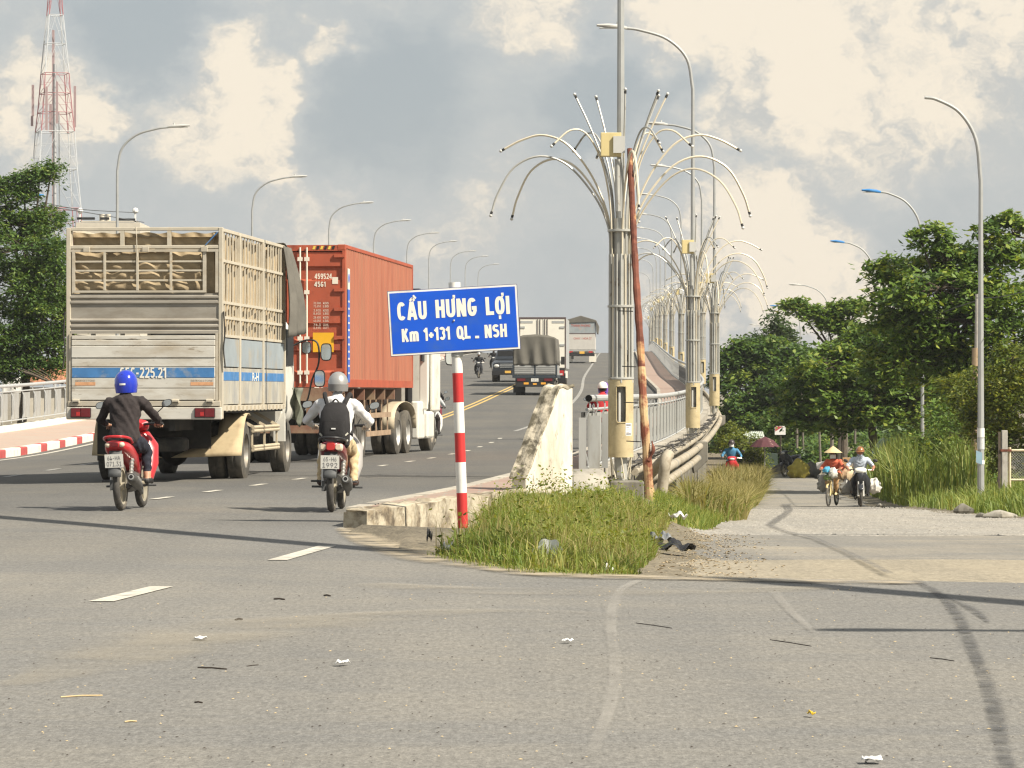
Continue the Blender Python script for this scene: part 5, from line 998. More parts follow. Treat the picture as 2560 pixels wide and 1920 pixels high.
# ---- oncoming dark pick-up
pd = 212.; pX = XP(1270, pd); pk = thing('oncoming_pickup', 'dark oncoming truck with chrome grille, half hidden behind the canvas lorry', 'truck', (pX, pd, zroad(pX, pd)), R(180 - 3)); f = small_parts(pk)
DK = M('black_paint', (.018, .022, .028), .3, var=.05, coat=.5); mb = MB(); mb.loft([((0, .0, .82), (.9, 0, 0), (0, 0, .34)), ((0, -.3, .85), (.98, 0, 0), (0, 0, .42)), ((0, -1.6, .9), (1.0, 0, 0), (0, 0, .45)), ((0, -5, .95), (.98, 0, 0), (0, 0, .45))], 20, 5)
mb.loft([((0, -1.4, 1.3), (.85, 0, 0), (0, 0, .1)), ((0, -2.0, 1.6), (.8, 0, 0), (0, 0, .38)), ((0, -3.4, 1.62), (.8, 0, 0), (0, 0, .36))], 20, 4); mb.build('body', DK, pk, smooth=True)
f('windscreen', BLKP, -.7, .7, -1.62, -1.56, 1.4, 1.85); 
for k in range(3): f('grille_bar', CHROME, -.48, .48, .0, .03, .86 + .085 * k, .91 + .085 * k)
for s in (-1, 1): mb = MB(); mb.ball((s * .68, -.05, .95), (.2, .1, .12)); mb.build('headlight', LENS, pk, smooth=True); f('fog_light', AMB, s * .62 - .1, s * .62 + .1, .0, .02, .55, .62); wheel(pk, s * .85, -1.0, .42, .26, out=s); wheel(pk, s * .85, -4.2, .42, .26, out=s)
f('bumper', BLKP, -.95, .95, -.02, .06, .42, .68); plate_lines(pk, (0, .07, .6), .36, .14, '', '', PLY)
# ---------------------------------------------------------------- motorbikes, bicycle, riders
SKIN = M('skin', (.42, .235, .15), .55, var=.06); EYE = M('eye_dark', (.02, .015, .012), .4, var=0); LIP = M('lips', (.30, .12, .09), .5, var=.05); HAIR = M('hair_black', (.012, .010, .010), .5, var=.1)
SEATM = M('seat_vinyl', (.018, .018, .02), .5, var=.1); PLAS = M('grey_plastic', (.085, .088, .09), .55, var=.12); ENG = M('engine_grey', (.10, .098, .092), .5, .4, var=.25, vs=15); SILV = M('silver_part', (.50, .49, .46), .35, .7, var=.08); CLEAR = M('clear_lens', (.62, .52, .40), .25, var=.08)
MTYRE = M('bike_tyre', (.06, .056, .05), .85, var=.2, vs=20, dirt=(.19, .165, .13), ds=6, dl=(.5, .75)); MRIM = M('bike_rim', (.45, .41, .32), .5, .4, var=.12)
def bwheel(root, y, r=.285, w=.085, tyre=MTYRE, rim=MRIM, spokes=5, sw=.02):
    mb = MB(); mb.lathe([(r - .075, -w * .35), (r - .05, -w / 2), (r - .018, -w * .42), (r, -w * .15), (r, w * .15), (r - .018, w * .42), (r - .05, w / 2), (r - .075, w * .35), (r - .075, -w * .35)], 32, (0, y, r), 'x', caps=False); t = mb.build('wheel', tyre, root, smooth=True, ang=50)
    mb = MB(); mb.lathe([(r - .095, -w * .36), (r - .07, -w * .38), (r - .07, w * .38), (r - .095, w * .36), (r - .095, -w * .36)], 28, (0, y, r), 'x', caps=False); mb.lathe([(.001, -w * .6), (.045, -w * .6), (.045, w * .6), (.001, w * .6)], 12, (0, y, r), 'x')
    for k in range(spokes):
        a = 2 * math.pi * k / spokes; mb.bar((0, y + .03 * math.cos(a), r + .03 * math.sin(a)), (0, y + (r - .08) * math.cos(a), r + (r - .08) * math.sin(a)), sw, sw * 1.6, (1, 0, 0))
    mb.build('rim', rim, t, smooth=True); return t
def motorbike(label, loc, rz, paint, plate=None, lean=0., accent=None, group=None, tail=TAIL, shield=None, taillamp='twin'):
    rt = thing('motorbike', label, 'motorbike', loc, rz, group, ry=lean); pm = paint; ac = accent or paint; sh = shield or paint
    bwheel(rt, -.60); bwheel(rt, .63)
    def b(nm, mat, fn, sm=True, par=rt, **k): mb = MB(); fn(mb); return mb.build(nm, mat, par, smooth=sm, **k)
    b('tail_fairing', pm, lambda m: m.lofty([(-.86, 0, .775, .05, .03), (-.82, 0, .765, .115, .055), (-.68, 0, .735, .15, .085), (-.42, 0, .67, .155, .11), (-.15, 0, .58, .14, .12), (.08, 0, .46, .11, .10), (.16, 0, .40, .05, .06)], 18, 2.8))
    b('seat', SEATM, lambda m: m.lofty([(-.80, 0, .835, .07, .02), (-.72, 0, .845, .125, .035), (-.45, 0, .825, .14, .05), (-.15, 0, .78, .13, .055), (.08, 0, .765, .09, .05), (.16, 0, .755, .04, .03)], 16, 2.6))
    b('grab_rail', SEATM if tail is TAIL2 else pm, lambda m: m.tube(spline([(-.13, -.45, .79), (-.15, -.7, .84), (-.08, -.86, .865), (.08, -.86, .865), (.15, -.7, .84), (.13, -.45, .79)], 4), .016, 8))
    if taillamp == 'twin':
        for s in (-1, 1): b('tail_light', CLEAR, lambda m: m.ball((s * .082, -.835, .77), (.036, .03, .03)))
        b('tail_lamp_centre', tail, lambda m: m.loft([((0, -.87, .775), (.045, 0, 0), (0, 0, .022)), ((0, -.84, .775), (.06, 0, 0), (0, 0, .035))], 12, 3))
    else:
        b('tail_light', tail, lambda m: m.loft([((0, -.885, .765), (.045, 0, 0), (0, 0, .04)), ((0, -.83, .765), (.055, 0, 0), (0, 0, .05))], 14, 4))
        for s in (-1, 1): b('turn_signal', CLEAR, lambda m: m.loft([((s * .085, -.86, .76), (.03, 0, 0), (0, 0, .03)), ((s * .10, -.80, .755), (.04, 0, 0), (0, 0, .045))], 12, 3))
    b('rear_mudguard', PLAS, lambda m: m.grid(lambda u, v: ((-.075 + .15 * u), -.80 - .10 * v - .02 * math.sin(math.pi * u), .70 - .30 * v), 8, 6), solid=.012)
    if plate: plate_lines(rt, (0, -.905, .585), .215, .155, plate[0], plate[1], tilt=R(-8))
    b('engine', ENG, lambda m: (m.lofty([(-.35, 0, .33, .09, .10), (-.1, 0, .33, .12, .13), (.15, 0, .36, .10, .11), (.28, 0, .40, .06, .07)], 12, 3)))
    b('swing_arm', PLAS, lambda m: (m.bar((-.08, -.6, .285), (-.08, -.05, .32), .03, .05), m.bar((.08, -.6, .285), (.08, -.05, .32), .03, .05), m.box(-.12, -.085, -.62, -.1, .24, .36)), sm=False)
    for s in (-1, 1): b('shock_absorber', SILV, lambda m: m.tube([(s * .115, -.56, .30), (s * .115, -.54, .38)] + [(s * .115, -.53 + .01 * k, .40 + .02 * k) for k in range(12)], [.016, .016] + [.03 if k % 2 else .02 for k in range(12)], 8))
    ex = b('exhaust', ENG, lambda m: m.tube([(.09, .2, .25), (.13, .0, .19), (.155, -.25, .25), (.16, -.32, .27), (.165, -.36, .285), (.172, -.72, .37), (.174, -.78, .385), (.174, -.80, .39)], [.02, .022, .025, .03, .056, .062, .055, .045], 14)); b('exhaust_tip', SILV, lambda m: m.tube([(.174, -.795, .389), (.1745, -.815, .394)], .034, 12), par=ex); b('exhaust_mouth', BLACK, lambda m: m.tube([(.1745, -.816, .3945), (.1746, -.819, .395)], .022, 12), par=ex)
    b('heat_shield', SILV, lambda m: m.bar((.225, -.66, .375), (.215, -.42, .32), .012, .05, (0, 0, 1)), par=ex)
    b('foot_pegs', PLAS, lambda m: (m.tube([(-.30, .04, .275), (.30, .04, .275)], .013, 8), m.tube([(-.27, -.36, .35), (-.1, -.3, .35)], .014, 6), m.tube([(.27, -.36, .35), (.1, -.3, .35)], .014, 6)))
    for s in (-1, 1): b('leg_shield', sh, lambda m: m.loft([((s * .17, .22, .34), (.05, .03, 0), (0, .10, .0)), ((s * .20, .32, .52), (.07, .05, 0), (0, .09, .02)), ((s * .17, .40, .74), (.09, .05, 0), (0, .06, .03)), ((s * .08, .43, .90), (.07, .03, 0), (0, .05, .02))], 12, 2.6))
    b('front_cowl', sh, lambda m: m.loftz([(.60, 0, .46, .09, .06), (.75, 0, .49, .13, .08), (.88, 0, .48, .12, .08), (.93, 0, .47, .07, .05)], 14, 2.6))
    b('headlight_cowl', ac, lambda m: m.loft([((0, .34, .985), (.10, 0, 0), (0, 0, .04)), ((0, .40, .99), (.165, 0, 0), (0, 0, .07)), ((0, .49, .965), (.15, 0, 0), (0, 0, .065)), ((0, .54, .95), (.09, 0, 0), (0, 0, .04))], 16, 2.4))
    b('headlight', LENS, lambda m: m.ball((0, .515, .955), (.11, .045, .048)))
    for s in (-1, 1): b('fork', SILV if accent else PLAS, lambda m: m.tube([(s * .06, .50, .78), (s * .07, .56, .52), (s * .075, .63, .285)], [.022, .024, .028], 10))
    b('front_fender', sh, lambda m: m.grid(lambda u, v: ((-.065 + .13 * v), .63 + (.325 + .02 * math.sin(math.pi * v)) * math.cos(R(30 + 150 * u)), .285 + (.325 + .02 * math.sin(math.pi * v)) * math.sin(R(30 + 150 * u))), 12, 4), solid=.008)
    hb = b('handlebar', BLKP, lambda m: m.tube(spline([(-.34, .27, 1.0), (-.2, .33, 1.0), (0, .38, .99), (.2, .33, 1.0), (.34, .27, 1.0)], 4), .0145, 8))
    for s in (-1, 1):
        b('grip', BLKP, lambda m: m.tube([(s * .23, .32, 1.0), (s * .355, .265, 1.0)], .019, 8), par=hb); b('lever', SILV, lambda m: m.tube([(s * .2, .37, .995), (s * .36, .31, .985)], .007, 6), par=hb)
        mr = b('mirror', BLKP, lambda m: (m.tube(spline([(s * .2, .34, 1.01), (s * .25, .36, 1.1), (s * .36, .35, 1.20)], 4), .006, 6), m.loft([((s * .40, .37, 1.235), (.03, 0, 0), (0, 0, .025)), ((s * .40, .345, 1.24), (.062, 0, .012), (0, 0, .043)), ((s * .40, .335, 1.24), (.062, 0, .012), (0, 0, .043))], 14, 2.6)))
        b('mirror_glass', MIRG, lambda m: m.loft([((s * .40, .3335, 1.24), (.054, 0, .01), (0, 0, .037)), ((s * .40, .332, 1.24), (.054, 0, .01), (0, 0, .037))], 14, 2.6), par=mr)
    return rt

def seg_d(p, a, b):
    ab = b - a; t = max(0, min(1, (p - a).dot(ab) / max(ab.length_squared, 1e-9))); return (p - (a + ab * t)).length, t
def person(label, loc, rz, J, cols, head_cover=None, cover_mat=None, lean=0., voxel=.016, group=None, sleeves='long', legs='long', fingers=True, face=False, torso=1.0, mask=None, hood=None):
    """one continuous seated body remeshed from tapered limbs; clothes are zones of it, head gear are parts"""
    root = thing('person', label, 'person', loc, rz, group, ry=lean); V = {k: Vector(v) for k, v in J.items()}
    mb = MB(); pel, che, nec, hea = V['pelvis'], V['chest'], V['neck'], V['head']; ax = (che - pel).normalized(); side = Vector((1, 0, 0)); fw = side.cross(ax).normalized() * -1
    mid = pel.lerp(che, .45) - fw * .0
    k = torso
    mb.loft([(pel - ax * .12, side * .13 * k, fw * .10 * k), (pel - ax * .04, side * .185 * k, fw * .145 * k), (pel + ax * .06, side * .175 * k, fw * .13 * k), (mid, side * .165 * k, fw * .115 * k), (che - ax * .03, side * .19 * k, fw * .125 * k), (che + ax * .10, side * .195 * k, fw * .115 * k), (nec - ax * .03, side * .12 * k, fw * .085 * k), (nec, side * .07, fw * .065)], 20, 2.3)
    mb.tube([nec - ax * .05, nec, hea - Vector((0, 0, .06))], [.07, .058, .055], 12); mb.ball(hea, (.078, .098, .118), 16, 12)
    if face:
        f_ = Vector((0, 1, 0)); mb.loft([(hea + f_ * .085 + Vector((0, 0, .03)), Vector((.012, 0, 0)), Vector((0, .006, .012))), (hea + f_ * .115 + Vector((0, 0, -.02)), Vector((.02, 0, 0)), Vector((0, .01, .014))), (hea + f_ * .085 + Vector((0, 0, -.035)), Vector((.016, 0, 0)), Vector((0, .006, .008)))], 8)
        for s in (-1, 1): mb.ball(hea + Vector((s * .08, -.005, -.005)), (.014, .026, .034), 8, 6)
    bones = [('top', pel, che, .17), ('top', che, nec - ax * .02, .14), ('skin', nec, hea, .07), ('skin', hea, hea + Vector((0, 0, .05)), .09)]
    for s, S in ((-1, 'L'), (1, 'R')):
        sh, el, wr = V['sh' + S], V['el' + S], V['wr' + S]; hp, kn, an, to = V['hip' + S], V['kn' + S], V['an' + S], V['to' + S]
        mb.tube([che.lerp(sh, .5), sh, sh.lerp(el, .5), el, el.lerp(wr, .4), wr], [.085, .072, .06, .05, .046, .032], 12)
        d = (wr - el).normalized(); mb.loft([(wr - d * .02, Vector((.034, 0, 0)), Vector((0, 0, .026))), (wr + d * .04, Vector((.044, 0, 0)), Vector((0, 0, .026))), (wr + d * .085, Vector((.042, 0, 0)), Vector((0, 0, .022)))], 12)
        mb.tube([pel.lerp(hp, .6), hp, hp.lerp(kn, .5), kn, kn.lerp(an, .35), kn.lerp(an, .7), an], [.12, .118, .095, .07, .066, .052, .042], 14)
        t = (to - an); mb.loft([(an + Vector((0, -.06, -.045)), Vector((.035, 0, 0)), Vector((0, .01, .035))), (an + Vector((0, 0, -.03)), Vector((.044, 0, 0)), Vector((0, 0, .055))), (an + t * .6, Vector((.048, 0, 0)), Vector((0, 0, .035))), (to + t * .15, Vector((.03, 0, 0)), Vector((0, 0, .02)))], 12)
        short = sleeves == 'short'; eu = sh.lerp(el, .75)
        bones += [('top', sh, eu if short else el, .07), ('skin' if short else 'top', eu if short else el, el, .05), ('skin' if short else 'top', el, el.lerp(wr, .9), .04), ('skin', wr, wr + d * .1, .04)]
        lk = kn.lerp(an, .72 if legs == 'crop' else .9); 
        if legs == 'short': lk = kn.lerp(hp, .25)
        bones += [('leg', hp, lk if legs == 'short' else kn, .1), ('leg' if legs != 'short' else 'skin', kn if legs != 'short' else lk, lk if legs != 'short' else kn, .06), ('skin' if legs in ('crop', 'short') else 'leg', lk if legs != 'short' else kn, an, .045), ('shoe', an + Vector((0, 0, -.03)), to, .045)]
    tmp = mb.build('body', SKIN, root); md = tmp.modifiers.new('r', 'REMESH'); md.mode = 'VOXEL'; md.voxel_size = voxel; sm = tmp.modifiers.new('s', 'SMOOTH'); sm.iterations = 5; sm.factor = .5
    PERSONS.append((tmp, bones, cols, V, fingers)); 
    if face or mask:
        for s in (-1, 1): mb = MB(); mb.ball(hea + Vector((s * .032, .086, .012)), (.014, .008, .008), 8, 6); mb.build('eye', EYE, root, smooth=True); mb = MB(); mb.bar(hea + Vector((s * .015, .094, .034)), hea + Vector((s * .05, .086, .036)), .006, .008); mb.build('eyebrow', HAIR, root)
        if not mask: mb = MB(); mb.loft([(hea + Vector((-.026, .088, -.058)), (0, .004, 0), (0, 0, .003)), (hea + Vector((0, .096, -.058)), (0, .008, 0), (0, 0, .009)), (hea + Vector((.026, .088, -.058)), (0, .004, 0), (0, 0, .003))], 8); mb.build('mouth', LIP, root, smooth=True)
    if mask: mb = MB(); mb.grid(lambda u, v: (hea.x + .083 * math.sin(R(-80 + 160 * u)), hea.y + .118 * math.cos(R(-80 + 160 * u)) ** .7 + (.012 if .3 < u < .7 else 0), hea.z - .105 + .11 * v), 14, 5); mb.build('face_mask', mask, root, smooth=True, solid=.005)
    if head_cover == 'open': 
        mb = MB(); mb.loft([(hea + Vector((0, -.012, z)), Vector((rx, 0, 0)), Vector((0, ry, 0))) for z, rx, ry in ((-.115, .115, .12), (-.11, .125, .135), (-.02, .138, .155), (.05, .132, .15), (.10, .112, .13), (.14, .075, .09), (.158, .03, .035), (.16, .005, .005))], 24, 2.1); h = mb.build('helmet', cover_mat, root, smooth=True, ang=50)
        return root, h, hea
    if head_cover == 'half':
        mb = MB(); mb.loft([(hea + Vector((0, -.008, z)), Vector((rx, 0, 0)), Vector((0, ry, 0))) for z, rx, ry in ((.0, .112, .132), (.006, .12, .14), (.05, .118, .138), (.10, .098, .117), (.135, .068, .08), (.155, .03, .035), (.158, .005, .005))], 24, 2.1)
        mb.loft([(hea + Vector((0, .11, .02)), Vector((.09, 0, 0)), Vector((0, 0, .01))), (hea + Vector((0, .155, .008)), Vector((.07, 0, 0)), Vector((0, 0, .006)))], 14); h = mb.build('helmet', cover_mat, root, smooth=True, ang=50)
        mb = MB(); mb.loft([(hea + Vector((0, -.02, -.06)), Vector((.083, 0, 0)), Vector((0, .09, 0))), (hea + Vector((0, -.015, .0)), Vector((.094, 0, 0)), Vector((0, .105, 0))), (hea + Vector((0, -.01, .012)), Vector((.09, 0, 0)), Vector((0, .1, 0)))], 16); mb.build('hair', HAIR, root, smooth=True) if not face else None
        for s in (-1, 1): mb = MB(); mb.tube([hea + Vector((s * .1, .02, .0)), hea + Vector((s * .075, .05, -.09)), hea + Vector((s * .02, .07, -.125))], .005, 5); mb.build('strap', BLKP, root)
        return root, h, hea
    return root, None, hea
PERSONS = []
def finish_people():
    dg = bpy.context.evaluated_depsgraph_get()
    for (o, bones, cols, V, fingers) in PERSONS:
        me = bpy.data.meshes.new_from_object(o.evaluated_get(dg)); o.modifiers.clear(); o.data = me
        me.materials.clear(); keys = ['top', 'leg', 'skin', 'shoe']
        for k in keys: me.materials.append(cols[k])
        idx = []
        A = np.array([b[1][:] for b in bones]); B = np.array([b[2][:] for b in bones]); rad = np.array([b[3] for b in bones]); ki = np.array([keys.index(b[0]) for b in bones])
        n = len(me.polygons); c = np.empty(n * 3); me.polygons.foreach_get('center', c); c = c.reshape(-1, 3); AB = B - A; L2 = np.maximum((AB ** 2).sum(1), 1e-9)
        best = np.full(n, 1e9); bi = np.zeros(n, int)
        for j in range(len(bones)):
            t = np.clip(((c - A[j]) @ AB[j]) / L2[j], 0, 1); q = np.linalg.norm(c - (A[j] + t[:, None] * AB[j]), axis=1) - rad[j]; m = q < best; best[m] = q[m]; bi[m] = ki[j]
        me.polygons.foreach_set('material_index', bi.astype(np.int32)); me.shade_smooth()
        if fingers:   # folds of the cloth
            nv = len(me.vertices); vc = np.empty(nv * 3); me.vertices.foreach_get('co', vc); vc = vc.reshape(-1, 3); vn = np.empty(nv * 3); me.vertices.foreach_get('normal', vn); vn = vn.reshape(-1, 3)
            cl = np.zeros(nv, bool)
            for pf, b_ in zip(me.polygons, bi):
                if b_ < 2: cl[list(pf.vertices)] = True
            x, y, z = vc.T; w_ = np.sin(34 * z + 9 * np.sin(7 * x + 3 * y) + 12 * x) * np.sin(13 * x + 9 * y + 6 * z) + .6 * np.sin(58 * z - 30 * np.abs(x) + 8 * np.sin(11 * y))
            vc += vn * (w_ * .0075 * cl)[:, None]; me.vertices.foreach_set('co', vc.ravel()); me.update()
        if fingers:
            for s, S in ((-1, 'L'), (1, 'R')):
                mb = MB(); el, wr = V['el' + S], V['wr' + S]; d = (wr - el).normalized(); base = wr + d * .075
                for k in range(4):
                    off = Vector((s * (.032 - .021 * k), .0, .008)); ln = (.9, 1.0, 1.05, .85)[k]
                    mb.tube([base + off, base + off + d * .03 * ln + Vector((0, .012, .006)), base + off + d * .045 * ln + Vector((0, .01, -.022)), base + off + d * .03 * ln + Vector((0, -.006, -.04))], [.0105, .0098, .0092, .0075], 7)
                mb.tube([wr + d * .03 + Vector((-s * .036, 0, 0)), wr + d * .06 + Vector((-s * .055, 0, -.012)), wr + d * .085 + Vector((-s * .05, .0, -.03))], [.0125, .011, .0085], 7)
                mb.build('fingers', cols['skin'], o.parent, smooth=True)
def seated(pel=(0, -.24, .85), che=(0, -.16, 1.185), nec=(0, -.11, 1.36), hea=(0, -.06, 1.485), shw=.195, el=(.34, .02, 1.06), wr=(.315, .24, 1.01), kn=(.17, .17, .70), an=(.20, .02, .37), to=(.215, .18, .31)):
    J = dict(pelvis=pel, chest=che, neck=nec, head=hea)
    for s, S in ((-1, 'L'), (1, 'R')):
        J['sh' + S] = (s * shw, che[1] + .01, che[2] + .085); J['el' + S] = (s * el[0], *el[1:]); J['wr' + S] = (s * wr[0], *wr[1:])
        J['hip' + S] = (s * .09, pel[1] + .02, pel[2] - .05); J['kn' + S] = (s * kn[0], *kn[1:]); J['an' + S] = (s * an[0], *an[1:]); J['to' + S] = (s * to[0], *to[1:])
    return J
# ---- rider with the blue helmet on the red motorbike
REDP = M('red_paint', (.46, .022, .028), .3, var=.06, coat=.5); DKSH = M('dark_shirt', (.028, .022, .022), .9, var=.2, vs=6, bump=.9, bs=9); NAVY = M('navy_trousers', (.014, .016, .026), .9, var=.2, vs=6, bump=.9, bs=9); SHOE = M('black_shoe', (.02, .02, .02), .6, var=.2); BLUH = M('blue_helmet', (.008, .03, .42), .18, var=.06, coat=.8, spec=.6)
def put(x, y_scale_d): return (XP(x, y_scale_d), y_scale_d, zroad(XP(x, y_scale_d), y_scale_d))
def bike_at(px, d, rz): # px is where the rear tyre stands
    X = XP(px, d); fx, fy = -math.sin(rz), math.cos(rz); return (X + .60 * fx, d + .60 * fy, zroad(X, d))
rz1 = R(-5.5); l1 = bike_at(303, 42.0, rz1)
motorbike('red motorbike with number 64-HA 071.31 ridden behind the stake truck', l1, rz1, REDP, ('64-HA', '071.31'), lean=R(-2))
rt, h, hd = person('rider in dark brown shirt and blue helmet on the red motorbike', l1, rz1, seated(), dict(top=DKSH, leg=NAVY, skin=SKIN, shoe=SHOE), 'open', BLUH, lean=R(-2), legs='crop')
mb = MB(); mb.grid(lambda u, v: (hd.x + .14 * math.sin(R(-20 + 30 * u)), hd.y - .012 - .157 * math.cos(R(-20 + 30 * u)), hd.z - .02 + .022 * v), 6, 1); mb.build('helmet_label', STK, h, solid=.003); mb = MB(); mb.tube([hd + Vector((-.02, -.13, .10)), hd + Vector((-.02, .0, .158))], .012, 6); mb.build('helmet_ridge', BLKP, h)
# ---- rider with the silver helmet and backpack
MAR = M('maroon_paint', (.17, .012, .022), .3, var=.06, coat=.5); WJK = M('white_jacket', (.60, .605, .61), .85, var=.08, vs=5, bump=.9, bs=7); KHA = M('khaki_trousers', (.50, .40, .24), .9, var=.1, vs=5, bump=.9, bs=8); BSH = M('brown_shoe', (.06, .03, .022), .6, var=.2); SILH = M('silver_helmet', (.44, .43, .41), .3, .6, var=.05); GLV = M('pale_glove', (.52, .44, .36), .8, var=.1)
rz2 = R(-2.6); l2 = bike_at(829, 41.8, rz2)
motorbike('maroon motorbike with number 65-H6 1992 ridden by the backpack wearer', l2, rz2, MAR, ('65-H6', '1992'), lean=R(1), tail=TAIL2, shield=M('silver_shield', (.42, .40, .38), .4, .3, var=.08), taillamp='wide')
J2 = seated(pel=(0, -.24, .85), che=(0, -.15, 1.175), nec=(0, -.1, 1.345), hea=(0, -.05, 1.475), el=(.38, .02, 1.05), wr=(.33, .25, 1.0))
rt, h, hd = person('rider in pale jacket and khaki trousers with a silver helmet and backpack', l2, rz2, J2, dict(top=WJK, leg=KHA, skin=GLV, shoe=BSH), 'half', SILH, lean=R(1), torso=1.08)
mb = MB(); mb.loft([(hd + Vector((0, -.008, z)), Vector((rx, 0, 0)), Vector((0, ry, 0))) for z, rx, ry in ((-.075, .105, .122), (-.07, .115, .132), (.01, .122, .141), (.012, .10, .12))], 24, 2.1, caps=False); mb.build('helmet_rim', M('helmet_grey', (.20, .195, .19), .5, var=.08), h, smooth=True)
mb = MB(); mb.lathe([(.001, 0), (.124, 0), (.126, .004), (.124, .008), (.001, .008)], 24, hd + Vector((0, -.008, .012))); o = mb.build('helmet_band', M('band_red', (.45, .10, .06), .5), h, smooth=True); o.scale = (1, 1, 1)
BAG = M('black_backpack', (.018, .017, .018), .85, var=.25, vs=8, bump=.3, bs=15); bp = thing('backpack', 'black backpack with grey tabs worn over the pale jacket', 'backpack', (l2[0], l2[1], l2[2] - .06), rz2, ry=R(1))
mb = MB(); mb.loft([((0, -.40, .80), (.15, 0, 0), (0, .07, 0)), ((0, -.42, .84), (.18, 0, 0), (0, .10, 0)), ((0, -.42, 1.05), (.185, 0, 0), (0, .12, 0)), ((0, -.38, 1.22), (.165, 0, 0), (0, .10, 0)), ((0, -.35, 1.31), (.12, 0, 0), (0, .07, 0)), ((0, -.34, 1.335), (.06, 0, 0), (0, .04, 0))], 20, 3); mb.build('bag_body', BAG, bp, smooth=True)
mb = MB(); mb.loft([((0, -.50, .86), (.13, 0, 0), (0, .05, 0)), ((0, -.525, .98), (.135, 0, 0), (0, .045, 0)), ((0, -.50, 1.12), (.12, 0, 0), (0, .04, 0))], 18, 3.5); mb.build('front_pocket', BAG, bp, smooth=True)
mb = MB(); mb.box(-.025, .025, -.575, -.566, 1.02, 1.035); mb.build('bag_label', STK, bp)
TABM = M('reflective_tab', (.45, .44, .38), .5, var=.05)
for s, z in ((1, .95), (1, .87), (-1, .94), (-1, .86)): mb = MB(); mb.bar((s * .135, -.52, z), (s * .165, -.505, z + .03), .008, .018); mb.build('reflective_tab', TABM, bp)
for s in (-1, 1): mb = MB(); mb.tube(spline([(s * .09, -.34, 1.28), (s * .14, -.22, 1.41), (s * .15, -.10, 1.42), (s * .16, .0, 1.3), (s * .17, -.02, 1.1), (s * .18, -.3, .95)], 4), .026, 8); mb.build('shoulder_strap', BAG, bp, smooth=True)
mb = MB(); mb.tube(spline([(-.04, -.35, 1.33), (0, -.36, 1.37), (.04, -.35, 1.33)], 4), .01, 6); mb.build('top_handle', BAG, bp)

# ---- oncoming man on the dark motorbike on the side road
sd = 97.; DKP = M('dark_grey_paint', (.025, .027, .032), .35, var=.06, coat=.4); LBL = M('pale_blue_shirt', (.46, .52, .60), .85, var=.08, vs=6, bump=.9, bs=8); SHRT = M('khaki_shorts', (.34, .29, .19), .9, var=.1); WHP = M('white_plastic', (.68, .66, .58), .5, var=.06)
def side_at(px, d, rz, yo=.63): X = XP(px, d); fx, fy = -math.sin(rz), math.cos(rz); return (X - yo * fx, d - yo * fy, zterrain(X, d) + .03)
rz3 = R(176); l3 = side_at(2152, sd, rz3); motorbike('dark grey motorbike with white headlight cowl coming along the side road', l3, rz3, DKP, None, accent=WHP)
J3 = seated(hea=(0, -.05, 1.465), el=(.37, .0, 1.06), wr=(.33, .22, 1.01)); SKT = M('tanned_skin', (.32, .15, .085), .55, var=.06)
rt, h, hd = person('man in a pale blue short-sleeved shirt and brown helmet riding towards the camera', l3, rz3, J3, dict(top=LBL, leg=SHRT, skin=SKT, shoe=SHOE), 'half', M('bronze_helmet', (.30, .13, .05), .3, .2, var=.08, coat=.5), sleeves='short', legs='short', face=True, voxel=.018)
mb = MB()
for s in (-1, 1): mb.bar((s * .02, -.005, 1.335), (s * .09, -.02, 1.365), .02, .05)
mb.build('shirt_collar', LBL, rt)
BAGC = M('white_plastic_bag', (.62, .60, .54), .5, var=.2, vs=9, bump=.5, bs=10); BAGG = M('grey_plastic_bag', (.30, .30, .28), .5, var=.25, vs=9, bump=.5, bs=10)
def sack(name, label, loc, r, mat, sq=1.0, cat='bag', n=16):
    mb = MB(); n_ = n; secs = []
    for i in range(n_ + 1):
        t = -math.pi / 2 + math.pi * i / n_; k = max(math.cos(t), .03) * (1 - .25 * math.sin(t)); secs.append(((0, 0, r * sq * math.sin(t)), (r * k, 0, 0), (0, r * .8 * k, 0)))
    mb.loft(secs, 18); rs = random.Random(hash(label) % 999)
    ph = [rs.uniform(0, 6) for _ in range(6)]
    mb.v = [(x * (1 + .13 * math.sin(9 * z / r + ph[0] + 3 * y / r) + .08 * math.sin(17 * y / r + ph[1])), y * (1 + .13 * math.sin(8 * x / r + ph[2])), z + .09 * r * math.sin(7 * x / r + ph[3]) ) for x, y, z in mb.v]
    o = mb.build(name, mat, smooth=True); o.location = loc; return tag(o, label, cat)
c3, s3 = math.cos(rz3), math.sin(rz3); W3 = lambda x, y, z: (l3[0] + x * c3 - y * s3, l3[1] + x * s3 + y * c3, l3[2] + z)
sack('plastic_bag', 'white plastic bag hanging on the right image side of the dark motorbike', W3(-.38, -.25, .55), .20, BAGC, 1.1); sack('plastic_bag', 'grey translucent bag hanging on the left image side of the dark motorbike', W3(.36, -.3, .52), .19, BAGG, 1.1)
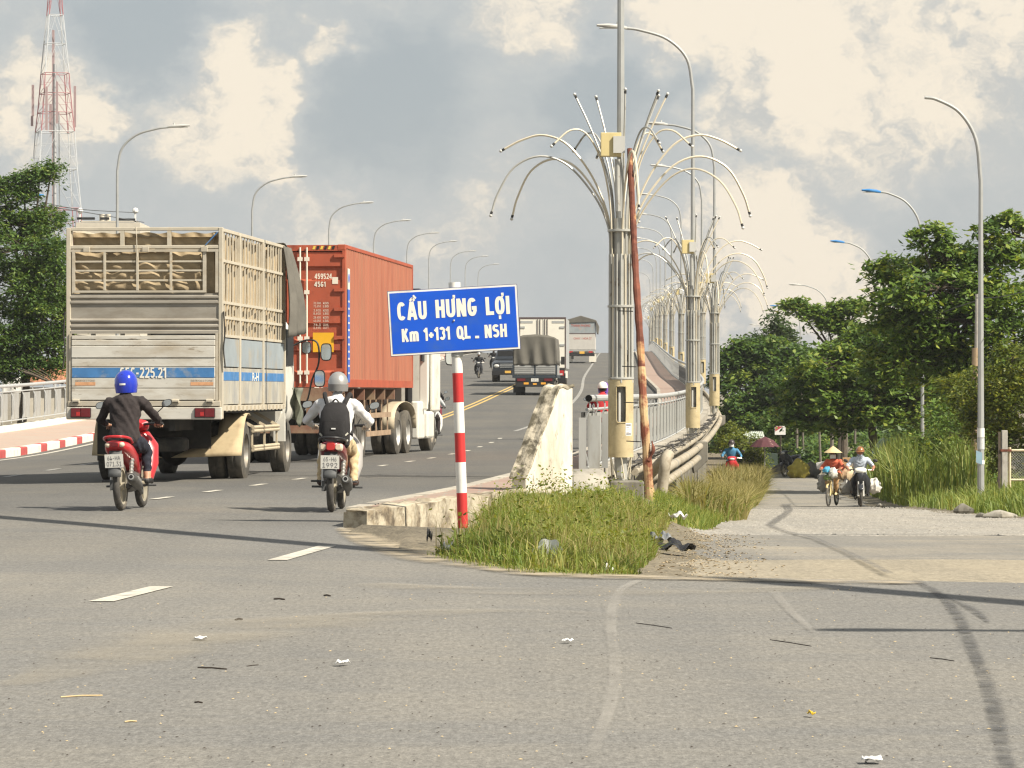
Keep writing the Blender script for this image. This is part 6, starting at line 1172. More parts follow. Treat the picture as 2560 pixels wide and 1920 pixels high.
# ---- woman with conical hat on a loaded bicycle
rz4 = R(163); l4 = side_at(2071, 97.5, rz4, .55); bk = thing('bicycle', 'yellow bicycle with a full front basket ridden beside the dark motorbike', 'bicycle', l4, rz4)
BYEL = M('cream_yellow_paint', (.62, .50, .24), .5, var=.1); bwheel(bk, .55, .30, .045, MTYRE, SILV, 12, .006); bwheel(bk, -.50, .30, .045, MTYRE, SILV, 12, .006)
def bb(nm, mat, fn, par=bk, sm=True, **k): mb = MB(); fn(mb); return mb.build(nm, mat, par, smooth=sm, **k)
bb('frame', BYEL, lambda m: (m.tube([(0, .36, .78), (0, .05, .36), (0, -.12, .32)], .026, 10), m.tube([(0, -.12, .32), (0, -.24, .82)], .018, 8), m.tube([(0, -.12, .32), (.05, -.5, .30)], .012, 6), m.tube([(0, -.12, .32), (-.05, -.5, .30)], .012, 6), m.tube([(0, -.2, .66), (.05, -.5, .30)], .012, 6), m.tube([(0, -.2, .66), (-.05, -.5, .30)], .012, 6)))
for s in (-1, 1): bb('fork', BYEL, lambda m: m.tube([(s * .04, .40, .70), (s * .05, .55, .30)], .017, 8)); bb('pedal', BLKP, lambda m: m.box(s * .1, s * .1 + s * .09, -.16 + .1 * s, -.06 + .1 * s, .2 + .12 * s + .1, .22 + .12 * s + .1), sm=False)
bb('handlebar', SILV, lambda m: m.tube(spline([(-.28, .22, 1.0), (-.2, .34, 1.0), (0, .38, .96), (.2, .34, 1.0), (.28, .22, 1.0)], 4), .012, 8)); bb('saddle', SEATM, lambda m: m.lofty([(-.36, 0, .86, .09, .03), (-.2, 0, .86, .06, .03), (-.06, 0, .85, .02, .02)], 12)); bb('mudguard', BYEL, lambda m: m.grid(lambda u, v: (-.03 + .06 * v, .55 + .33 * math.cos(R(40 + 140 * u)), .30 + .33 * math.sin(R(40 + 140 * u))), 10, 2), solid=.005)
bsk = bb('basket', M('basket_grey', (.22, .22, .20), .6), lambda m: [m.tube([(.17 * math.cos(a), .56 + .13 * math.sin(a), .94), (.12 * math.cos(a), .56 + .1 * math.sin(a), .70)], .005, 4) for a in np.linspace(0, 2 * math.pi, 18)[:-1]] and [m.lathe([(q, z), (q + .006, z + .006)], 18, (0, .56, 0)) for q, z in ((.165, .93), (.145, .82), (.12, .70))]); bb('rear_rack', BLKP, lambda m: m.box(-.1, .1, -.75, -.3, .66, .68), sm=False)
CORAL = M('coral_shirt', (.58, .13, .07), .85, var=.12, vs=7, bump=.9, bs=8); TANT = M('tan_trousers', (.40, .25, .12), .9, var=.15, vs=6); HATM = M('straw_hat', (.56, .45, .25), .85, var=.1, vs=12); WSL = M('white_mask', (.70, .70, .66), .8, var=.05); SLIP = M('cream_sandal', (.6, .5, .28), .7, var=.1)
J4 = seated(pel=(0, -.25, .88), che=(0, -.16, 1.14), nec=(0, -.12, 1.29), hea=(0, -.07, 1.40), shw=.17, el=(.30, .02, 1.04), wr=(.27, .22, 1.02), kn=(.12, .12, .70), an=(.11, .0, .36), to=(.11, .16, .32))
rt, h, hd = person('woman in a coral top and conical straw hat cycling towards the camera', l4, rz4, J4, dict(top=CORAL, leg=TANT, skin=SKT, shoe=SLIP), None, mask=WSL, voxel=.018, torso=.92)
mb = MB(); mb.lathe([(.255, .0), (.25, .005), (.12, .10), (.004, .185), (.002, .18), (.115, .09), (.245, -.006), (.255, .0)], 28, hd + Vector((0, .01, .055)), caps=False); mb.build('conical_hat', HATM, rt, smooth=True); mb = MB(); mb.loft([(hd + Vector((0, -.03, -.12)), (.10, 0, 0), (0, .10, 0)), (hd + Vector((0, -.02, .0)), (.1, 0, 0), (0, .105, 0)), (hd + Vector((0, -.01, .1)), (.07, 0, 0), (0, .08, 0))], 14); mb.build('head_scarf', M('dark_scarf', (.035, .03, .03), .9), rt, smooth=True)
c4, s4 = math.cos(rz4), math.sin(rz4); W4 = lambda x, y, z: (l4[0] + x * c4 - y * s4, l4[1] + x * s4 + y * c4, l4[2] + z)
sack('plastic_bag', 'bright blue plastic bag in the bicycle basket', W4(.03, .56, .99), .13, M('blue_bag', (.07, .33, .50), .5, var=.2, vs=12, bump=.5, bs=10), .8); sack('plastic_bag', 'clear white bag in the basket beside the blue one', W4(-.13, .57, .92), .13, BAGC, 1.2); sack('plastic_bag', 'green vegetables bag at the bottom of the bicycle basket', W4(.02, .60, .80), .11, M('green_bag', (.16, .24, .06), .6, var=.35, vs=14), .8)
sack('plastic_bag', 'cream bag slung behind the woman on the bicycle', W4(-.32, -.45, .88), .19, M('cream_bag', (.60, .47, .30), .55, var=.2, vs=9, bump=.5, bs=9), 1.3); sack('plastic_bag', 'grey bag slung on the left image side of the bicycle', W4(.33, -.4, .62), .17, BAGG, 1.5)
mb = MB(); mb.box(-.11, .11, -.13, .13, 0, .26); o = mb.build('cardboard_box', M('cardboard', (.46, .30, .15), .85, var=.1), bevel=.005); o.location = W4(-.28, -.52, 1.05); o.rotation_euler = (0, 0, rz4 + .2); tag(o, 'brown cardboard box behind the cycling woman', 'box')
mb = MB(); mb.box(-.15, .15, -.1, .1, 0, .18); o = mb.build('foam_box', STK, bevel=.01); o.location = W4(.36, -.45, 1.02); o.rotation_euler = (0, .2, rz4); tag(o, 'white box on the rack left of the cycling woman', 'box')

# ---- traffic farther off
def ride(label_b, label_p, loc, rz, paint, top, leg, helmet, kind='half', vox=.028, face=False, mask=None, accent=None):
    motorbike(label_b, loc, rz, paint, None, accent=accent); return person(label_p, loc, rz, seated(), dict(top=top, leg=leg, skin=SKIN, shoe=SHOE), kind, helmet, voxel=vox, fingers=False, face=face, mask=mask)
PURP = M('purple_jacket', (.16, .07, .36), .85, var=.12); REDJ = M('red_jacket', (.42, .03, .035), .85, var=.12); WHH = M('white_helmet', (.72, .70, .64), .4, var=.04); BLKJ = M('black_jacket', (.02, .02, .022), .85, var=.2); BLUJ = M('blue_shirt', (.06, .20, .34), .85, var=.1)
dd = 84.; X = XP(1512, dd); l5 = (X, dd, zroad(X, dd)); ride('red motorbike partly hidden behind the nearest flower pillar', 'rider in red jacket and white helmet half hidden by the nearest pillar', (l5[0] - .05, l5[1], l5[2]), R(-4), REDP, REDJ, NAVY, WHH)
rt, _, hd = person('rider in a purple hooded jacket just beyond the red-jacketed rider', (l5[0] + .1, l5[1] + 5.0, l5[2] + .25), R(-4), seated(), dict(top=PURP, leg=NAVY, skin=SKIN, shoe=SHOE), 'open', PURP, voxel=.028, fingers=False); motorbike('dark motorbike carrying the purple-jacketed rider', (l5[0] + .1, l5[1] + 5.0, zroad(l5[0], l5[1] + 5)), R(-4), DKP); rt.location[2] = zroad(l5[0], l5[1] + 5)
dd = 226.; X = XP(1197, dd); ride('dark oncoming motorbike near the left kerb below the sign', 'oncoming rider in dark clothes below the blue sign', (X, dd, zroad(X, dd)), R(177), DKP, BLKJ, NAVY, SILH)
dd = 255.; X = XP(1234, dd); ride('farther dark oncoming motorbike left of the pick-up', 'farther oncoming rider in dark clothes left of the pick-up', (X, dd, zroad(X, dd)), R(177), DKP, BLKJ, NAVY, WHH)
dd = 96.; X = XP(1078, dd); ride('pale scooter beside the tractor unit of the container truck', 'rider in grey-white jacket beside the tractor unit', (X, dd, zroad(X, dd)), R(-5), M('pale_paint', (.5, .5, .48), .35, var=.05, coat=.4), M('grey_white_jacket', (.46, .48, .49), .85, var=.1), DKSH, SILH)
dd = 120.; X = XP(1082, dd); ride('dark red motorbike in front of the pale scooter', 'rider in black jacket ahead of the pale scooter', (X, dd, zroad(X, dd)), R(-5), MAR, BLKJ, NAVY, BLUH)
dd = 128.; X = XP(1829, dd); ride('red motorbike far down the side road near the bridge', 'masked person in a blue shirt on the red motorbike far down the side road', (X, dd, zterrain(X, dd) + .02), R(178), REDP, BLUJ, NAVY, M('dark_helmet', (.05, .04, .04), .4), 'half', .024, False, WSL)
dd = 290.; X = XP(1574, dd); ride('motorbike climbing the ramp between pillar and rusty pole', 'rider in pale clothes climbing the ramp seen beside the rusty pole', (X, dd, zroad(X, dd)), R(-2), REDP, WJK, NAVY, WHH, vox=.04)
finish_people()
# ---------------------------------------------------------------- vegetation
def leaf_mat(name, c0, c1, c2, trans=.35, rough=.5):
    m = bpy.data.materials.new(name); m.use_nodes = True; nt = m.node_tree; N = nt.nodes; L = nt.links; b = N['Principled BSDF']; out = N['Material Output']
    at = N.new('ShaderNodeAttribute'); at.attribute_name = 'tint'; rp = N.new('ShaderNodeValToRGB'); L.new(at.outputs['Fac'], rp.inputs[0]); e = rp.color_ramp.elements
    e[0].color = (*c0, 1); e[1].color = (*c2, 1); q = rp.color_ramp.elements.new(.55); q.color = (*c1, 1)
    L.new(rp.outputs[0], b.inputs['Base Color']); b.inputs['Roughness'].default_value = rough; b.inputs['Specular IOR Level'].default_value = .35
    tl = N.new('ShaderNodeBsdfTranslucent'); g = N.new('ShaderNodeMixRGB'); g.blend_type = 'MULTIPLY'; g.inputs[0].default_value = 1; L.new(rp.outputs[0], g.inputs[1]); g.inputs[2].default_value = (1.25, 1.2, .55, 1); L.new(g.outputs[0], tl.inputs[0])
    mx = N.new('ShaderNodeMixShader'); mx.inputs[0].default_value = trans; L.new(b.outputs[0], mx.inputs[1]); L.new(tl.outputs[0], mx.inputs[2]); L.new(mx.outputs[0], out.inputs[0]); return m
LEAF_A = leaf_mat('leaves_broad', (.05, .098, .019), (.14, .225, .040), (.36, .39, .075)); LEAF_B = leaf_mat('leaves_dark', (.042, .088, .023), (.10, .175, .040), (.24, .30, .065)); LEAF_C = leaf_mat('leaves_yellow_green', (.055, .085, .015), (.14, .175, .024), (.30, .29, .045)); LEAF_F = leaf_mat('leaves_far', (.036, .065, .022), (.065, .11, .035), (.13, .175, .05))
GRASS_A = leaf_mat('grass_mixed', (.10, .165, .026), (.225, .275, .055), (.45, .39, .14), .4, .6); GRASS_G = leaf_mat('grass_green', (.10, .165, .03), (.215, .265, .055), (.37, .36, .11), .4, .55); GRASS_D = leaf_mat('grass_dry', (.18, .175, .06), (.33, .29, .115), (.48, .40, .19), .4, .7)
BARK = M('bark', (.085, .068, .05), .9, var=.3, vs=9, bump=.5, bs=12)
def leaves(pos, nrm_up, size, asp, rng, tint, droop=.35):
    """pos (n,3) -> folded diamond leaves; returns verts, faces, tints"""
    n = len(pos); az = rng.uniform(0, 2 * np.pi, n); tilt = rng.normal(0, nrm_up, n); s = size * rng.uniform(.6, 1.25, n)
    d = np.stack([np.cos(az), np.sin(az), -droop + .45 * rng.normal(size=n)], 1); d /= np.linalg.norm(d, axis=1)[:, None]
    side = np.stack([-np.sin(az), np.cos(az), np.zeros(n)], 1); upv = np.cross(side, d); side = side * np.cos(tilt)[:, None] + upv * np.sin(tilt)[:, None]
    w = (s * asp * .5)[:, None]; l = s[:, None]
    fold = np.cross(side, d) * (w * .35)
    v = np.stack([pos, pos + d * l * .5 + side * w + fold, pos + d * l, pos + d * l * .5 - side * w + fold], 1).reshape(-1, 3)
    f = np.arange(4 * n).reshape(-1, 4); return v, f, np.repeat(tint, 4)
def tree(name, label, cat, base, blobs, leaf, mat, seed, trunk_r=.12, clusters=14, per=60, flat=.45, asp=.55, limbs=True, group=None, cl_r=.42, up=.5, trunk_top=None):
    """blobs: (centre, radius vector) crowns filled with leaf clusters on branches"""
    rng = np.random.default_rng(seed); root = thing(name, label, cat, tuple(base), 0, group); B = Vector(base)
    P_, T_ = [], []; mb = MB(); top = Vector(trunk_top) if trunk_top else sum((Vector(b[0]) for b in blobs), Vector()) / len(blobs)
    tr_ = spline([B - B, (top - B) * .35 + Vector((rng.uniform(-.2, .2), rng.uniform(-.2, .2), 0)), (top - B) * .75], 5); mb.tube(tr_, list(np.linspace(trunk_r, trunk_r * .55, len(tr_))), 8)
    if limbs: mb.build('trunk', BARK, root, smooth=True)
    lm = MB()
    for (c, r) in blobs:
        c = Vector(c); r = Vector(r) if not isinstance(r, (int, float)) else Vector((r, r, r)); vol = r.x * r.y * r.z; k = max(int(1.5 * clusters * (vol ** .55)), 4)
        if limbs:
            a = tr_[-1] if (c - B - tr_[-1]).length < (c - B - tr_[len(tr_) // 2]).length + 1 else tr_[len(tr_) // 2]
            lm.tube(spline([a, a.lerp(c - B, .5) + Vector((0, 0, -.1)), (c - B) + Vector((0, 0, -.2 * r.z))], 4), [trunk_r * .45 * (1 - .09 * i) for i in range(9)], 6)
        for _ in range(k):
            q = rng.normal(size=3); q /= np.linalg.norm(q); q *= rng.uniform(.45, 1.0) ** .6; cc = np.array(c) + q * np.array(r); m = int(per * rng.uniform(.6, 1.4)); ph = rng.uniform(.6, 1.3) * cl_r
            pts = rng.normal(size=(m, 3)) * np.array([ph, ph, ph * flat]) * .62; pts[:, 2] -= .25 * (pts[:, 0] ** 2 + pts[:, 1] ** 2) / max(ph, .1)
            P_.append(cc + pts); T_.append(np.clip(rng.normal(.42 + .16 * rng.normal(), .2, m), 0, 1))
            if limbs and rng.random() < .5: lm.tube([c - B, Vector(cc) - B], [trunk_r * .16, trunk_r * .06], 5)
    if limbs: lm.build('limbs', BARK, root, smooth=True)
    pos = np.concatenate(P_) - np.array(B); v, f, t = leaves(pos, up, leaf, asp, rng, np.concatenate(T_)); o = arrays_mesh('crown' if cat == 'tree' else 'foliage', v, f, mat, {'tint': t}, root); return root
def bl(x, y, d, rx, rz, ry=None): c = P(x, y, d); k = d / F; return (tuple(c), (rx * k, ry if ry else (rx * k * .8 + rz * k * .2), rz * k))
ZT = lambda x, d: zterrain(x, d)
# right-hand trees
g = 'trees along the side road'
d = 116.; tree('broadleaf_tree', 'large broad-leaved tree at the right edge behind the tallest lamp post', 'tree', (XP(2480, d), d, ZT(XP(2480, d), d)), [bl(2530, 590, d, 90, 70), bl(2470, 660, d, 110, 60), bl(2370, 650, d, 90, 55), bl(2270, 680, d + 1, 90, 45), bl(2350, 720, d - 1, 130, 60), bl(2500, 740, d - 1, 110, 70), bl(2240, 760, d, 80, 60), bl(2420, 800, d - 1, 130, 60), bl(2300, 830, d, 120, 55), bl(2540, 850, d, 80, 90), bl(2380, 890, d, 120, 60), bl(2260, 900, d, 110, 60), bl(2480, 930, d, 110, 60), bl(2300, 590, d, 26, 26), bl(2345, 572, d, 24, 26), bl(2200, 665, d + 1, 35, 22)], .26, LEAF_A, 11, .2, 17, 62, .4, .5, group=g)
d = 142.; tree('broadleaf_tree', 'dark tiered tree in the middle of the right tree line', 'tree', (XP(2200, d), d, ZT(XP(2200, d), d)), [bl(2260, 820, d, 110, 50), bl(2180, 860, d, 120, 60), bl(2100, 910, d - 1, 120, 55), bl(2230, 930, d - 2, 130, 60), bl(2150, 1000, d - 2, 150, 55), bl(2040, 960, d, 90, 60), bl(2290, 1010, d - 2, 120, 60), bl(2060, 1040, d - 1, 110, 40), bl(2380, 980, d, 130, 80), bl(2020, 1000, d, 100, 60)], .27, LEAF_A, 12, .22, 17, 60, .38, .5, group=g)
d = 165.; tree('broadleaf_tree', 'tree with two outstretched leafy branches against the sky', 'tree', (XP(2110, d), d, ZT(XP(2110, d), d)), [bl(1985, 755, d, 26, 10), bl(2025, 775, d, 32, 13), bl(2065, 795, d, 28, 14), bl(2115, 765, d, 34, 16), bl(2145, 755, d, 18, 13), bl(2100, 810, d, 34, 18), bl(2140, 860, d, 50, 30), bl(2090, 910, d, 90, 40)], .27, LEAF_A, 13, .17, 60, 40, .5, .5, group=g, cl_r=.36)
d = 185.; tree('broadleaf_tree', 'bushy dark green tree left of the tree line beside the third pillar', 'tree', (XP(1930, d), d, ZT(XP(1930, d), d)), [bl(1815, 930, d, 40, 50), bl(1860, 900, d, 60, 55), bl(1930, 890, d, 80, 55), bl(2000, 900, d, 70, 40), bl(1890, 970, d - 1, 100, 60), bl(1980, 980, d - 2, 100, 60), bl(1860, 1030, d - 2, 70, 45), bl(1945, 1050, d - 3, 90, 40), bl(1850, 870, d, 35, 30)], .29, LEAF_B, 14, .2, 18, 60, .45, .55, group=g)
d = 200.; tree('bamboo_clump', 'feathery bamboo-like clump behind the small far street lamp', 'tree', (XP(1950, d), d, ZT(XP(1950, d), d)), [bl(1900, 860, d, 35, 30), bl(1950, 835, d, 30, 32), bl(1935, 800, d, 16, 24), bl(1965, 845, d, 26, 20), bl(1870, 880, d, 40, 20)], .30, LEAF_F, 15, .06, 30, 40, 1.0, .34, group=g, up=1.0)
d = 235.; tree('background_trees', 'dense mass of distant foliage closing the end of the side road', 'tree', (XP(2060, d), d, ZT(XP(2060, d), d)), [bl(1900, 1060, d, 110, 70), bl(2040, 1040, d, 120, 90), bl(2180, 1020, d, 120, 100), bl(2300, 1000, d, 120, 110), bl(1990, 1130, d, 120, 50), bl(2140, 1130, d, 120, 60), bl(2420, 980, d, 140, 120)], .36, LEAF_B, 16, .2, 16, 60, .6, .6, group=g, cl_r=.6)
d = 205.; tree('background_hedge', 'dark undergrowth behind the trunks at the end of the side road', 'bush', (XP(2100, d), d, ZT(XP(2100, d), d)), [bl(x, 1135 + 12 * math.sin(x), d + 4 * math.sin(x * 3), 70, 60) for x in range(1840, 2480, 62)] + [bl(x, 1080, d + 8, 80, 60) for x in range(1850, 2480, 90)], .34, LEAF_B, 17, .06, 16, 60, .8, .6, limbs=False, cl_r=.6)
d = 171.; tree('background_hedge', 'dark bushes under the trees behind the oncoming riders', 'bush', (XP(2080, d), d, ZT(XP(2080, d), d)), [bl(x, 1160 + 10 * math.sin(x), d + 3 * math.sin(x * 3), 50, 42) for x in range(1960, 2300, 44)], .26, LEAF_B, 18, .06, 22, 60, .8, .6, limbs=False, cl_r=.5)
for i, (x, d, lab) in enumerate(((22.5, 122, 'unseen tree added beyond the right edge for its shade, nearer one'), (25.5, 146, 'unseen tree added beyond the right edge for its shade, farther one'))): tree('broadleaf_tree', lab, 'tree', (x, d, zterrain(x, d)), [((x, d, 4.5), (3.4, 3.4, 1.8)), ((x - 2.4, d + 1.5, 5.5), (2.6, 2.6, 1.5)), ((x - 1.5, d - 3, 3.6), (2.6, 2.6, 1.5)), ((x + 1, d + 4, 5.5), (3, 3, 1.6))], .28, LEAF_A, 40 + i, .22, 14, 60, .4, .5, group='trees along the side road')  # both trees are out of view, added to throw shade under the tree line
# bushes on the right bank
g = 'bushes on the right bank'
d = 97.; tree('flowering_bush', 'yellow-green bush beside the lamp post with pasted notices', 'bush', (XP(2490, d), d, ZT(XP(2490, d), d)), [bl(2530, 900, d, 60, 60), bl(2490, 960, d, 90, 50), bl(2540, 1010, d, 80, 60), bl(2470, 1060, d + 1, 90, 60), bl(2540, 1120, d + 1, 70, 70), bl(2430, 1000, d + 2, 70, 40)], .13, LEAF_C, 21, .05, 34, 70, .6, .55, group=g, cl_r=.3)
d = 104.; tree('roadside_bush', 'dark bush left of the lamp post with pasted notices', 'bush', (XP(2380, d), d, ZT(XP(2380, d), d)), [bl(2400, 1090, d, 80, 60), bl(2340, 1130, d, 90, 55), bl(2410, 1170, d - 1, 80, 50), bl(2370, 1040, d + 2, 60, 35)], .15, LEAF_A, 22, .05, 30, 60, .6, .5, group=g, cl_r=.3)
d = 109.; tree('palm_like_shrub', 'drooping fronds hanging over the tall grass near the lamp post', 'bush', (XP(2420, d), d, ZT(XP(2420, d), d)), [bl(2400, 950, d, 60, 16), bl(2430, 1000, d, 60, 14), bl(2460, 940, d, 50, 14), bl(2390, 1010, d, 40, 12)], .34, LEAF_C, 23, .05, 46, 34, .35, .18, group=g, up=.4)
d = 150.; tree('roadside_bush', 'bush behind the masked rider beside the bridge', 'bush', (XP(1850, d), d, ZT(XP(1850, d), d)), [bl(1850, 1110, d, 60, 30), bl(1870, 1150, d, 50, 35), bl(1835, 1090, d + 2, 40, 40), bl(1890, 1170, d, 25, 20)], .17, LEAF_C, 24, .05, 40, 50, .6, .45, group=g, cl_r=.3)
# left-hand trees
d = 134.; tree('broadleaf_tree', 'dark green tree at the left edge behind the railing', 'tree', (XP(40, d), d, -1.2), [bl(10, 480, d, 70, 45), bl(60, 450, d, 45, 30), bl(100, 430, d, 40, 16), bl(130, 412, d, 22, 9), bl(30, 560, d, 90, 40), bl(110, 540, d, 70, 28), bl(60, 620, d - 1, 120, 60), bl(130, 690, d - 1, 70, 60), bl(40, 720, d - 1, 110, 70), bl(110, 790, d - 1, 90, 70), bl(20, 830, d - 1, 90, 70), bl(120, 880, d - 1, 70, 50), bl(50, 915, d - 1, 80, 35), bl(160, 770, d, 40, 80)], .18, LEAF_B, 31, .2, 34, 84, .45, .38, cl_r=.34)

# ---- grass
def blades(name, pts, h, w, mat, rng, lean=.45, bend=.6, zf=None, tint=None, label=None, hmul=None):
    n = len(pts); az = rng.uniform(0, 2 * np.pi, n); hh = h * rng.uniform(.45, 1.25, n) * (1 if hmul is None else hmul); ww = w * rng.uniform(.6, 1.3, n)
    z0 = np.array([zf(x, y) for x, y in pts]) - .02; b = np.column_stack([pts, z0]); ln = lean * np.abs(rng.normal(size=n))
    d = np.column_stack([np.cos(az), np.sin(az), np.zeros(n)]); s = np.column_stack([-np.sin(az + rng.normal(0, .6, n)), np.cos(az + rng.normal(0, .6, n)), np.zeros(n)]) * ww[:, None] * .5
    s[:, 1] *= .5; s[:, 0] = np.sign(s[:, 0] + 1e-6) * np.maximum(np.abs(s[:, 0]), ww * .25)
    up = np.array([0, 0, 1.]); m1 = b + d * (ln * hh * .35)[:, None] + up * (hh * .55)[:, None]; m2 = b + d * (ln * hh * (.8 + bend))[:, None] + up * (hh * (1 - .25 * np.minimum(ln, 1.5)))[:, None]
    v = np.stack([b - s, b + s, m1 + s * .8, m1 - s * .8, m2], 1).reshape(-1, 3); k = np.arange(n)[:, None] * 5
    f = np.concatenate([k + np.array([[0, 1, 2]]), k + np.array([[0, 2, 3]]), k + np.array([[3, 2, 4]])])
    t = np.clip(rng.normal(.45, .24, n), 0, 1) if tint is None else np.clip(tint + rng.normal(0, .16, n), 0, 1)
    o = arrays_mesh(name, v, f, mat, {'tint': np.repeat(t, 5)}); struct(o, 'stuff'); return tag(o, label, 'grass')
rng = np.random.default_rng(77)
def in_poly(p, poly):
    x, y = p[:, 0], p[:, 1]; ins = np.zeros(len(p), bool); j = len(poly) - 1
    for i in range(len(poly)):
        xi, yi = poly[i]; xj, yj = poly[j]; c = ((yi > y) != (yj > y)) & (x < (xj - xi) * (y - yi) / (yj - yi + 1e-12) + xi); ins ^= c; j = i
    return ins
def scatter(poly, n, clump=0.):
    P_ = np.array(poly); lo, hi = P_.min(0), P_.max(0); out = np.zeros((0, 2))
    while len(out) < n:
        q = rng.uniform(lo, hi, (n * 3, 2)); q = q[in_poly(q, poly)]
        if clump: # keep more where a smooth field is high
            fld = np.sin(q[:, 0] * 3.1 + 1.3 * np.sin(q[:, 1] * 1.1)) + np.sin(q[:, 1] * 1.7 + q[:, 0] * 1.2) + .8 * np.sin(q[:, 0] * 7 + q[:, 1] * 2.3); q = q[rng.uniform(-2.6, 2.6, len(q)) * clump < fld + 1.0]
        out = np.concatenate([out, q])
    return out[:n]
gp = lambda x, y: gpt(x, y)
isl = [gp(1085, 1388), gp(1200, 1412), gp(1330, 1428), gp(1430, 1434), gp(1560, 1434), (.92, 28.2), (1.1, 30), (1.3, 33), (1.55, 38), (1.95, 45), (2.2, 50), (1.5, 50), (.95, 46), (.3, 43.6), (-.05, 42.5), (-.2, 39.8), (-.3, 37), (-.42, 34), (-.55, 31.8)]
fld_ = lambda q: .5 + .25 * np.sin(q[:, 0] * 4.1 + 1.7 * np.sin(q[:, 1] * .9)) + .25 * np.sin(q[:, 1] * 1.3 + 3.3 * np.sin(q[:, 0] * 1.6))
near_ = lambda q: np.interp(q[:, 1], [27, 36, 41, 46], [1.0, 1.0, .7, .5])
pi = scatter(isl, 17000, 1.0); tn = .30 + .35 * fld_(pi) - .22 * (pi[:, 0] < .1); blades('island_grass', pi, .19, .013, GRASS_A, rng, .6, .7, zterrain, tn, 'tufted green and straw-coloured grass on the traffic island around the sign', (.45 + .95 * fld_(pi)) * near_(pi))
pj = scatter(isl, 2600, 1.2); blades('dry_stalks', pj, .30, .008, GRASS_D, rng, .45, .5, zterrain, None, 'thin straw-coloured stalks standing above the island grass', (.4 + .9 * fld_(pj + 2.0)) * near_(pj))
pk_ = scatter(isl, 5000, 1.2); blades('matted_grass', pk_, .13, .014, GRASS_D, rng, 1.3, 1.2, zterrain, .15 + .3 * fld_(pk_), 'flattened dry grass matting the ground of the island')
pi2 = scatter([(.2, 41), (1.0, 38), (1.7, 42), (2.2, 50), (1.4, 51), (.9, 46)], 1800, 1.0); blades('tall_weeds', pi2, .19, .012, GRASS_A, rng, .6, .6, zterrain, None, 'ragged weeds growing against the white parapet wall')
pw = scatter([(-.35, 36.5), (.2, 36), (.5, 41), (.1, 43.8), (-.2, 41)], 1500, 1.0); blades('tall_weeds', pw, .19, .011, GRASS_A, rng, .6, .6, zterrain, None, 'weeds growing along the weathered front kerb')
# right verge of the bridge down to the side road
vp = [(2.9, 60), (3.7, 62), (4.3, 66), (5.2, 80), (6.2, 93), (8.3, 118), (9.6, 135), (9.0, 140), (7.9, 130), (6.6, 112), (5.6, 100), (4.2, 84), (3.3, 70)]
nv = [(1.9, 48), (2.6, 49), (3.6, 61), (3.0, 64), (2.3, 58)]; pn = scatter(nv, 3500, .5); blades('verge_grass', pn, .22, .018, GRASS_A, rng, .5, .6, zterrain, None, 'short ragged grass below the nearest flower pillar')
pv = scatter(vp, 17000, .5); blades('verge_grass', pv, .62, .03, GRASS_D, rng, .5, .6, zterrain, .42 + .2 * np.sin(pv[:, 0] * 1.3 + pv[:, 1] * .3), 'tall straw-green grass on the bank beside the bridge'); pv = scatter(vp, 5000, .8); blades('verge_grass', pv, .50, .03, GRASS_G, rng, .5, .6, zterrain, None, 'fresh green grass growing through the dry grass of the bridge bank')
# right bank
rb = [(10.0, 74), (10.3, 82), (10.6, 92), (10.9, 106), (12.6, 138), (15, 150), (17, 120), (16, 90), (14.5, 70), (12.5, 66), (11, 68)]
pr2 = scatter(rb, 15000, .4); blades('bank_grass', pr2, .42, .03, GRASS_G, rng, .5, .6, zterrain, .42 + .2 * np.sin(pr2[:, 0] * 1.1 + pr2[:, 1] * .4), 'long green grass on the right bank of the side road')
rt_ = [(10.9, 101), (11.2, 112), (12.5, 122), (14.6, 118), (14.0, 104), (12.6, 99)]
pr3 = scatter(rt_, 5200, .3); blades('reeds', pr3, 1.6, .045, GRASS_G, rng, .28, .5, zterrain, None, 'tall reed-like grass right of the oncoming riders')
pr4 = scatter([(9.6, 58), (10.2, 72), (12, 70), (13, 60), (11.5, 54)], 2500, .8); blades('bank_grass', pr4, .28, .02, GRASS_G, rng, .5, .6, zterrain, None, 'short grass at the right edge of the gravel')
# small broad-leaved weeds in the island grass
wp = scatter(isl, 60, .6); P_ = []
for (x, y) in wp:
    c = np.array([x, y, zterrain(x, y) + .18]); P_.append(c + rng.normal(size=(26, 3)) * np.array([.10, .10, .10]))
pos = np.concatenate(P_); v, f, t = leaves(pos, .6, .05, .55, rng, np.clip(rng.normal(.6, .2, len(pos)), 0, 1)); o = arrays_mesh('island_weeds', v, f, LEAF_C, {'tint': t}); struct(o, 'stuff'); tag(o, 'small leafy weeds scattered through the island grass', 'weeds')

pt_ = scatter([(6.0, 108), (7.7, 111), (8.3, 120), (7.0, 121), (6.4, 114)], 2200, .2); blades('tall_verge_grass', pt_, .95, .035, GRASS_D, rng, .4, .5, zterrain, None, 'taller grass hiding the lower half of the masked rider')
pe_ = []
for a_, b_ in zip(isl[:5], isl[1:6]):
    for _ in range(170): t_ = rng.random(); pe_.append((a_[0] + (b_[0] - a_[0]) * t_ + rng.normal(0, .05), a_[1] + (b_[1] - a_[1]) * t_ - abs(rng.normal(0, .16))))
blades('edge_tufts', np.array(pe_), .08, .01, GRASS_A, rng, .8, .8, lambda x, y: .005, None, 'sparse short tufts creeping over the asphalt edge')
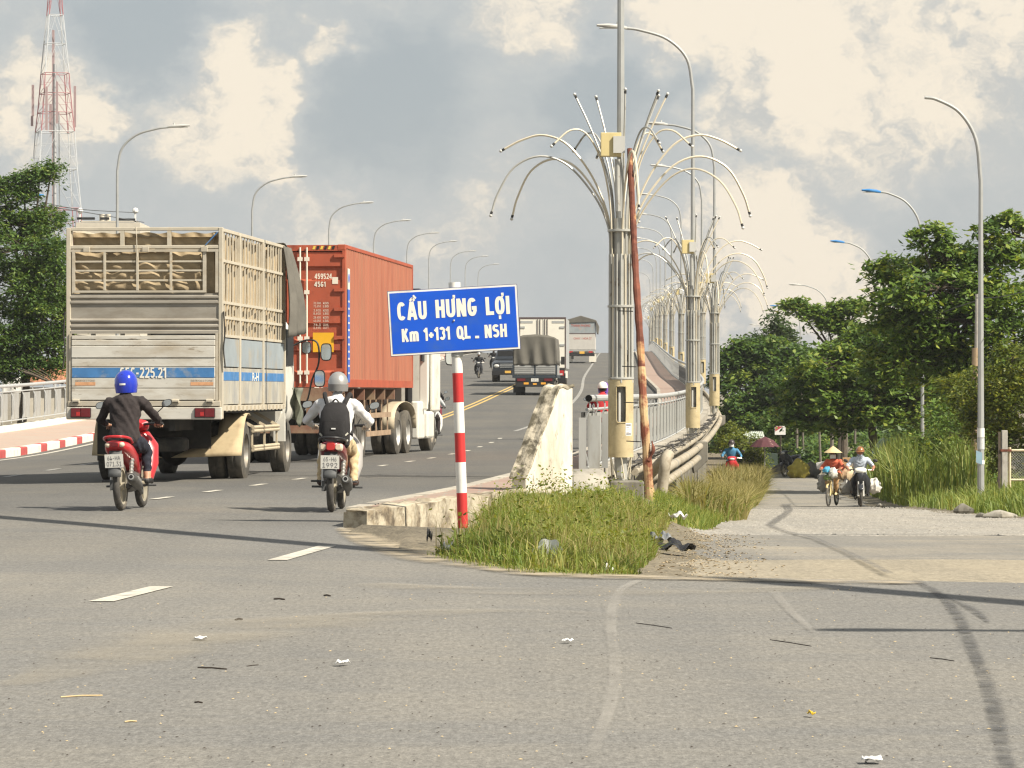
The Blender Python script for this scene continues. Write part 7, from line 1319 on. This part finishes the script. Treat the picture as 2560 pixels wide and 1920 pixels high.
# ---------------------------------------------------------------- telecom tower, buildings, roadside clutter
TRED = M('hazed_tower_red', (.36, .15, .16), .6, var=.1); TWHT = M('hazed_tower_white', (.50, .52, .53), .6, var=.06); ANT = M('antenna_grey', (.34, .25, .25), .6, var=.08)  # red and white paled: fading by haze is put into the tower colours
td = 430.; k = td / F; tw = thing('telecom_tower', 'tall red and white lattice telecom tower rising behind the left tree', 'tower', (XP(137, td), td, -2.0))
bands = [(760, 620, 84, 76, TWHT), (620, 522, 76, 70, TRED), (522, 425, 70, 60, TWHT), (425, 330, 60, 53, TWHT), (330, 282, 53, 47, TRED), (282, 234, 47, 42, TRED), (234, 184, 42, 38, TRED), (184, 110, 38, 30, TWHT), (110, 38, 30, 22, TWHT), (38, -60, 22, 14, TRED), (-60, -160, 14, 6, TWHT)]
for (ya, yb, ha, hb_, mt) in bands:
    za, zb = H - (ya - 980) * k + 2, H - (yb - 980) * k + 2; a, b = ha * k / 1.27, hb_ * k / 1.27; mb = MB(); ca = [(-a, -a), (a, -a), (a, a), (-a, a)]; cb_ = [(-b, -b), (b, -b), (b, b), (-b, b)]; rot = R(18); rr_ = lambda p, z: (p[0] * math.cos(rot) - p[1] * math.sin(rot), p[0] * math.sin(rot) + p[1] * math.cos(rot), z)
    for i in range(4):
        j = (i + 1) % 4; p0_, p1_, q0, q1 = Vector(rr_(ca[i], za)), Vector(rr_(ca[j], za)), Vector(rr_(cb_[i], zb)), Vector(rr_(cb_[j], zb)); mb.tube([p0_, q0], .065, 5); mb.tube([q0, q1], .045, 4); m_ = q0.lerp(q1, .5)
        n = max(int((zb - za) / 2.2), 1)
        mb.tube([p0_, m_], .026, 4); mb.tube([p1_, m_], .026, 4)
        for s in range(1, n + 1): t = s / (n + 1); mb.tube([p0_.lerp(q0, t), p0_.lerp(m_, t)], .02, 3); mb.tube([p1_.lerp(q1, t), p1_.lerp(m_, t)], .02, 3)
    mb.build('lattice_section', mt, tw)
mb = MB(); mb.tube([(0, 0, 2), (0, 0, H + 820 * k + 2)], .22, 6); mb.build('cable_ladder', M('tower_grey', (.36, .37, .38), .6), tw); mb = MB(); mb.tube([(.6, 0, 2), (.5, 0, H + 700 * k + 2)], .08, 5); mb.build('riser', TWHT, tw)
for (x, y0, y1) in ((82, 212, 290), (80, 290, 315), (187, 215, 318), (122, 220, 330), (148, 208, 312), (126, 260, 330), (133, 75, 560)):
    a = P(x, y0, td) - Vector(tw.location); b = P(x, y1, td) - Vector(tw.location); mb = MB(); mb.box(a.x - .14, a.x + .14, -.1 - 2.2 * (x in (122, 148)), .12 - 2.2 * (x in (122, 148)), b.z, a.z); mb.build('panel_antenna', ANT, tw)
# roof terrace over the truck
rd = 215.; rf = thing('rooftop_building', 'pale building with water tanks and roof frame just above the truck top', 'building', (XP(270, rd), rd, -1.5)); q = Vector(rf.location); lp_ = lambda x, y: P(x, y, rd) - q; CRM = M('cream_wall', (.52, .48, .40), .85, var=.08)
a, b = lp_(190, 556), lp_(350, 980); mb = MB(); mb.box(a.x, b.x, 0, 6, b.z - .2, a.z); mb.build('walls', CRM, rf)
for (x0, x1, y0, y1, mt) in ((192, 236, 543, 549, BLKP), (250, 272, 543, 549, BLKP), (290, 338, 546, 551, BLKP), (200, 345, 552, 555, CRM)): a, b = lp_(x0, y0), lp_(x1, y1); mb = MB(); mb.box(a.x, b.x, .0, .3, b.z, a.z); mb.build('roof_beam', mt, rf)
for x in (252, 267): a, b = lp_(x - 6, 534), lp_(x + 6, 554); mb = MB(); mb.tube([(lp_(x, 0).x, .6, b.z), (lp_(x, 0).x, .6, a.z)], .16, 12); mb.build('water_tank', CRM, rf, smooth=True)
for x in (200, 338): a, b = lp_(x, 530), lp_(x, 556); mb = MB(); mb.box(a.x - .05, a.x + .05, 0, .1, b.z, a.z); mb.ball((a.x, .05, a.z + .08), .18, 8, 6); mb.build('roof_light', STK, rf)
WIRE = M('wire_dark', (.06, .06, .06), .6, var=.1)
def wire(label, pts, r=.012):
    mb = MB(); mb.tube(spline(pts, 6), r, 5); return tag(mb.build('overhead_wire', WIRE, smooth=True), label, 'wire')
wire('upper overhead wire running from the left tree to the rooftop lights', [P(-60, 465, 150), P(90, 502, 160), P(200, 523, 180), P(345, 532, 214)], .02); wire('lower overhead wire running from the left tree behind the truck', [P(-60, 480, 150), P(90, 512, 160), P(210, 530, 180), P(360, 556, 214)], .02)
bl_ = thing('street_lamp', 'street lamp with a blue head peeping out of the left tree', 'street lamp', (XP(-20, 139), 139, -.3), 0, 'street lamps beyond the left railing'); mast(bl_, P(80, 492, 139).z + .3, 1.75, 1, True, .1, BLUEH)
# house behind the left railing
hd_ = 146.; hs = thing('tiled_house', 'low house with orange tiled roof behind the left railing', 'house', (XP(80, hd_), hd_, -1.6)); q = Vector(hs.location); hp = lambda x, y: P(x, y, hd_) - q; TILE = M('roof_tiles', (.36, .16, .085), .85, var=.25, vs=6, dirt=(.20, .09, .06), ds=5, dl=(.5, .7))
mb = MB(); a, b = hp(40, 968), hp(260, 1100); mb.box(a.x, b.x, 2.2, 7, 0, a.z); mb.build('walls', CRM, hs)
for i in range(9):
    z0 = hp(0, 962).z + .115 * i; y0 = 1.9 + .26 * i; mb = MB(); xa, xb = hp(52, 0).x, hp(300, 0).x
    mb.grid(lambda u, v: (xa + (xb - xa) * u, y0 + .30 * v, z0 + .03 + .13 * v + .03 * abs(math.sin(u * 70))), 100, 1); mb.build('tile_row', TILE, hs, solid=.03)
wv = thing('white_canopy', 'white cloth panel hanging left of the tiled roof', 'cloth panel', (XP(30, 140), 140, -.9)); q = Vector(wv.location); mb = MB(); a, b = P(6, 940, 140) - q, P(63, 985, 140) - q; mb.grid(lambda u, v: (a.x + (b.x - a.x) * u, .04 * math.sin(9 * u) * (1 - v), b.z + (a.z - b.z) * v - .04 * math.sin(math.pi * u) * v), 12, 6); mb.build('cloth', SGW, wv, smooth=True, solid=.01)
for x in (a.x, b.x): mb = MB(); mb.tube([(x, .02, 0), (x, .02, a.z)], .03, 6); mb.build('pole', GALV, wv)
mb = MB(); pts = [P(60, 930, 131), P(90, 940, 131), P(120, 952, 131), P(160, 958, 131)]; rt0 = thing('bare_branch', 'bare grey branch lying across the tiled roof', 'branch', tuple(pts[0])); mb.tube(spline([p - pts[0] for p in pts], 5), .05, 6); mb.build('limb', BARK, rt0, smooth=True)
for j in range(5): mb = MB(); s0 = pts[1] - pts[0] + Vector((.2 * j, 0, -.05 * j)); mb.tube([s0, s0 + Vector((-.7, .1, .25 + .05 * j))], .015, 4); mb.build('twig', BARK, rt0)
# ---- clutter under the trees
cd = 152.; GP = lambda x, d: (XP(x, d), d, zterrain(XP(x, d), d))
sh = thing('market_shack', 'shack with pale corrugated roof sheets beside the bridge bank', 'shack', GP(1890, cd)); q = Vector(sh.location); f_ = lambda x, y: P(x, y, cd) - q; a, b = f_(1822, 1082), f_(1912, 1108)
ROOFS = M('pale_roof_sheet', (.50, .55, .48), .6, .2, var=.12, vs=4, dirt=(.3, .28, .22), ds=3, dl=(.52, .7))
for j in range(3):
    x0 = a.x + (b.x - a.x) * j / 3; x1 = a.x + (b.x - a.x) * (j + 1.05) / 3; mb = MB(); mb.grid(lambda u, v: (x0 + (x1 - x0) * u, -.2 + 1.6 * v, b.z + .02 * j + (a.z - b.z) * v + .02 * math.sin(u * 44)), 40, 2); mb.build('roof_sheet', ROOFS, sh, solid=.012)
for x in (a.x + .1, b.x - .1):
    for y in (-.1, 1.3): mb = MB(); mb.tube([(x, y, 0), (x, y, b.z + .1)], .04, 6); mb.build('post', BARK, sh)
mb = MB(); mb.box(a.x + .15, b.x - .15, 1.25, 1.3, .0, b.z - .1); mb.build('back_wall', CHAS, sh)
pr = thing('parasol', 'maroon market parasol in front of the shack', 'parasol', GP(1912, 149)); q = Vector(pr.location); zt3 = (P(1920, 1092, 149) - q).z; mb = MB(); n = 10
mb.lathe([(.62, zt3 - .42), (.60, zt3 - .40), (.35, zt3 - .14), (.02, zt3), (.01, zt3 - .02)], n, caps=False); mb.build('canopy', M('maroon_cloth', (.085, .028, .034), .85, var=.2, vs=3, dirt=(.5, .38, .3), ds=4, dl=(.62, .7)), pr, solid=.01); mb = MB(); mb.tube([(0, 0, 0), (0, 0, zt3)], .02, 6); mb.build('pole', GALV, pr)
sg2 = thing('shop_board', 'small red and white board hanging under the trees', 'board', GP(1952, 150)); q = Vector(sg2.location); a, b = P(1937, 1065, 150) - q, P(1964, 1087, 150) - q; mb = MB(); mb.box(a.x, b.x, 0, .03, b.z, a.z); bo = mb.build('board', STK, sg2); mb = MB(); mb.prism([(a.x + .02, a.z - .02), (a.x + .02, b.z + .14), (b.x - .1, a.z - .02)], 'y', -.004, -.001); mb.build('red_print', KERBR, bo); mb = MB(); mb.tube([(0, .05, 0), (0, .05, b.z)], .03, 6); mb.build('post', BARK, sg2)
def slab(name, label, cat, pts, dd, th, mat):
    q = Vector(GP(pts[0][0], dd)); o = thing(name, label, cat, tuple(q)); mb = MB(); mb.prism([((P(x, y, dd) - q).x, (P(x, y, dd) - q).z) for x, y in pts], 'y', 0, th); mb.build('sheet', mat, o, bevel=.01); return o
slab('leaning_board', 'grey board leaning in the shade behind the riders', 'board', [(1916, 1192), (1920, 1176), (1966, 1148), (1976, 1152), (1958, 1192)], 146, .1, M('grey_board', (.16, .155, .145), .8, var=.15)); slab('green_crate', 'dark green cabinet standing in the shade beside the shack', 'cabinet', [(1912, 1186), (1912, 1134), (1944, 1134), (1944, 1186)], 151, .6, M('dark_green', (.045, .07, .055), .7, var=.1))
slab('blue_tarpaulin', 'pale blue tarpaulin hung behind the oncoming man', 'tarpaulin', [(2178, 1142), (2186, 1116), (2208, 1094), (2218, 1098), (2214, 1120), (2208, 1142), (2196, 1130)], 118, .15, M('pale_blue_tarp', (.28, .40, .42), .7, var=.15, vs=5))
sack('sack', 'yellow sack lying in the shade behind the cyclist', Vector(GP(1997, 140)) + Vector((0, 0, .35)), .42, M('yellow_sack', (.33, .28, .05), .8, var=.2, vs=6), 1.0, 'sack'); sack('sack', 'grey sack lying under the trees behind the cyclist', Vector(GP(2025, 142)) + Vector((0, 0, .3)), .4, M('grey_sack', (.18, .175, .16), .8, var=.2, vs=6), .8, 'sack')
motorbike('parked dark motorbike in the shade under the trees', GP(1980, 143), R(150), DKP, None, lean=R(8))
g = 'bare trunks in the shade'
for i, (x, w) in enumerate(((2052, 5), (2080, 8), (2098, 10), (2118, 7), (2138, 5), (1990, 6), (2010, 4))):
    q = Vector(GP(x, 160 + 3 * i)); mb = MB(); mb.tube(spline([(0, 0, 0), (.05 * (i % 3 - 1), 0, 1.2), (.12 * ((i * 2) % 3 - 1), 0, 3.4)], 4), [w * .012 * (1 - .03 * j) for j in range(9)], 8); o = thing('tree_trunk', f'thin bare trunk under the trees, {ordin[i]} of the shaded group' , 'trunk', tuple(q), group=g); mb.build('trunk', M('grey_bark', (.15, .135, .11), .9, var=.2, vs=8), o, smooth=True)
# ---- right bank: fence, pole, rocks
FP = M('fence_concrete', (.42, .40, .36), .9, var=.12, vs=5, dirt=(.25, .22, .18), ds=4, dl=(.5, .7)); fd2 = 92.
fn = thing('wire_gate', 'wire mesh gate with concrete post at the right edge', 'gate', GP(2510, fd2)); q = Vector(fn.location); L_ = lambda x, y: P(x, y, fd2) - q
a, b = L_(2505, 1076), L_(2519, 1250); mb = MB(); mb.box(a.x, b.x, 0, .16, b.z - .3, a.z); mb.build('concrete_post', FP, fn, bevel=.01); a, b = L_(2496, 1080), L_(2502, 1245); mb = MB(); mb.box(a.x, b.x, .02, .1, b.z - .3, a.z); mb.build('dark_board', BARK, fn)
GPM = M('gate_pipe', (.60, .52, .36), .7, var=.1); a, b = L_(2525, 1118), L_(2525, 1245); mb = MB(); mb.tube([(a.x, .05, b.z - .2), (a.x, .05, a.z)], .035, 8); mb.build('gate_stile', GPM, fn, smooth=True)
for y in (1126, 1200): a, b = L_(2526, y), L_(2650, y); mb = MB(); mb.tube([(a.x, .05, a.z), (b.x, .05, b.z)], .03, 8); mb.build('gate_rail', GPM, fn, smooth=True)
mb = MB(); a, b = L_(2530, 1128), L_(2650, 1198); W2 = b.x - a.x; H2 = a.z - b.z; s = .07; n = int(W2 / s) + int(H2 / s)
for i in range(-int(H2 / s), int(W2 / s)):
    for sg_ in (1, -1):
        x0 = i * s; t0 = max(0, -x0); t1 = min(H2, W2 - x0)
        if t1 > t0: z = (lambda t: b.z + t) if sg_ > 0 else (lambda t: a.z - t); mb.tube([(a.x + x0 + t0, .05, z(t0)), (a.x + x0 + t1, .05, z(t1))], .004, 3)
struct(mb.build('wire_mesh', GALV, fn), 'stuff'); mb = MB(); a = L_(2519, 1126); mb.box(a.x - .18, a.x + .1, -.01, .17, a.z - .03, a.z + .03); mb.build('hinge_strap', RUST, fn)
up_ = thing('utility_pole', 'slim wooden pole behind the lamp post with pasted notices', 'pole', GP(2438, 101)); q = Vector(up_.location); zq = lambda y: (P(0, y, 101) - q).z; mb = MB(); mb.tube([(0, 0, 0), (0, 0, zq(870))], [.11, .095], 10); mb.build('wooden_shaft', M('pole_wood', (.33, .24, .15), .9, var=.2, vs=5), up_, smooth=True); mb = MB(); mb.tube([(.05, 0, zq(880)), (.06, 0, zq(735))], [.07, .06], 10); mb.build('concrete_tip', FP, up_, smooth=True)
wire('wire sagging from the tallest lamp post towards the right edge', [P(2440, 745, 96), P(2500, 742, 92), P(2600, 720, 88)], .012); wire('second wire sagging from the tallest lamp post into the trees', [P(2440, 752, 96), P(2380, 772, 108), P(2310, 800, 122)], .012)
def rock(label, x, y, d, r, mat=CONC_D, sq=.6):
    mb = MB(); mb.ball((0, 0, 0), (r, r * .8, r * sq), 12, 8); ph = random.uniform(0, 6); mb.v = [(p[0] * (1 + .18 * math.sin(5 * p[1] / r + ph)), p[1] * (1 + .15 * math.sin(4 * p[0] / r + ph)), p[2] * (1 + .2 * math.sin(4 * p[0] / r + 2 * ph))) for p in mb.v]; o = mb.build('rock', mat, smooth=True, ang=25); o.location = (XP(x, d), d, zterrain(XP(x, d), d) + r * sq * .5); return tag(o, label, 'rock')
rock('grey rock lying at the grass edge left of the gate', 2408, 1262, 80, .24); rock('low broken concrete lump at the right gravel edge', 2500, 1290, 70, .3, CONC, .35); rock('small stone right of the low concrete lump', 2456, 1290, 71, .12); rock('small pale stone behind the motorbike on the gravel', 2200, 1240, 100, .1, CONC)
# overhead cable bundle and poles outside the frame that throw the long shadow over the junction
so = Vector((to_sun.x, to_sun.y, 0)) / to_sun.z
pa, pb = Vector((-5.65, 39.7, 0)), Vector((3.4, 23.8, 0)); dr_ = (pb - pa).normalized(); e0, e1 = pa - dr_ * 26 + so * 7.2, pb + dr_ * 22 + so * 7.2
for lab, e in (('utility pole beyond the left edge carrying the cable bundle', e0), ('utility pole beside the camera carrying the cable bundle', e1)):
    o = thing('utility_pole', lab, 'pole', (e.x, e.y, -.2)); mb = MB(); mb.tube([(0, 0, 0), (0, 0, 8.2)], [.16, .12], 12); mb.build('shaft', FP, o, smooth=True); mb = MB(); mb.box(-.6, .6, -.05, .05, 7.5, 7.6); mb.build('cross_arm', GALV_D, o)
for i in range(9):
    mb = MB(); zz = 6.9 + .085 * i; mb.tube([tuple(e0.lerp(e1, t) + Vector((.03 * math.sin(i), 0, zz + .25 * (2 * t - 1) ** 2 - .12))) for t in np.linspace(0, 1, 24)], .055, 6); tag(mb.build('overhead_cable', WIRE, smooth=True), f'thick overhead cable of the bundle above the junction, {ordin[i]} from the bottom', 'cable', 'cables of the overhead bundle')
o = thing('utility_pole', 'utility pole beyond the right edge beside the gravel', 'pole', (15.2, 71, zterrain(15.2, 71) - .2)); mb = MB(); mb.tube([(0, 0, 0), (0, 0, 8.6)], [.15, .11], 12); mb.build('shaft', FP, o, smooth=True)
# ---------------------------------------------------------------- litter
CLEARB = bpy.data.materials.new('clear_plastic'); CLEARB.use_nodes = True; _b = CLEARB.node_tree.nodes['Principled BSDF']; _b.inputs['Base Color'].default_value = (.75, .76, .72, 1); _b.inputs['Roughness'].default_value = .25; _b.inputs['Alpha'].default_value = .55
b_ = sack('plastic_bag', 'crumpled clear plastic bag on the front edge of the island grass', (XP(1372, 29.2), 29.2, .12), .105, CLEARB, .85, 'litter', 22); b_.scale = (1.15, 1, 1)
def crumple(name, label, x, y, w, h, mat, z=0., lift=.02, seed=0, side=False, cat='litter'):
    X, d = gpt(x, y, side); rs = random.Random(seed); ph = [rs.uniform(0, 6) for _ in range(4)]; mb = MB(); z0 = zterrain(X, d) if d > 27 else 0.
    mb.grid(lambda u, v: ((u - .5) * w * (1 - .3 * abs(v - .5)), (v - .5) * h * 2 * (1 - .3 * abs(u - .5)), lift * (1.1 + math.sin(6 * u + ph[0]) * math.sin(5 * v + ph[1])) + lift * .7 * math.sin(11 * u + ph[2]) * math.sin(9 * v + ph[3])), 10, 8); o = mb.build(name, mat, smooth=True, ang=20, solid=.003); o.location = (X, d, max(z0, 0 if d < 28 else z0) + .012 + z); o.rotation_euler[2] = rs.uniform(-.5, .5); return tag(o, label, cat)
LW = M('litter_white', (.72, .72, .70), .6, var=.06); LBK = M('litter_black', (.02, .02, .022), .45, var=.2); LGN = M('litter_green', (.03, .30, .12), .5, var=.15); LYE = M('litter_yellow', (.70, .48, .04), .6, var=.08); LST = M('straw', (.52, .40, .22), .8, var=.15); LBR = M('twig_dark', (.04, .03, .022), .85, var=.2); LGY = M('litter_grey', (.16, .17, .18), .5, var=.2)
crumple('litter', 'white crumpled scrap beside the clear plastic bag', 1345, 1402, .07, .04, LW, .0, .02, 1); crumple('litter', 'black plastic sheet on the dirt right of the island grass', 1690, 1392, .30, .25, LBK, .02, .05, 2, True); crumple('litter', 'grey plastic sheet behind the black one', 1655, 1385, .22, .2, LGY, .03, .06, 3, True); crumple('litter', 'bright green plastic scrap at the gravel edge', 1766, 1294, .22, .2, LGN, .03, .05, 4, True); crumple('litter', 'black and white shoe-like scrap behind the green scrap', 1796, 1281, .2, .15, LBK, .03, .05, 5, True); crumple('litter', 'small white scrap on the black scrap near the gravel', 1798, 1276, .08, .06, LW, .09, .03, 6, True)
crumple('litter', 'white curved scrap on the left foreground asphalt', 502, 1601, .075, .05, LW, 0, .005, 7); crumple('litter', 'pale flat scrap on the foreground asphalt left of centre', 857, 1665, .055, .05, LW, 0, .008, 8); crumple('litter', 'narrow pale scrap on the asphalt under the sign', 1419, 1608, .05, .04, LW, 0, .006, 9); crumple('litter', 'yellow leaf on the right foreground asphalt', 2028, 1793, .022, .035, LYE, 0, .007, 10); crumple('litter', 'white plastic strip at the bottom edge of the picture', 2180, 1909, .08, .04, LW, 0, .008, 11); crumple('litter', 'white scrap at the island corner behind the grass', 1120, 1386, .07, .06, LW, 0, .03, 12); crumple('litter', 'white scrap in front of the island grass right of the bag', 1525, 1430, .07, .06, LW, 0, .03, 13); crumple('litter', 'dark burnt scrap at the island corner', 1074, 1365, .05, .04, LBK, 0, .05, 14); crumple('litter', 'pale plastic scraps half hidden in the island grass', 1695, 1345, .2, .12, LW, .1, .04, 15, True)
def stick(label, x0, y0, x1, y1, r, mat):
    a, b = gpt(x0, y0), gpt(x1, y1); mb = MB(); c = Vector((a[0], a[1], r * .7)); mb.tube([(0, 0, 0), ((b[0] - a[0]) * .5, (b[1] - a[1]) * .5, r * .8), (b[0] - a[0], b[1] - a[1], 0)], r, 5); o = mb.build('twig', mat); o.location = c; tag(o, label, 'twig', None)
stick('long straw lying on the left foreground asphalt', 152, 1744, 256, 1740, .004, LST); stick('thin dark twig left of centre in the foreground', 495, 1670, 567, 1674, .004, LBR); stick('dark stub on the asphalt in line with the near lane dash', 685, 1499, 712, 1500, .006, LBR); stick('dark stub between the foreground scraps', 617, 1666, 646, 1663, .0025, LBR); stick('dark flat stub left in the foreground', 487, 1757, 506, 1758, .004, LBR); stick('pale straw at lower left of the foreground', 312, 1806, 342, 1805, .004, LST); stick('thin dark twig right of the pale scuff mark', 1590, 1558, 1680, 1571, .0025, LBR); stick('thin dark twig at the centre right of the foreground', 1925, 1600, 2028, 1616, .0025, LBR); stick('thin dark twig left of the tar seam', 2325, 1645, 2385, 1653, .0025, LBR); stick('dark lump on the asphalt below the sign', 810, 1490, 826, 1491, .006, LBR); stick('dark stub beside the orange crumbs in the left foreground', 588, 1551, 606, 1550, .006, LBR)
# specks too small to count
rs = np.random.default_rng(5); n = 900; yy = 1460 + 470 * rs.random(n) ** 1.2; xx = rs.uniform(-40, 2600, n); dd_ = H * F / (yy - 980); X_ = (xx - 1280) * dd_ / F; sz = rs.uniform(.0014, .0048, n)
for nm, sel, mt, lab in (('dark_specks', rs.random(n) < .62, LBR, 'dark crumbs and grit scattered over the foreground asphalt'), ('pale_specks', None, LST, 'pale crumbs and chips scattered over the foreground asphalt')):
    if sel is None: sel = ~keep
    keep = sel; mb_v = []; ang_ = rs.uniform(0, 6.28, n)
    for i in np.where(sel)[0]:
        c, s_ = math.cos(ang_[i]), math.sin(ang_[i]); a_, b2 = sz[i] * rs.uniform(.8, 2.2), sz[i]; q = [(-a_, -b2, 0), (a_, -b2, 0), (a_, b2, 0), (-a_, b2, 0), (0, 0, sz[i] * .9)]; mb_v += [(X_[i] + p[0] * c - p[1] * s_, dd_[i] + p[0] * s_ + p[1] * c, .004 + p[2]) for p in q]
    m_ = len(mb_v) // 5; kf = np.arange(m_)[:, None] * 5; fs = np.concatenate([kf + np.array([t]) for t in ((0, 1, 4), (1, 2, 4), (2, 3, 4), (3, 0, 4))]); o = arrays_mesh(nm, np.array(mb_v), fs, mt); struct(o, 'stuff'); tag(o, lab, 'debris')
# loose gravel stones on the side road and chips along the verge
n = 5200; d_ = rs.uniform(48, 99, n); t_ = rs.random(n); X_ = np.array([side_left(a) + (side_right(a) - side_left(a)) * b for a, b in zip(d_, t_)]); sz = rs.uniform(.008, .022, n); mb_v = []
for i in range(n):
    z = zterrain(X_[i], d_[i]) + .018; s_ = sz[i]; mb_v += [(X_[i] - s_, d_[i] - s_, z), (X_[i] + s_, d_[i] - s_ * .8, z), (X_[i] + s_ * .8, d_[i] + s_, z), (X_[i] - s_ * .9, d_[i] + s_ * .7, z), (X_[i] + s_ * rs.uniform(-.4, .4), d_[i], z + s_ * .9)]
kf = np.arange(n)[:, None] * 5; fs = np.concatenate([kf + np.array([t]) for t in ((0, 1, 4), (1, 2, 4), (2, 3, 4), (3, 0, 4))]); o = arrays_mesh('gravel_stones', np.array(mb_v), fs, M('gravel_stone', (.27, .255, .225), .9, var=.35, vs=4)); struct(o, 'stuff'); tag(o, 'loose grey gravel stones on the side road', 'gravel')
n = 900; d_ = rs.uniform(27.4, 50, n); X_ = np.array([side_left(a) for a in d_]) + rs.normal(.2, .3, n); sz = rs.uniform(.008, .03, n); mb_v = []
for i in range(n):
    z = zterrain(X_[i], d_[i]) + .012; s_ = sz[i]; a_ = rs.uniform(0, 6.28); c, q = math.cos(a_) * s_, math.sin(a_) * s_; mb_v += [(X_[i] - c, d_[i] - q, z), (X_[i] + q * .5, d_[i] - c * .5, z + .006), (X_[i] + c, d_[i] + q, z), (X_[i] - q * .5, d_[i] + c * .5, z + s_ * .35)]
o = arrays_mesh('dry_litter', np.array(mb_v), np.arange(4 * n).reshape(-1, 4), M('dry_leaf_litter', (.40, .32, .20), .9, var=.35, vs=6)); struct(o, 'stuff'); tag(o, 'dry leaves and paper bits along the dirt edge of the island', 'debris')
# ---------------------------------------------------------------- humid air
def haze(density, col):
    mb = MB(); mb.box(-420, 420, -40, 1300, -4.5, 64); m = bpy.data.materials.new('humid_air'); m.use_nodes = True; N = m.node_tree.nodes; L = m.node_tree.links; N.remove(N['Principled BSDF'])
    v = N.new('ShaderNodeVolumePrincipled'); v.inputs['Color'].default_value = (*col, 1); v.inputs['Density'].default_value = density; v.inputs['Anisotropy'].default_value = .0; L.new(v.outputs[0], N['Material Output'].inputs['Volume'])
    return struct(mb.build('haze', m), 'stuff')
haze(.00014, (.9, .93, .96))
